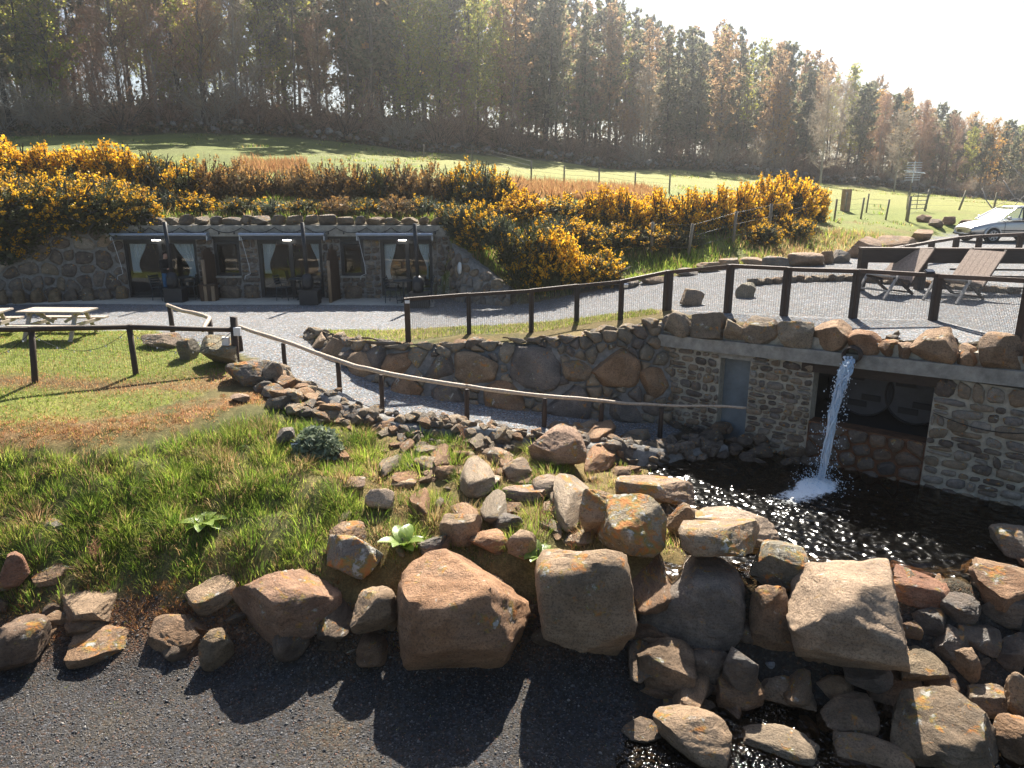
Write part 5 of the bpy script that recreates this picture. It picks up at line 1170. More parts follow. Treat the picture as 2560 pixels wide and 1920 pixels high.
for k, (a, b, c, d, lab) in enumerate([(1952,1300,2045,1425,'wet black rock beneath the red rim stone'),(2035,1285,2140,1400,'wet black rock with trickling water under the orange rim block'),(2120,1295,2250,1420,'wet black rock at the right edge under the rim'),(1560,1395,1640,1500,'wet dark rock beside the little white pipe'),(1820,1410,1930,1500,'wet dark rock in the gap under the huge pale topped boulder')]):
    B(a, b, c, d, (.055,.05,.045), lab, seed=80+k, base=.0, lich=0, mat=M_WET)
B(2135,1130,2260,1215,(.26,.22,.17),'grey stone with white edge at the far right of the pond',seed=88,base=.85)
# mid-slope rocks
for k, (a, b, c, d, col, li) in enumerate([(948,1115,1042,1192,TAN,.2),(1008,1145,1102,1202,ORA,.3),(1093,1145,1162,1212,TAN,.2),(1060,1105,1130,1150,GRY,.3),(898,1160,967,1212,GRY,.4),(710,1130,792,1182,(.40,.25,.15),.8)]):
    B(a, b, c, d, col, ('peaked tan stone above the gap between the two largest boulders','orange broken stone beside the peaked tan stone','squarish tan stone above the square buff boulder','dark grey pointed stone behind the squarish tan stone','grey rounded stone beside the broad-leaved dock','orange lichened stone at the edge of the tall grass')[k], seed=100+k, lich=li)
for k, (a, b, c, d, col) in enumerate([(993,1030,1082,1072,PAL),(1083,1050,1182,1092,(.46,.33,.25)),(1148,1028,1232,1082,PAL),(788,1065,852,1112,PAL),(730,1030,790,1060,(.42,.28,.19)),(1170,1085,1240,1120,TAN),(1040,965,1110,1005,(.40,.28,.18)),(1085,985,1150,1040,(.36,.26,.17)),(845,1035,900,1060,TAN)]):
    B(a, b, c, d, col, 'flat pale stone lying half buried in the dry grass slope', seed=120+k, lich=.15, group='flat stones in the dry slope', sub=4, boxy=3.6, cat='stone', name='flat_stone')
B(1140,928,1268,1020,(.44,.27,.18),'large tilted orange slab on the low wall above the pond',seed=140,lich=.2,boxy=3.4)
# rocks between lawn and ramp
P = lambda *a, **k: boulder(*a, **k)
P(352,833,458,876,(.40,.30,.22),'long flat rock at the lawn edge by the short log rail',seed=150,lich=.2,boxy=3.6); P(440,843,503,905,(.24,.22,.17),'angular grey-tan rock under the hanging lights',seed=151,lich=.3); P(498,848,600,926,(.27,.26,.17),'greenish slab set on edge at the gate post',seed=152,lich=.4,boxy=4)
P(562,903,684,972,(.17,.165,.15),'dark rock with white lichen spots below the gate post',seed=153,lich=.7); P(655,903,708,972,(.24,.22,.18),'upright grey stone touching the white-spotted rock',seed=154,lich=.3)
P(690,1075,740,1120,GRY,'dark grey rock under the silvery bush',seed=155); P(575,985,625,1010,(.38,.25,.17),'low stone at the edge of the bare earth strip',seed=156)
n = 0
for k in range(400):
    u = R.uniform(625, 860); v = R.uniform(915, 1075)
    if v < 905+(u-625)*.42 or v > 1000+(u-625)*.42: continue
    s_ = R.uniform(22, 62); p = hit(u, v)
    o = boulder(u-s_/2, v-s_*.62, u+s_/2, v, colr(BUFF+GREY[:2]+SAND[1:3]), 'loose rubble stone in the heap between the ramp and the grass', lich=.25, mesh=R.choice(ROCKS), name='rubble_stone', cat='stone', group='rubble heap beside the ramp', rz=R.uniform(0, 6)); n += 1
    if n >= 75: break
# low mortared parapet between ramp and pond
pa = empty('low_stone_wall', (0, 0, 0), 0, 'low crooked mortared stone wall between the ramp and the pond', 'wall')
line = [(-3.9,15.1),(-3.2,14.5),(-2.3,14.25),(-1,14.1),(.4,14.0),(1.4,14.15),(2.3,14.35),(3.0,14.6),(3.7,15.0),(4.6,15.2)]
lx = np.array(line); Lc = np.concatenate([[0], np.cumsum(np.linalg.norm(np.diff(lx, axis=0), axis=1))])
def on(s): return np.array([np.interp(s, Lc, lx[:, 0]), np.interp(s, Lc, lx[:, 1])])
vs = []; fs = []; NS = 70
for i in range(NS+1):
    s = Lc[-1]*i/NS; p = on(s); d = on(min(s+.1, Lc[-1]))-on(max(s-.1, 0)); d /= np.linalg.norm(d); nrm = np.array([d[1], -d[0]]); zg = float(hz(*p)); zt = zg+.20+.06*math.sin(s*2.1)
    w1 = .28
    for off, z in ((w1+.35, zg-.75 if s > 4.5 else zg-.35), (w1+.02, zt-.22), (w1-.1, zt), (-w1+.1, zt), (-w1, zt-.15), (-w1-.05, zg-.3)): vs.append((p[0]+nrm[0]*off, p[1]+nrm[1]*off, z+.03*vnoise(np.array([s*3, off*4, 1.]))))
for i in range(NS):
    for k in range(5): fs.append((i*6+k, i*6+k+1, (i+1)*6+k+1, (i+1)*6+k))
obj('mortar', mesh_np('mortar', vs, np.array(fs), M_MORTARG, True), pa)
for i in range(298):
    s = R.uniform(.05, Lc[-1]-.05); p = on(s); d = on(min(s+.1, Lc[-1]))-on(max(s-.1, 0)); d /= np.linalg.norm(d); nrm = np.array([d[1], -d[0]]); zg = float(hz(*p))
    f_ = R.random(); off = -.25+.5*R.random() if f_ < .5 else .2+.5*R.random(); zt = zg+.22 if f_ < .5 else zg+.12-(off-.25)*(1.1 if s > 4.2 else .5)
    wd = R.uniform(.13, .34)*(1.25 if R.random() < .15 else 1); q = p+nrm*off
    o = obj('stone', R.choice(ROCKS if wd > .2 else PEBS), pa, (q[0], q[1], zt), (R.uniform(-.5, .5), R.uniform(-.5, .5), R.uniform(0, 6)), (wd, wd*R.uniform(.65, .95), wd*R.uniform(.5, .75)))
    k = sstep(3.0, 7.5, s); c = colr(BUFF+SAND[1:3]+GREY[:2] if R.random() > k*.7 else GREY, .25); o.color = c
# loose stones on the slope below that wall
n = 0
for k in range(900):
    u = R.uniform(830, 1600); v = R.uniform(1070, 1400)
    if (u > 1450 and v > 1190+(1600-u)*.2) or R.random() < ((v-1070)/420)**1.3 or (u < 950 and R.random() < .5): continue
    s_ = R.choice((20, 28, 36, 46, 60, 78))*R.uniform(.8, 1.2)
    boulder(u-s_/2, v-s_*.58, u+s_/2, v, colr(BUFF+SAND+SAND[:3]), 'loose stone tumbled on the dry slope below the low wall', lich=.12, sink=.4, mesh=R.choice(ROCKS), name='slope_stone', cat='stone', group='stones tumbled on the dry slope', rz=R.uniform(0, 6)); n += 1
    if n >= 105: break
# dark rubble at the pond wall foot
for k in range(46):
    s = R.uniform(.3, sC+.7) if k < 52 else R.uniform(sC, WLEN-.6); out = R.uniform(.05, 1.3) if k < 52 else R.uniform(.1, .5); z = 1.32-.42*out-.12*max(0, s-sB) if k < 52 else .95
    wd = R.uniform(.2, .5); p = W3(s, z-.06, out)
    o = obj('foot_stone', R.choice(ROCKS), None, p, (R.uniform(-.4, .4), R.uniform(-.4, .4), R.uniform(0, 6)), (wd, wd*.8, wd*.65)); o.color = colr([(.07,.068,.065),(.10,.095,.09),(.12,.085,.06)], .1); o.data = o.data
    tag(o, 'dark wet stone heaped at the foot of the pond wall', 'stone', 'dark stones at the pond wall foot')
for k in range(16):                                                # rim fill
    t = k/15; p = pz(1560+t*980, 1300+90*math.sin(t*3.1), .95); wd = R.uniform(.2, .4)
    q = np.array([np.interp(t, [0,.25,.5,.75,1], [2.7,3.2,4.6,6.4,8.4]), np.interp(t, [0,.25,.5,.75,1], [13.2,11.6,10.0,9.75,10.3])])
    o = obj('rim_stone', R.choice(ROCKS), None, (q[0], q[1], .9+R.uniform(-.06, .06)), (R.uniform(-.3, .3), R.uniform(-.3, .3), R.uniform(0, 6)), (wd*1.3, wd, wd*.7)); o.color = colr(SAND+BUFF, .2)
    tag(o, 'small stone packed among the big boulders on the pond rim', 'stone', 'small stones on the pond rim')
# boulders along the path and car park
PB = [(2112,588,2208,650,(.46,.30,.20)),(2190,588,2292,624,(.42,.26,.15)),(2272,573,2334,606,(.40,.24,.14)),(2080,622,2127,660,LGR),(1968,632,2062,668,(.38,.25,.16)),(2048,626,2086,662,TAN),(1848,642,1930,668,TAN),(1903,638,1982,670,LGR),(1795,645,1848,674,(.36,.30,.22)),(1740,655,1800,682,TAN),(1690,668,1745,692,LGR),(1600,690,1665,712,TAN),(1530,700,1600,722,LGR),
      (2290,535,2330,558,BRN),(2320,545,2360,572,(.30,.22,.16)),(2350,540,2390,565,(.38,.22,.15)),(2395,548,2440,570,BRN),(2440,545,2480,562,BRN)]
for k, (a, b, c, d, col) in enumerate(PB):
    P(a, b, c, d, col, 'sandstone boulder lining the foot of the grass bank beside the path' if k < 13 else 'boulder in the earth cutting behind the silver car', lich=.1, seed=170+k, sub=4, boxy=3.5, group='boulders lining the path' if k < 13 else 'boulders in the cutting', miny=20)
P(1698,720,1762,768,(.40,.31,.22),'single boulder on the gravel behind the mesh fence',seed=200,lich=.2,miny=17); P(1838,704,1890,748,(.26,.26,.20),'greenish boulder at the end of the low stone edging on the deck',seed=201,lich=.4,miny=17)
for k in range(34):
    u = 1880+k*20; v = np.interp(u, [1880,2000,2120,2560], [712,702,700,735]); P(u-14, v-15, u+14, v+4, colr(BUFF+SAND[1:3]), 'small stone in the low edging across the gravel deck', lich=.15, mesh=R.choice(ROCKS), name='edging_stone', cat='stone', group='low stone edging on the deck', rz=R.uniform(0, 6), miny=17)
# a little white pipe end in the stream
p = pz(1990, 1655, .02); e = empty('drain_pipe', tuple(p), .1, 'short pale plastic drain pipe under the huge pale topped boulder', 'pipe')
m = MB(); m.tube([(0, .5, .38), (0, 0, .1)], .055, 14).build('tube', simple('grey_plastic', (.30, .36, .42), .5, .1, 6, .05), e, True); MB().tube([(0, .0, .1), (0, -.004, .098)], .046, 14).build('bore', M_BLACK, e)
for k in range(3):
    p = pz(1925+k*28, 1640+R.uniform(-15, 25), .1); o = obj('pale_pebble', R.choice(PEBS), None, p, (0, 0, R.uniform(0, 6)), (.13, .1, .08)); o.color = (.6, .66, .72, 0); tag(o, 'bluish white pebble beside the drain pipe', 'pebble', 'pale pebbles by the pipe')

for k in range(110):                                               # small broken stones wedged in the front row and the stream pile
    if k < 52: u, v, bz = R.choice((R.uniform(-20, 600), R.uniform(560, 1640), R.uniform(560, 1640))), R.uniform(1500, 1640), R.uniform(-.02, .45)
    else: u, v, bz = R.uniform(1600, 2550), R.uniform(1600, 1900), -.3
    s_ = R.uniform(40, 120); o = boulder(u-s_/2, v-s_*.7, u+s_/2, v, colr([(.28,.15,.075),(.20,.115,.065),(.36,.22,.12),(.14,.10,.07)]), 'small broken brown stone wedged between the front boulders' if k < 52 else 'small brown stone lying among the stream rocks', lich=.1, mesh=R.choice(ROCKS), name='wedge_stone' if k < 52 else 'stream_stone', cat='stone', group='small stones wedged in the front row' if k < 52 else 'small stones in the stream', rz=R.uniform(0, 6), sink=.3)

for k, (a, b, c, d, bz) in enumerate(((2345,1478,2455,1565,.55),(2385,1540,2505,1645,.2),(2440,1470,2570,1575,.5),(2325,1560,2425,1655,.1),(2280,1500,2350,1580,.3),(2490,1580,2580,1690,.1))):
    boulder(a, b, c, d, (.085,.065,.05), 'wet dark rock on the trickling spill below the orange rim block', seed=400+k, base=bz, lich=0, mat=M_WET, group='wet rocks on the spill')

for k in range(40):                                                # shingle on the low shore left of the pond
    x, y = R.uniform(2.0, 3.3), R.uniform(11.6, 14.2); wd = R.uniform(.10, .3)
    o = obj('shore_stone', R.choice(ROCKS), None, (x, y, float(hz(x, y))+wd*.12), (R.uniform(-.4, .4), R.uniform(-.4, .4), R.uniform(0, 6)), (wd*1.2, wd, wd*.6)); o.color = colr(BUFF+GREY+SAND[:2], .15)
    tag(o, 'small stone on the low shore between the slope and the pond', 'stone', 'stones on the pond shore')

for k in range(16):                                                # the pile goes on past the frame
    x, y = R.uniform(6.6, 10.5), R.uniform(7.6, 10.2); wd = R.uniform(.5, 1.0)
    if x/y < .74: continue
    o = obj('stream_boulder', R.choice(ROCKS), None, (x, y, float(hz(x, y))+wd*.22), (R.uniform(-.3, .3), R.uniform(-.3, .3), R.uniform(0, 6)), (wd*1.2, wd, wd*.8)); o.color = colr(SAND+BUFF[:2], .1)
    tag(o, 'sandstone boulder where the stream pile runs on under the right pillar', 'boulder', 'boulders beyond the stream pile')
# ------------------------------------------------------------------ water
def watermat(name, col, rough=.03, bscale=9.0, bstr=.25):
    m, nt, b = newmat(name); p = poscoord(nt)
    nt.nodes.remove(b)
    g = node(nt, 'ShaderNodeBsdfGlossy'); g.inputs['Roughness'].default_value = rough
    t = node(nt, 'ShaderNodeBsdfTransparent'); t.inputs[0].default_value = (*col, 1)
    f = node(nt, 'ShaderNodeFresnel'); f.inputs[0].default_value = 1.33
    n = noise(nt, p, bscale, 0, .5); n2 = noise(nt, p, bscale*.45, 1, .5)
    bp = node(nt, 'ShaderNodeBump'); bp.inputs['Strength'].default_value = bstr; bp.inputs['Distance'].default_value = .034
    nt.links.new(math_(nt, 'ADD', n, math_(nt, 'MULTIPLY', n2, 1.2)), bp.inputs['Height'])
    for q in (g, f): nt.links.new(bp.outputs[0], q.inputs['Normal'])
    mx = node(nt, 'ShaderNodeMixShader'); nt.links.new(f.outputs[0], mx.inputs[0]); nt.links.new(t.outputs[0], mx.inputs[1]); nt.links.new(g.outputs[0], mx.inputs[2])
    nt.links.new(mx.outputs[0], nt.nodes['Material Output'].inputs['Surface']); return m
WZ = .95; IMP = pz(2050, 1215, WZ)
nx, ny = 300, 260
X, Y = np.meshgrid(np.linspace(2.3, 9.6, nx), np.linspace(9.6, 15.8, ny), indexing='ij')
r_ = np.hypot(X-IMP[0], Y-IMP[1])
Zw = WZ+.020*np.sin(r_*26+fbm2(X, Y, 1.1, 2, 41)*5)*np.exp(-r_*.55)/(1+r_*.3)+fbm2(X, Y*1.6, 3.2, 4, 42)*.040*np.exp(-r_*.16)+fbm2(X, Y*1.4, 9, 2, 43)*.010*np.exp(-r_*.2)+.05*np.exp(-(r_/.28)**2)*(1+fbm2(X, Y, 9, 3, 44)*2)
ii = np.arange(nx*ny).reshape(nx, ny); q = np.stack([ii[:-1, :-1], ii[1:, :-1], ii[1:, 1:], ii[:-1, 1:]], -1).reshape(-1, 4)
cx = (X[:-1, :-1]+X[1:, 1:])/2; cy = (Y[:-1, :-1]+Y[1:, 1:])/2
keep = ((hz(cx, cy) < WZ+.12) & (cy < WL[1]+(cx-WL[0])*WD[1]/WD[0]+.05) & (cy > 9.75)).ravel()
tag(obj('pond_water', mesh_np('pond_water', np.stack([X, Y, Zw], -1).reshape(-1, 3), q[keep], watermat('pond_water_surface', (.50, .42, .30), .15, 9, 1.0), True)), kind='structure')
# shallow stream film among the lower rocks
X, Y = np.meshgrid(np.linspace(.9, 9, 120), np.linspace(5.5, 9.2, 70), indexing='ij'); Zs = -.16+fbm2(X, Y, 7, 3, 51)*.012+np.clip(Y-8.2, 0, 1)*.05
ii = np.arange(120*70).reshape(120, 70); q = np.stack([ii[:-1, :-1], ii[1:, :-1], ii[1:, 1:], ii[:-1, 1:]], -1).reshape(-1, 4)
tag(obj('stream_water', mesh_np('stream_water', np.stack([X, Y, Zs], -1).reshape(-1, 3), q, watermat('stream_surface', (.55, .48, .38), .075, 16, 1.0), True)), kind='structure')
# falling water: a bundle of ropes and drops along the arc from the spout
M_FALL = leafmat('falling_water', [(.70, .82, .92), (.92, .96, 1.0), (.55, .72, .86), (.95, .97, 1)], .12, .45, spec=1.0)
S0 = ps+ax*.33+np.array([0, 0, -.07]); T = math.sqrt(2*(S0[2]-WZ)/9.81); v0 = (IMP[:2]-S0[:2])/T
r3 = np.random.default_rng(3); mb = MB()
wf = empty('waterfall', tuple(S0), 0, 'white stream of water falling from the spout pipe into the pond', 'waterfall')
def arc(t): return np.array([S0[0]+v0[0]*t, S0[1]+v0[1]*t, S0[2]-4.905*t*t])
for k in range(60):
    a0 = r3.uniform(0, 6.28); rad = math.sqrt(r3.uniform(0, 1))*.115; ph = r3.uniform(0, 20); tt0 = 0 if k < 14 else r3.uniform(0, T*.7); tt1 = T if k < 14 else min(T, tt0+r3.uniform(.12, .3))
    pts = []; rr = []; n = 22
    for i in range(n+1):
        t = tt0+(tt1-tt0)*i/n; c = arc(t)-S0; f_ = t/T
        sp = rad*(1-.45*f_)*(1+.35*math.sin(ph+t*30)); a_ = a0+.9*math.sin(ph*2+t*14)
        pts.append(c+ex*sp*math.cos(a_)+np.array([0, 0, 1])*sp*.5*math.sin(a_)+np.array([WN[0], WN[1], 0])*sp*.6*math.sin(a_))
        rr.append(max(.004, (.019+.013*math.sin(ph+t*55))*(1-.35*f_)*(math.sin(math.pi*i/n)**.5 if k >= 14 else 1)))
    mb.tube(pts, rr, 6)
mb.build('stream', M_FALL, wf, True)
dv_ = []; df = []; od, of_ = ico(1)
def drop(c, s_):
    n = sum(len(x) for x in dv_); dv_.append(od*s_+c); df.append(of_+n)
for k in range(700):
    t = r3.uniform(.1, T); c = arc(t)-S0+r3.normal(size=3)*np.array([.09, .09, .05])*(.5+t/T); drop(c, r3.uniform(.004, .014)*np.array([1, 1, 1.5]))
for k in range(900):
    a_ = r3.uniform(0, 6.28); d_ = abs(r3.normal())*.28; h = max(0, r3.exponential(.18))*math.exp(-d_*1.8); drop(np.array([IMP[0]+d_*math.cos(a_), IMP[1]+d_*math.sin(a_), WZ+.01+h])-S0, r3.uniform(.004, .013))
sp_ = obj('spray', mesh_np('spray', np.concatenate(dv_), np.concatenate(df), M_FALL, True), wf); sp_['kind'] = 'stuff'
# froth where it lands
m, nt, b = newmat('white_froth'); b.inputs['Base Color'].default_value = (.85, .9, .93, 1); b.inputs['Roughness'].default_value = .5
tb = node(nt, 'ShaderNodeBsdfTransparent'); mx = node(nt, 'ShaderNodeMixShader'); at = node(nt, 'ShaderNodeAttribute', attribute_name='froth').outputs['Fac']
cov = ramp(nt, math_(nt, 'ADD', at, math_(nt, 'MULTIPLY', noise(nt, poscoord(nt), 13, 8, .8), .9)), [(.82, 0), (1.05, 1)])
nt.links.new(cov, mx.inputs[0]); nt.links.new(tb.outputs[0], mx.inputs[1]); nt.links.new(b.outputs[0], mx.inputs[2]); nt.links.new(mx.outputs[0], nt.nodes['Material Output'].inputs['Surface'])
n = 110; X, Y = np.meshgrid(np.linspace(-2.3, 1.2, n), np.linspace(-1.9, 1.2, n), indexing='ij'); r_ = np.hypot(X, Y)
Zf = WZ+.035+.07*np.exp(-(r_/.32)**2)*(1+fbm2(X, Y, 7, 3, 61))
ii = np.arange(n*n).reshape(n, n); q = np.stack([ii[:-1, :-1], ii[1:, :-1], ii[1:, 1:], ii[:-1, 1:]], -1).reshape(-1, 4)
ln_ = X*(-.75)+Y*(-.66); lt_ = X*.66-Y*.75; fr_ = np.clip(.80-r_*1.45, 0, 1)+.60*np.exp(-(lt_/(.28+.22*np.clip(ln_, 0, 3)))**2)*sstep(-.3, .3, ln_)*(1-sstep(.6, 2.2, ln_)); fr_ = np.clip(fr_+fbm2(X, Y, 2.2, 3, 65)*.18*(fr_ > .01), 0, 1)
k = (fr_.ravel()[q] > .02).any(1)
fo_ = obj('froth', mesh_np('froth', np.stack([X+IMP[0]-S0[0], Y+IMP[1]-S0[1], Zf-S0[2]], -1).reshape(-1, 3), q[k], m, True, {'froth': fr_.ravel()}), wf); fo_['kind'] = 'stuff'
# ------------------------------------------------------------------ vegetation
def unit(v): return v/(np.linalg.norm(v, axis=-1, keepdims=True)+1e-9)
class Soup:
    """arrays of verts and faces gathered from vectorised pieces"""
    def __init__(s): s.v = []; s.q = []; s.t = []; s.n = 0; s.c = []
    def quads(s, P, col=None):                                     # (n,4,3)
        n = len(P); s.v.append(P.reshape(-1, 3)); s.q.append(np.arange(4*n).reshape(n, 4)+s.n); s.n += 4*n
        if col is not None: s.c.append(np.repeat(col, 4, 0))
    def tris(s, P, col=None):
        n = len(P); s.v.append(P.reshape(-1, 3)); s.t.append(np.arange(3*n).reshape(n, 3)+s.n); s.n += 3*n
        if col is not None: s.c.append(np.repeat(col, 3, 0))
    def mesh(s, name, mat, smooth=False):
        f = []
        if s.q: f.append(np.concatenate(s.q))
        if s.t: f.append(np.concatenate(s.t))
        return mesh_np(name, np.concatenate(s.v), f, mat, smooth, {'col': np.concatenate(s.c)} if s.c else None)
def leaf_quads(r, c, size, aspect=1.6, up=0.3):
    """one leaf-sized quad at each centre, turned at random"""
    n = len(c); a = unit(r.normal(size=(n, 3))+np.array([0, 0, up])); b = unit(np.cross(a, r.normal(size=(n, 3)))); sz = size*r.uniform(.6, 1.3, (n, 1)) if np.isscalar(size) else size[:, None]
    a = a*sz*aspect/2; b = b*sz/2
    return np.stack([c-a-b*.4, c-a*.1+b, c+a, c-a*.1-b], 1)
def strips(r, a, b, w_):
    """thin twig quads from a to b"""
    d = b-a; x = unit(np.cross(d, r.normal(size=a.shape)))*(w_ if np.isscalar(w_) else w_[:, None])/2
    return np.stack([a-x, a+x, b+x*.4, b-x*.4], 1)
BARK = simple('grey_brown_bark', (.13, .105, .085), .9, .4, 3, .6, .03, stretch=(3, 3, .5)); BARKP = simple('pale_bark', (.36, .33, .29), .85, .3, 3, .5, .02, stretch=(3, 3, .6))
BARKD = simple('dark_ivy_bark', (.055, .05, .038), .9, .5, 2.5, .6, .03)
TW_R = leafmat('reddish_twigs', [(.34, .20, .135), (.46, .28, .19), (.58, .40, .28)], .8, .35); TW_G = leafmat('grey_twigs', [(.30, .24, .18), (.44, .36, .27), (.58, .50, .40)], .8, .35)
LF = dict(pine=leafmat('pine_needles', [(.12, .15, .08), (.20, .22, .115), (.30, .29, .17), (.42, .33, .20)], .7, .6), tan=leafmat('tan_needles', [(.34, .23, .13), (.48, .32, .17), (.62, .40, .21), (.36, .32, .16)], .7, .6),
          green=leafmat('spring_leaves', [(.24, .31, .06), (.38, .44, .08), (.54, .52, .10), (.58, .46, .10)], .6, .65), gold=leafmat('golden_leaves', [(.50, .31, .06), (.62, .38, .07), (.58, .28, .07), (.38, .30, .08)], .6, .65))
def tree_proto(seed, H, tr, cs, blen, ang, nb, nt, nl, leaf, lsize, twig, bark, droop=.0, lean=.02, tw=.022, dead=0, laspect=1.5, profile='cone'):
    r = np.random.default_rng(seed); wood = MB(); n = 9
    path = np.array([[r.normal()*lean*H*.12*(i/n)+lean*i/n*H*r.uniform(-.3, .3), r.normal()*lean*H*.12*(i/n), H*i/n] for i in range(n+1)])
    wood.tube(path, [tr*(1-.88*(i/n)**.9)+.015 for i in range(n+1)], 7)
    def at(t): return np.array([np.interp(t*n, np.arange(n+1), path[:, k]) for k in range(3)])
    sp = Soup(); lv = Soup()
    for k in range(nb+dead):
        isdead = k >= nb; t = cs+(1-cs)*((k+r.uniform(0, 1))/nb)**.9 if not isdead else r.uniform(.12, cs+.1); t = min(t, .985); az = k*2.4+r.uniform(-.5, .5)
        u = (t-cs)/(1-cs); L = blen*((1-u)**.8*.9+.16 if profile == 'cone' else (math.sin(math.pi*min(1, .18+u*.8))**.7)*.9+.12)*r.uniform(.7, 1.2)
        if isdead: L = blen*r.uniform(.2, .5)
        el = ang*r.uniform(.6, 1.3)+(u*.5 if profile != 'cone' else u*.35); p0 = at(t); d = np.array([math.cos(az)*math.cos(el), math.sin(az)*math.cos(el), math.sin(el)])
        m_ = 4; pts = [p0]
        for j in range(m_): d = unit(d+r.normal(size=3)*.13+np.array([0, 0, -droop*.25+.05*(profile != 'cone')])); pts.append(pts[-1]+d*L/m_)
        pts = np.array(pts); br = max(.012, tr*.30*(1-t*.8)*min(1, L/blen+.2)); wood.tube(pts, [br, br*.75, br*.5, br*.32, .008], 4, False)
        N = max(2, int((nt if not isdead else nt*.5)*L/blen+1)); f = r.uniform(.15, 1, N)*m_; i0 = np.minimum(f.astype(int), m_-1); a = pts[i0]+(pts[i0+1]-pts[i0])*(f-i0)[:, None]
        dd = unit(unit(pts[i0+1]-pts[i0])*.7+r.normal(size=(N, 3))*.75+np.array([0, 0, .25-droop])); tl = (.25+.32*L*r.uniform(.3, 1, N))*.75; b = a+dd*tl[:, None]
        sp.quads(strips(r, a, b, tw*1.3))
        sa = a+(b-a)*r.uniform(.2, .9, (N, 1)); sb = sa+unit(dd+r.normal(size=(N, 3))*.8)*tl[:, None]*.6; sp.quads(strips(r, sa, sb, tw)); sa2 = a+(b-a)*r.uniform(.3, 1, (N, 1)); sb2 = sa2+unit(dd+r.normal(size=(N, 3))*.9)*tl[:, None]*.55; sp.quads(strips(r, sa2, sb2, tw))
        if nl and not isdead:
            g = r.uniform(0, 1, (N*nl, 1)); ia = np.repeat(np.arange(N), nl); c = np.where(r.random((N*nl, 1)) < .5, a[ia]+(b-a)[ia]*g, sa[ia]+(sb-sa)[ia]*g)+r.normal(size=(N*nl, 3))*.07
            lv.quads(leaf_quads(r, c, lsize, laspect))
    e = {'trunk': (wood, bark)}
    me = bpy.data.meshes.new('trunk'); me.from_pydata(wood.v, [], wood.f); me.materials.append(bark); me.polygons.foreach_set('use_smooth', np.ones(len(me.polygons), bool)); me.update()
    parts = [('trunk', me), ('twigs', sp.mesh('twigs', twig))]
    if nl: parts.append(('crown', lv.mesh('crown', leaf)))
    return H, parts
TP = {}
TP['pine'] = [tree_proto(1, 16, .15, .20, 2.3, .15, 62, 11, 9, LF['pine'], .20, TW_G, BARKD, .22, .015, .03, dead=10, laspect=2.2), tree_proto(2, 16, .14, .34, 2.7, .35, 40, 15, 10, LF['pine'], .21, TW_G, BARK, .05, .05, .03, dead=16, laspect=2.0, profile='dome'), tree_proto(3, 16, .16, .12, 2.5, .12, 66, 10, 8, LF['pine'], .21, TW_R, BARKD, .25, .01, .03, dead=8, laspect=2.2), tree_proto(14, 16, .17, .26, 3.1, .3, 36, 17, 10, LF['pine'], .22, TW_R, BARK, .05, .06, .03, dead=14, laspect=2.0, profile='dome')]
TP['tan'] = [tree_proto(4, 16, .13, .16, 2.2, .3, 60, 13, 5, LF['tan'], .16, TW_R, BARK, .15, .02, .03, dead=12, laspect=2), tree_proto(5, 16, .14, .2, 2.9, .45, 42, 17, 5, LF['tan'], .17, TW_R, BARK, .05, .05, .03, dead=12, laspect=2, profile='dome')]
TP['bare'] = [tree_proto(6, 12, .15, .10, 3.6, .75, 44, 34, 0, None, 0, TW_R, BARK, -.05, .06, .034, profile='dome'), tree_proto(7, 12, .12, .08, 3.4, .85, 46, 34, 0, None, 0, TW_R, BARKP, -.05, .09, .034, profile='dome'), tree_proto(8, 12, .14, .12, 3.9, .7, 44, 34, 0, None, 0, TW_G, BARKP, 0, .07, .034, profile='dome')]
TP['green'] = [tree_proto(9, 15, .14, .10, 3.0, .6, 54, 16, 8, LF['green'], .15, TW_G, BARKD, .1, .04, .03, profile='dome'), tree_proto(10, 15, .13, .14, 2.8, .7, 52, 16, 7, LF['green'], .15, TW_G, BARK, .05, .05, .03, profile='dome')]
TP['gold'] = [tree_proto(11, 13, .14, .12, 3.0, .6, 48, 16, 6, LF['gold'], .15, TW_R, BARK, .05, .05, .03, profile='dome')]
TP['pole'] = [tree_proto(12, 16, .09, .35, 1.7, .5, 38, 10, 4, LF['tan'], .15, TW_G, BARKP, .1, .03, .03, dead=18), tree_proto(13, 16, .08, .40, 1.5, .5, 34, 10, 4, LF['green'], .15, TW_G, BARK, .1, .05, .03, dead=20)]
def place(parts, name, loc, rz, sc, label, cat, group):
    e = empty(name, loc, rz, label, cat, group); e.scale = sc
    for nm, me in parts:
        o = obj(nm, me, e)
        if nm in ('twigs', 'crown', 'foliage', 'flowers'): o['kind'] = 'stuff'
    return e
EDGE_X = [-75,-45,-30,-10,9,34,56,90,120]; EDGE_Y = [50,55,61,70.5,79,91,97,104,112]
TOPV = ([0,1350,1420,1600,1850,2000,2100,2200,2300,2400,2560,2900], [-200,-120,-10,25,75,140,170,215,250,290,330,420])
TL = dict(pine=('pine_tree', 'tall dark-needled pine in the wood above the meadow', 'pines in the wood'), tan=('larch_tree', 'tall russet-tinted larch in the wood above the meadow', 'larches in the wood'), bare=('bare_tree', 'leafless brown-twigged tree on the edge of the wood', 'leafless trees of the wood'),
          green=('leafy_tree', 'tree in fresh yellow-green leaf in the wood above the meadow', 'leafy trees of the wood'), gold=('golden_tree', 'tree with golden orange leaves in the wood', 'golden trees of the wood'), pole=('slender_tree', 'slender pole-like tree with small top in the wood', 'slender trees of the wood'))
rt_ = random.Random(77)
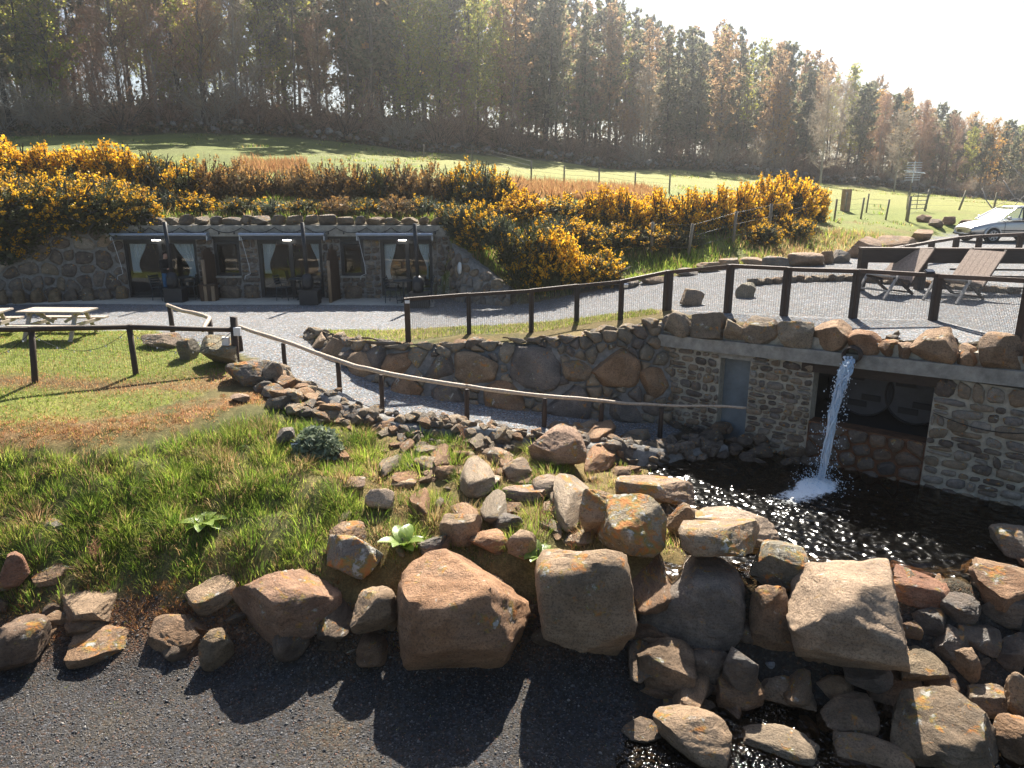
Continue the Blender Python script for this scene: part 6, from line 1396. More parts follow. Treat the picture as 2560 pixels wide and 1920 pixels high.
def kind_at(u, row):
    z = [(350, dict(bare=45, pine=16, green=14, pole=18, tan=7)), (700, dict(bare=24, pine=14, green=38, gold=10, pole=14)), (950, dict(bare=38, tan=20, pine=20, pole=14, green=8)), (1260, dict(green=60, gold=10, bare=10, pole=12, pine=8)), (1500, dict(tan=36, pine=34, bare=14, pole=12, green=4)), (9999, dict(pine=48, tan=30, bare=6, pole=9, gold=4, green=3))]
    d = next(dct for lim, dct in z if u < lim); ks = list(d); wts = [d[k]*(1.6 if (k == 'bare' and row == 0) else .35 if (k == 'bare' and row > 1) else 1.5 if (k == 'pole' and row > 1) else 1) for k in ks]
    return rt_.choices(ks, wts)[0]
ntree = 0
for row in range(6):
    x = -62.0+rt_.uniform(0, 2)
    while x < 100:
        d0 = np.interp(x, EDGE_X, EDGE_Y); y = d0+row*3.4+rt_.uniform(-1.3, 1.3); xx = x+rt_.uniform(-.8, .8)
        x += (2.9 if row < 4 else 2.5)*rt_.uniform(.75, 1.3)
        u = 1280+xx/(y*.9659)*FPX*.985
        if not -160 < u < 2700: continue
        z = float(hz(xx, y)); kd = kind_at(u, row); zt = py(u, np.interp(u, *TOPV), y)[2]; h = (zt-z)*rt_.uniform(.80, 1.03)
        if u < 1400: h = rt_.uniform(16, 21)
        if kd == 'bare': h = min(h, rt_.uniform(8.5, 13))
        if kd == 'green' or kd == 'gold': h = min(h, rt_.uniform(13, 18))
        h = max(h, 6); H0, parts = rt_.choice(TP[kd]); s_ = h/H0; nm, lab, gr = TL[kd]; sx = s_*rt_.uniform(.85, 1.1)*(1.15 if h < 11 else 1)
        te = place(parts, nm, (xx, y, z-.15), rt_.uniform(0, 6.28), (sx, sx, s_), lab, 'tree', gr); te.rotation_euler = (rt_.uniform(-.05, .05), rt_.uniform(-.05, .05), te.rotation_euler[2]); ntree += 1
for k in range(95):
    x = rt_.uniform(-60, 95); y = np.interp(x, EDGE_X, EDGE_Y)+rt_.uniform(-1.5, 14); u = 1280+x/(y*.9659)*FPX
    if not -100 < u < 2620: continue
    kd = rt_.choices(['bare', 'green', 'gold'], [7, 2.2 if u < 1500 else 1, .6])[0]; h = rt_.uniform(4.5, 8.5); H0, parts = rt_.choice(TP[kd]); s_ = h/H0; nm = {'bare': 'young_bare_tree', 'green': 'young_leafy_tree', 'gold': 'young_golden_tree'}[kd]
    place(parts, nm, (x, y, float(hz(x, y))-.1), rt_.uniform(0, 6), (s_*1.25, s_*1.25, s_), {'bare': 'low leafless understorey tree between the taller trunks', 'green': 'low understorey tree in yellow-green leaf between the taller trunks', 'gold': 'low understorey tree with golden leaves between the taller trunks'}[kd], 'tree', 'understorey trees, '+kd)
for u, v, h, kd, lab in ((2050, 462, 9.5, 'bare', 'pale-barked spreading tree standing alone in front of the pines'), (1935, 440, 10, 'gold', 'orange-leaved tree glowing among the dark pines'), (2235, 478, 8, 'bare', 'leaning pale-stemmed tree at the wood edge above the gate'), (1790, 418, 7, 'bare', 'low grey spreading tree at the meadow edge')):
    p = hit(u, v, miny=40); H0, parts = TP[kd][-1]; s_ = h/H0; place(parts, TL[kd][0], (p[0], p[1], p[2]-.1), 1.0, (s_*1.05, s_*1.05, s_), lab, 'tree', TL[kd][2])
# multi-stemmed bare shrubs in front of the wood
def shrub_proto(seed, H, ns, twig, bark):
    r = np.random.default_rng(seed); wood = MB(); sp = Soup()
    for k in range(ns):
        az = r.uniform(0, 6.28); el = r.uniform(.75, 1.4); d = np.array([math.cos(az)*math.cos(el), math.sin(az)*math.cos(el), math.sin(el)]); L = H*r.uniform(.6, 1.05); pts = [np.array([r.normal()*.15, r.normal()*.15, 0])]
        for j in range(5): d = unit(d+r.normal(size=3)*.12+np.array([math.cos(az), math.sin(az), 0])*.05); pts.append(pts[-1]+d*L/5)
        pts = np.array(pts); wood.tube(pts, [.035, .03, .024, .017, .01, .005], 4, False)
        N = 26; f = r.uniform(.8, 5, N); i0 = np.minimum(f.astype(int), 4); a = pts[i0]+(pts[i0+1]-pts[i0])*(f-i0)[:, None]; dd = unit(unit(pts[i0+1]-pts[i0])+r.normal(size=(N, 3))*.6); tl = H*r.uniform(.10, .28, N); b = a+dd*tl[:, None]; sp.quads(strips(r, a, b, .022))
        for q in range(2): sa = a+(b-a)*r.uniform(.2, .9, (N, 1)); sp.quads(strips(r, sa, sa+unit(dd+r.normal(size=(N, 3))*.7)*tl[:, None]*.6, .018))
    me = bpy.data.meshes.new('stems'); me.from_pydata(wood.v, [], wood.f); me.materials.append(bark); me.update()
    return [('stems', me), ('twigs', sp.mesh('twigs', twig))]
SH = [shrub_proto(31, 4.5, 22, TW_R, BARK), shrub_proto(32, 4.5, 26, TW_G, BARKP), shrub_proto(33, 4.0, 24, TW_R, BARKD)]
x = -60
while x < 95:
    y = np.interp(x, EDGE_X, EDGE_Y)-rt_.uniform(-.5, 2.6); u = 1280+x/(y*.9659)*FPX
    if -100 < u < 2650:
        s_ = rt_.uniform(.6, 1.25)*(1.15 if u < 1300 else .8); place(rt_.choice(SH), 'bare_shrub', (x, y, float(hz(x, y))-.1), rt_.uniform(0, 6), (s_*1.2, s_*1.2, s_), 'many-stemmed leafless shrub along the foot of the wood', 'shrub', 'leafless shrubs along the wood')
    x += rt_.uniform(1.6, 3.4)
# dark undergrowth along the wood (a mass)
r = np.random.default_rng(55); N = 60000; xs_ = r.uniform(-62, 95, N); dd_ = r.uniform(-3.5, 17, N); ys_ = np.interp(xs_, EDGE_X, EDGE_Y)+dd_; hh = np.abs(fbm2(xs_, ys_, .4, 3, 71))*(2.4+np.clip(dd_, 0, 17)*.35)+.15; zz = hz(xs_, ys_)+r.uniform(0, 1, N)*hh
so_ = Soup(); so_.quads(leaf_quads(r, np.stack([xs_, ys_, zz], 1), .22, 1.6))
tag(obj('undergrowth', so_.mesh('undergrowth', leafmat('bramble_leaves', [(.06, .07, .03), (.12, .12, .05), (.24, .17, .08), (.32, .19, .11)], .7, .3))), 'dark tangled brambles and ivy under the trees', 'undergrowth', kind='stuff')
# drystone wall along the wood
dw = empty('drystone_wall', (0, 0, 0), 0, 'tumbled pale drystone wall running along the foot of the wood', 'wall')
M_DRY = rockmat('pale_field_stone', 3.0)
DRY = []
for i in range(6): me = ROCKS[i].copy(); me.materials.clear(); me.materials.append(M_DRY); DRY.append(me)
for k in range(280):
    x = -27+k*.42+R.uniform(-.2, .2) if k < 140 else 22+(k-140)*.42; y = np.interp(x, EDGE_X, EDGE_Y)-2.6+R.uniform(-.35, .35); wd = R.uniform(.35, .8)
    o = obj('stone', R.choice(DRY), dw, (x, y, float(hz(x, y))+R.choice((.1, .35, .6, .8))*R.uniform(.8, 1.1)), (R.uniform(-.4, .4), R.uniform(-.4, .4), R.uniform(0, 6)), (wd, wd*.8, wd*.65)); o.color = colr([(.36,.37,.37),(.28,.28,.27),(.20,.20,.19),(.44,.45,.46)], .5)

# ------------------------------------------------------------------ gorse
M_SPINE = {'B': leafmat('gorse_spines', [(.05, .06, .022), (.085, .095, .035), (.13, .13, .05)], .6, .35), 'D': leafmat('dry_gorse_spines', [(.16, .10, .05), (.22, .14, .065), (.12, .10, .045), (.26, .17, .08)], .7, .4), 'G': leafmat('blue_green_gorse', [(.06, .085, .05), (.10, .125, .075), (.15, .16, .09)], .6, .35)}
M_FLOW = leafmat('gorse_flowers', [(.84, .45, .02), (.90, .56, .03), (.78, .38, .015), (.90, .62, .07)], .55, .55)
M_FLOWD = leafmat('faded_gorse_flowers', [(.50, .28, .08), (.58, .34, .10), (.45, .22, .05)], .6, .5)
def gorse_proto(seed, kind, fl, nshoot=300):
    r = np.random.default_rng(seed); sp = Soup(); flw = Soup(); wood = MB()
    for k in range(14):
        az = r.uniform(0, 6.28); el = r.uniform(.3, 1.4); d = np.array([math.cos(az)*math.cos(el), math.sin(az)*math.cos(el), math.sin(el)]); wood.tube([(0, 0, 0), tuple(d*.4+r.normal(size=3)*.05), tuple(d*.85)], [.035, .022, .008], 5)
    lob = r.normal(size=(7, 3)); lob[:, 2] = np.abs(lob[:, 2]); lob = unit(lob); la = r.uniform(.05, .32, 7)
    for k in range(nshoot):
        d = r.normal(size=3); d[2] = abs(d[2])*1.05-.15; d = unit(d); rad = (.60+(np.clip(lob@d, 0, 1)**5*la).sum())*r.uniform(.72, 1.05); p = d*rad*np.array([.62, .62, .86]); ax_ = unit(d*np.array([.8, .8, .9])+np.array([0, 0, .55])+r.normal(size=3)*.25); L = r.uniform(.12, .26)
        n = 22; t = r.uniform(0, 1, n); c = p+ax_*L*t[:, None]; o_ = unit(r.normal(size=(n, 3))+ax_*.6); tip = c+o_*r.uniform(.03, .06, (n, 1))*(1.15-t[:, None]*.6); x = unit(np.cross(o_, r.normal(size=(n, 3))))*.010; sp.tris(np.stack([c-x, c+x, tip], 1))
        if r.random() < fl*(.55+.6*max(0, d[2])):
            n = r.integers(12, 26); t = r.uniform(.25, 1.0, n); c = p+ax_*L*t[:, None]+r.normal(size=(n, 3))*.022; flw.quads(leaf_quads(r, c, .036, 1.25, .6))
    n = 1500; d = unit(r.normal(size=(n, 3))); d[:, 2] = np.abs(d[:, 2]); c = d*r.uniform(.15, .62, (n, 1))*np.array([.75, .75, .95]); sp.quads(leaf_quads(r, c, .075, 1.5))
    me = bpy.data.meshes.new('stems'); me.from_pydata(wood.v, [], wood.f); me.materials.append(BARKD); me.update()
    o = [('stems', me), ('foliage', sp.mesh('foliage', M_SPINE[kind]))]
    if flw.n: o.append(('flowers', flw.mesh('flowers', M_FLOWD if kind == 'D' else M_FLOW)))
    return o
GP = {'B': [gorse_proto(41, 'B', 1.0, 340), gorse_proto(42, 'B', .95, 340)], 'M': [gorse_proto(43, 'B', .5), gorse_proto(44, 'B', .42)], 'G': [gorse_proto(45, 'G', .10), gorse_proto(46, 'B', .14)], 'D': [gorse_proto(47, 'D', .35), gorse_proto(48, 'D', .2)]}
GL = {'B': 'gorse bush covered in orange-yellow flowers', 'M': 'dark gorse bush dotted with flowers', 'G': 'green gorse bush with few flowers', 'D': 'dry brownish gorse bush past flowering'}
def gorse(u, vb, wpx, hpx, k, where, y=None, tilt=0.0, dz=0.0):
    p = hit(u, vb, miny=24) if y is None else py(u, vb, y); sl = math.hypot(p[0], p[1]); wd = wpx*sl/FPX*.72; h = hpx*sl/FPX*1.0
    e = place(rt_.choice(GP[k]), 'gorse_bush', (p[0], p[1], p[2]-.08+dz), rt_.uniform(0, 6.28), (wd, wd*.95, h), GL[k]+' '+where, 'bush', None); e['group'] = 'gorse '+where
    if tilt: e.rotation_mode = 'ZYX'; e.rotation_euler = (tilt, 0, rt_.uniform(-.4, .4)); 
    return e
on_roof = 'on the turf roof above the cabins'; over = 'over the cabin wall'; row_ = 'in the row on the bank behind the path'; frt = 'at the bank foot beside the wing wall'
for a in [(-260,480,180,130,'M'),(-180,480,180,130,'B'),(-100,480,180,135,'B'),(-20,478,190,150,'B'),(60,486,170,125,'B'),(135,480,160,110,'B'),(205,482,160,118,'B'),(290,478,170,128,'B'),(345,480,110,105,'B'),(395,480,130,110,'G'),(455,502,140,116,'M'),(520,500,140,111,'D'),(590,498,140,104,'D'),(650,490,110,78,'D'),(705,486,100,68,'D'),(760,492,120,91,'D'),(820,498,130,104,'D'),(885,502,140,108,'D'),(950,502,140,108,'G'),(1010,504,140,112,'D'),(1075,506,140,112,'D'),(1135,508,140,116,'M'),(1200,512,150,128,'G'),(1250,520,140,120,'M'), (40,520,170,95,'M'),(120,520,170,90,'M'),(215,522,170,90,'M'),(310,520,160,85,'M'),(410,522,130,60,'G'),(500,528,120,55,'M'),(600,530,130,50,'G'),(680,532,130,45,'G'),(760,532,130,48,'G'),(840,532,130,50,'D'),(920,532,130,52,'G'),(1000,534,130,55,'D'),(1070,536,120,60,'G')]:  # the low front row is added to darken the sunlit turf below the gorse
    gorse(*a, on_roof)
for a in [(5,545,170,100,'M'),(90,538,160,85,'G'),(180,535,170,85,'M'),(270,532,160,75,'G'),(350,532,140,60,'M'),(20,620,140,90,'G'),(85,600,110,70,'M')]:
    gorse(*a, over, y=25.6+a[0]*.004, tilt=.8)
for a in [(1130,552,110,60,'G'),(1150,575,100,70,'G'),(1165,560,110,70,'G'),(1185,600,100,70,'M'),(1210,575,120,85,'M'),(1250,600,120,90,'G'),(1280,650,110,100,'G')]: gorse(*a, over.replace('cabin', 'wing'), y=25.9-(a[0]-1185)*.014, tilt=.45)
for a in [(1372,698,200,165,'B'),(1440,705,150,100,'B'),(1500,700,170,95,'M'),(1300,700,110,90,'G'),(1340,640,150,110,'G')]: gorse(*a, frt, y=24.2+(a[0]-1300)*.004)
for a in [(1310,545,170,85,'B'),(1400,552,170,85,'M'),(1490,560,150,105,'B'),(1560,570,150,110,'B'),(1640,572,150,110,'B'),(1710,575,150,112,'B'),(1780,574,150,118,'B'),(1850,570,150,120,'B'),(1915,565,150,130,'B'),(1965,556,160,138,'B'),(2020,550,110,100,'B'),(1530,615,150,70,'M'),(1450,610,150,80,'M'),(1390,600,140,80,'G'),(1610,610,150,62,'M'),(1700,612,140,55,'G'),(1900,600,120,60,'M'),(1980,590,110,60,'M')]: gorse(*a, row_)

# ------------------------------------------------------------------ grass
def blades(r, p, h, w_, lean, col):
    n = len(p); a = r.uniform(0, 6.28, n); wx = np.stack([np.cos(a), np.sin(a), np.zeros(n)], 1)*(w_ if np.isscalar(w_) else w_[:, None])/2
    mid = p+np.stack([lean[:, 0]*.35, lean[:, 1]*.35, h*.6], 1); tip = p+np.stack([lean[:, 0], lean[:, 1], h*np.sqrt(np.clip(1-.35*(np.hypot(lean[:, 0], lean[:, 1])/np.maximum(h, 1e-3))**2, .25, 1))], 1)
    v = np.stack([p-wx, p+wx, mid+wx*.8, mid-wx*.8, tip], 1).reshape(-1, 3); i = np.arange(n)*5
    return v, np.stack([i, i+1, i+2, i+3], 1), np.stack([i+3, i+2, i+4], 1), np.repeat(col, 5, 0)
M_GRASS = leafmat('grass_blades', None, .5, .6, 'col', .3)
def grass_obj(name, label, sets):
    V = []; Q = []; T_ = []; C = []; n = 0
    for v, q, t, c in sets: V.append(v); Q.append(q+n); T_.append(t+n); C.append(c); n += len(v)
    o = obj(name, mesh_np(name, np.concatenate(V), [np.concatenate(Q), np.concatenate(T_)], M_GRASS, False, {'col': np.concatenate(C)})); return tag(o, label, 'grass', kind='stuff')
GREENS = np.array([(.14,.23,.03),(.22,.33,.04),(.34,.43,.06),(.09,.15,.025),(.44,.46,.10)]); STRAW = np.array([(.46,.34,.16),(.52,.40,.20),(.38,.25,.11),(.42,.24,.13)])
r = np.random.default_rng(91)
def tufts(centers, nper, rad, h, w_, straw, spread=.5, wind=(-.05, -.1)):
    k = len(centers); n = k*nper; ci = np.repeat(np.arange(k), nper); ang = r.uniform(0, 6.28, n); rr = np.sqrt(r.random(n))*np.repeat(rad, nper)
    p = np.stack([centers[ci, 0]+rr*np.cos(ang), centers[ci, 1]+rr*np.sin(ang)], 1); z = hz(p[:, 0], p[:, 1])-.02
    hh = np.repeat(h, nper)*r.uniform(.5, 1.15, n)*(1-.35*(rr/np.repeat(rad, nper))); ln = np.stack([np.cos(ang)*rr/np.repeat(rad, nper)*hh*spread+wind[0]*hh, np.sin(ang)*rr/np.repeat(rad, nper)*hh*spread+wind[1]*hh], 1)+r.normal(size=(n, 2))*hh[:, None]*.16
    isS = r.random(n) < np.repeat(straw, nper); base_i = np.repeat(r.integers(0, len(GREENS), k), nper); base_i = np.where(r.random(n) < .35, r.integers(0, len(GREENS), n), base_i)
    col = np.where(isS[:, None], STRAW[r.integers(0, len(STRAW), n)], GREENS[base_i])*r.uniform(.75, 1.2, (n, 1))*np.repeat(r.uniform(.7, 1.2, k), nper)[:, None]
    return blades(r, np.column_stack([p, z]), hh, w_*r.uniform(.7, 1.3, n), ln, col)
# rough bank
cx_ = r.uniform(-11.5, 2.5, 5200); cy_ = r.uniform(9.5, 14.4, 5200); ok = (region(cx_, cy_) == 0) & (cy_ > np.interp(cx_, [-12,-7.3,-5.6,-4,-1,1,2.5], [9.7,9.8,10.0,9.9,9.9,10.0,10.4])) & (cy_ < np.interp(cx_, [-12,-9.5,-7,-5.6,-4.6,-4.0], [12.1,12.15,12.35,13.3,14.1,14.6])); cx_, cy_ = cx_[ok], cy_[ok]
lush = sstep(-1.6, -4.2, cx_+fbm2(cx_, cy_, .7, 3, 95)*2.2) if False else 1-sstep(-4.8, -2.3, cx_+fbm2(cx_, cy_, .7, 3, 95)*2.0); dens = np.clip(.12+lush*.42+fbm2(cx_, cy_, 1.6, 3, 96)*1.1, 0, 1); k = r.random(len(cx_)) < dens; cx_, cy_, lush = cx_[k], cy_[k], lush[k]
nz = fbm2(cx_, cy_, 1.0, 3, 97)
sets = [tufts(np.column_stack([cx_, cy_]), 36, r.uniform(.08, .24, len(cx_)), np.clip(.07+.13*lush+.10*nz+r.uniform(-.03, .08, len(cx_)), .04, .36), .0085, np.clip(.62-.52*lush+nz*.35, .04, .95))]
bx_ = np.where(r.random(330) < .8, r.uniform(-11, -2.6, 330), r.uniform(-3, 1.5, 330)); by_ = r.uniform(10.3, 13.8, 330); okb = (region(bx_, by_) == 0) & (by_ < np.interp(bx_, [-12,-9.5,-7,-5.6,-4.6,-4.0], [12.0,12.05,12.25,13.1,13.9,14.4])); sets.append(tufts(np.column_stack([bx_, by_])[okb], 150, r.uniform(.16, .36, okb.sum()), r.uniform(.16, .36, okb.sum()), .009, np.where(r.random(okb.sum()) < .22, .85, .10), .95))
tx = r.uniform(-9, 1.5, 420); ty = np.interp(tx, [-9,-7.3,-5.6,-4.1,-2,-.7,1.5], [9.6,9.6,9.9,9.7,9.6,9.5,9.5])+r.normal(size=420)*.22; v_, q_, t_, c_ = tufts(np.column_stack([tx, ty]), 22, r.uniform(.05, .16, 420), r.uniform(.05, .16, 420), .009, np.full(420, .92), 1.0); sets.append((v_, q_, t_, c_*np.array([.72, .52, .42])))
sx_ = r.uniform(1.5, 3.1, 130); sy_ = r.uniform(10.5, 13.8, 130); sets.append(tufts(np.column_stack([sx_, sy_]), 24, r.uniform(.06, .2, 130), r.uniform(.08, .24, 130), .010, np.clip(r.uniform(.2, 1.0, 130), 0, .95)))
grass_obj('rough_grass', 'tall tussocky green and straw grass on the bank', sets)
# lawn sward
N = 26000; gx = r.uniform(-16, -5.5, N); gy = r.uniform(13, 20.4, N); ok = (region(gx, gy) == 1); gx, gy = gx[ok], gy[ok]; N = len(gx); dn = fbm2(gx, gy, 1.2, 3, 98); hh = r.uniform(.03, .075, N); dry = np.exp(-((gy-15.3-.25*np.sin(gx))/.5)**2)+np.exp(-((gy-np.interp(gx, [-20,-9,-7.2,-6,-5,-4], [12.85,12.85,13.2,14.1,15.1,15.5]))/.5)**2)
isS = r.random(N) < np.clip(dry*.9+.15+dn*.3, 0, 1); col = np.where(isS[:, None], STRAW[r.integers(0, 4, N)]*np.array([1, .82, .75]), np.array([(.20,.27,.035),(.27,.32,.05),(.16,.22,.03)])[r.integers(0, 3, N)])
s1 = blades(r, np.column_stack([gx, gy, hz(gx, gy)-.005]), hh, .014, r.normal(size=(N, 2))*.03, col)
ex_ = r.uniform(-12, -4.6, 900); ec = np.column_stack([ex_, np.interp(ex_, [-20,-9,-7.2,-6,-5,-4], [12.75,12.75,13.1,14.0,15.0,15.5])+r.normal(size=900)*.32]); s2 = tufts(ec, 26, r.uniform(.05, .15, 900), r.uniform(.03, .11, 900), .010, np.full(900, .88)); s2 = (s2[0], s2[1], s2[2], s2[3]*np.array([1.0, .80, .78]))
grass_obj('lawn_grass', 'short mown grass with dry reddish thatch on the lawn', [s1, s2])
# strip above the retaining wall
N = 5000; gx = r.uniform(-5.2, 3.6, N); gy = np.interp(gx, [-5.2,-3,-.9,2.5,3.75], [20.2,20,20,19.1,18.7])-r.uniform(.05, 1.0, N)**1*np.interp(gx, [-5,-3,0,3.6], [1.2,2.0,1.5,.8]); s1 = blades(r, np.column_stack([gx, gy, hz(gx, gy)]), r.uniform(.03, .10, N), .016, r.normal(size=(N, 2))*.04, np.array([(.26,.33,.05),(.34,.36,.08),(.20,.26,.04),(.42,.36,.16)])[r.integers(0, 4, N)])
grass_obj('verge_grass', 'sunlit grass verge inside the mesh fence', [s1])
# bank behind the path, roof turf, field edge
N = 1500; c = np.column_stack([r.uniform(.5, 17, N), r.uniform(24.2, 33, N)]); tt = np.interp(c[:, 0], YF_X, YF_Y); okb = (c[:, 1] > tt-.1) & (c[:, 1] < tt+6); c = c[okb]; sr = np.clip(sstep(6, 11, c[:, 0])*.7+fbm2(c[:, 0], c[:, 1], .6, 3, 99)*.5, .05, .95)
s1 = tufts(c, 18, r.uniform(.15, .4, len(c)), r.uniform(.2, .5, len(c)), .022, sr)
N = 1100; c = np.column_stack([r.uniform(-20, .5, N), r.uniform(26.9, 31, N)]); s2 = tufts(c, 16, r.uniform(.15, .4, N), r.uniform(.15, .4, N), .022, np.clip(.35+fbm2(c[:, 0], c[:, 1], .6, 3, 101)*.6, .05, .9))
wx2 = r.uniform(-3.0, 1.2, 330); wy2 = np.interp(wx2, YF_X, YF_Y)+r.uniform(.25, 2.6, 330); s3 = tufts(np.column_stack([wx2, wy2]), 24, r.uniform(.12, .32, 330), r.uniform(.18, .45, 330), .02, r.uniform(.05, .6, 330))
grass_obj('bank_grass', 'long grass on the turf roof and the bank behind the path', [s1, s2, s3])
c = []
for k in range(420):
    u = r.uniform(1270, 1640); v = r.uniform(455, 492)+(u-1300)*.05; p = hit(u, v, miny=30); c.append(p[:2])
for k in range(120):
    u = r.uniform(600, 760); v = r.uniform(405, 440); p = hit(u, v, miny=30); c.append(p[:2])
c = np.array(c); v, q, t, col = tufts(c, 22, r.uniform(.2, .5, len(c)), r.uniform(.35, .7, len(c)), .03, np.full(len(c), 1.0), .35); col = col*np.array([.85, .68, .6])
grass_obj('rushes', 'brown dry rushes at the lower edge of the meadow', [(v, q, t, col)])
N = 2600; c = np.column_stack([r.uniform(-40, 60, N), r.uniform(36, 95, N)]); okb = (region(c[:, 0], c[:, 1]) == 5) & (fbm2(c[:, 0], c[:, 1], .12, 3, 102)+.15*(c[:, 0] < -5) > .05); c = c[okb]
grass_obj('meadow_tussocks', 'tussocks of grass scattered over the meadow', [tufts(c, 14, r.uniform(.2, .6, len(c)), r.uniform(.12, .3, len(c)), .04, np.full(len(c), .25))])
# chips of gravel on the dark yard
N = 30000; gx = r.uniform(-8.5, 2.4, N); gy = r.uniform(5.6, 9.9, N); ok = region(gx, gy) == 3; gx, gy = gx[ok], gy[ok]; N = len(gx)
od = np.array([(1,0,0),(-1,0,0),(0,1,0),(0,-1,0),(0,0,1),(0,0,-1)], float); of2 = np.array([(0,2,4),(2,1,4),(1,3,4),(3,0,4),(2,0,5),(1,2,5),(3,1,5),(0,3,5)])
s_ = r.uniform(.006, .016, N)*np.where(r.random(N) < .05, 1.9, 1); S3 = s_[:, None]*r.uniform(.5, 1.3, (N, 3)); S3[:, 2] *= .7; an = r.uniform(0, 6.28, N); V = od[None]*S3[:, None, :]; ca, sa = np.cos(an)[:, None], np.sin(an)[:, None]; tl = r.normal(size=(N, 1))*.5
V = np.stack([V[..., 0]*ca-V[..., 1]*sa, V[..., 0]*sa+V[..., 1]*ca, V[..., 2]+V[..., 0]*tl], -1)+np.stack([gx, gy, hz(gx, gy)+s_*.2], -1)[:, None, :]
pal = np.array([(.05,.052,.058),(.08,.08,.085),(.035,.036,.04),(.13,.125,.12),(.22,.20,.18),(.20,.09,.06),(.12,.10,.07)]); cc = pal[r.choice(7, N, p=[.32,.25,.18,.13,.05,.03,.04])]*r.uniform(.8, 1.25, (N, 1))
m, nt, b = newmat('gravel_chips'); nt.links.new(node(nt, 'ShaderNodeAttribute', attribute_name='col').outputs['Color'], b.inputs['Base Color']); b.inputs['Roughness'].default_value = .6
tag(obj('gravel_chips', mesh_np('gravel_chips', V.reshape(-1, 3), (of2[None]+np.arange(N)[:, None, None]*6).reshape(-1, 3), m, False, {'col': np.repeat(cc, 6, 0)})), 'dark loose gravel chips strewn over the yard', 'gravel', kind='stuff')
wx_ = r.uniform(-8, 1.2, 70); wy_ = r.uniform(6.2, 9.4, 70); wv = tufts(np.column_stack([wx_, wy_]), 9, r.uniform(.02, .07, 70), r.uniform(.02, .06, 70), .008, np.full(70, .45)); n_ = 260; tx = r.uniform(-8, 1.2, n_); ty = r.uniform(6, 9.5, n_)
lit = blades(r, np.column_stack([tx, ty, hz(tx, ty)+.012]), np.full(n_, .006), r.uniform(.004, .008, n_), r.normal(size=(n_, 2))*.07, STRAW[r.integers(0, 4, n_)]*r.uniform(.4, .9, (n_, 1)))
grass_obj('yard_weeds', 'tiny weeds and dry stems strewn over the dark gravel', [wv, lit])
# ------------------------------------------------------------------ single plants and small things in the bank
M_DOCK = leafmat('dock_leaf', [(.12, .22, .03), (.20, .30, .05), (.26, .34, .08)], .4, .4, spec=.5)
def dock(u, v, s_, desc):
    p = hit(u, v); e = empty('dock_plant', tuple(p), R.uniform(0, 6), desc, 'plant')
    for k in range(9):
        a = k*2.4; L = s_*R.uniform(.7, 1.15); el = R.uniform(.5, 1.2); vs = []; n = 6
        for i in range(n+1):
            t = i/n; wv = .16*L*math.sin(math.pi*min(1, t*.92+.06))**.8*1.6; rr = L*t*math.cos(el*(1-.5*t)); z = L*t*math.sin(el)-L*.45*t*t
            for q in (-1, 0, 1): vs.append((rr*math.cos(a)-q*wv*math.sin(a), rr*math.sin(a)+q*wv*math.cos(a), z+abs(q)*wv*.3+.02))
        fs = [(i*3+j, i*3+j+1, (i+1)*3+j+1, (i+1)*3+j) for i in range(n) for j in range(2)]
        obj('leaf', mesh_np('leaf', vs, np.array(fs), M_DOCK, True), e)
    MB().tube([(0, 0, 0), (.02, .02, s_*.5)], .012, 5).build('stalk', BARKD, e)
dock(1010, 1375, .42, 'broad-leaved dock beside the grey rounded stone'); dock(510, 1320, .40, 'broad-leaved dock shining in the tall grass'); dock(1345, 1400, .38, 'broad-leaved dock in the gap above the square buff boulder')
p = hit(795, 1135); e = empty('silvery_bush', tuple(p), 0, 'small silvery green bush beside the rubble heap', 'bush'); so_ = Soup(); r5 = np.random.default_rng(8)
d = unit(r5.normal(size=(1500, 3))); d[:, 2] = np.abs(d[:, 2]); c = d*r5.uniform(.5, 1, (1500, 1))*np.array([.48, .42, .55]); so_.quads(leaf_quads(r5, c, .05, 2.4, .5)); obj('foliage', so_.mesh('foliage', leafmat('silver_leaf', [(.16, .20, .13), (.24, .28, .19), (.10, .14, .08)], .6, .35)), e)
m = MB()
for k in range(10): m.tube([(0, 0, 0), tuple(d[k]*.35)], .008, 4)
m.build('stems', BARKD, e)
p = hit(743, 1140); e = empty('spot_lamp', (p[0], p[1], p[2]+.22), 0, 'small square solar spot lamp standing in the tall grass', 'solar lamp'); e.rotation_euler = (math.radians(55), 0, .2)
MB().box((0, 0, 0), (.17, .03, .12)).build('panel', M_WHITE, e); MB().box((0, .022, 0), (.19, .02, .14)).build('case', M_STEEL, e); MB().tube([(0, .03, -.05), (0, .15, -.25)], .012, 5).build('stake', M_STEEL, e)
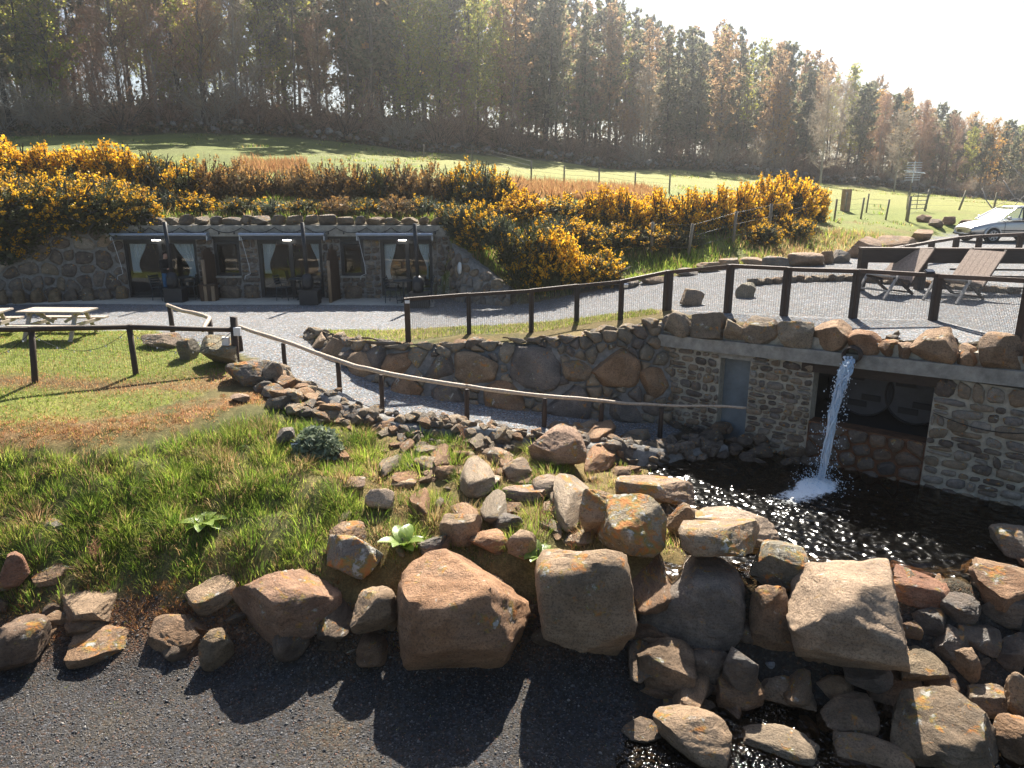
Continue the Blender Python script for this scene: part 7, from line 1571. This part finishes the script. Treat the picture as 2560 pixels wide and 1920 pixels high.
def stalks(u, v, n, h, desc, mat):
    p = hit(u, v); e = empty('dead_stalks', tuple(p), 0, desc, 'plant')
    for k in range(n):
        b0 = Vector((R.uniform(-.08, .08), R.uniform(-.08, .08), 0)); tp_ = b0+Vector((R.uniform(-.1, .1), R.uniform(-.1, .1), h*R.uniform(.7, 1.1))); m = MB(); m.tube([b0, (b0+tp_)/2+Vector((R.uniform(-.03, .03), 0, 0)), tp_], [.006, .005, .003], 4)
        for j in range(6):
            t = .5+.08*j; q = b0.lerp(tp_, t); m.tube([q, q+Vector((R.uniform(-.08, .08), R.uniform(-.08, .08), .06))], [.004, .006], 4)
        m.build('stalk', mat, e)
M_STK = simple('rusty_stalk', (.30, .15, .07), .8, .3, 9, .2, .004)
stalks(1355, 1330, 4, .65, 'rusty dead dock stalks above the square buff boulder', M_STK); stalks(250, 1420, 5, .5, 'dark dead stalks in the grass above the brown slabs', M_STK); stalks(1160, 1130, 3, .6, 'thin reddish stalks on the dry slope', M_STK); stalks(1440, 1395, 3, .45, 'withered stalks in front of the mossy boulder', M_STK)
# bare branch reaching in from the right, by the car
b0 = py(2640, 560, 24.0); e = empty('bare_sapling', tuple(py(2700, 640, 24.0)), 0, 'bare pale branches reaching in beside the silver car', 'sapling'); L0 = Vector(e.location)
for pl in ([(2700,640),(2640,560),(2540,495),(2500,510),(2480,520)],[(2620,540),(2590,460),(2530,520),(2505,525)],[(2700,600),(2600,480),(2540,425),(2500,385)],[(2640,560),(2600,500),(2560,455),(2520,400)],[(2540,497),(2520,470),(2508,450)],[(2480,520),(2465,500),(2455,470)]):
    MB().tube([Vector(py(u, v, 24.0+i*.15))-L0 for i, (u, v) in enumerate(pl)], [max(.005, .022-.005*i) for i in range(len(pl))], 6).build('branch', BARKP, e, True)
# ------------------------------------------------------------------ hazy sunlit air over the whole place
hzb = MB().box((0, 110, 14.5), (600, 520, 57)).build('haze', None); tag(hzb, 'thin sunlit haze in the air', 'haze', kind='stuff')
m = bpy.data.materials.new('thin_haze'); m.use_nodes = True; nt = m.node_tree; nt.nodes.remove(nt.nodes['Principled BSDF'])
pv = node(nt, 'ShaderNodeVolumePrincipled'); pv.inputs['Color'].default_value = (.95, .97, 1, 1); pv.inputs['Density'].default_value = .0017; pv.inputs['Anisotropy'].default_value = .90
nt.links.new(pv.outputs[0], nt.nodes['Material Output'].inputs['Volume']); hzb.data.materials.append(m)
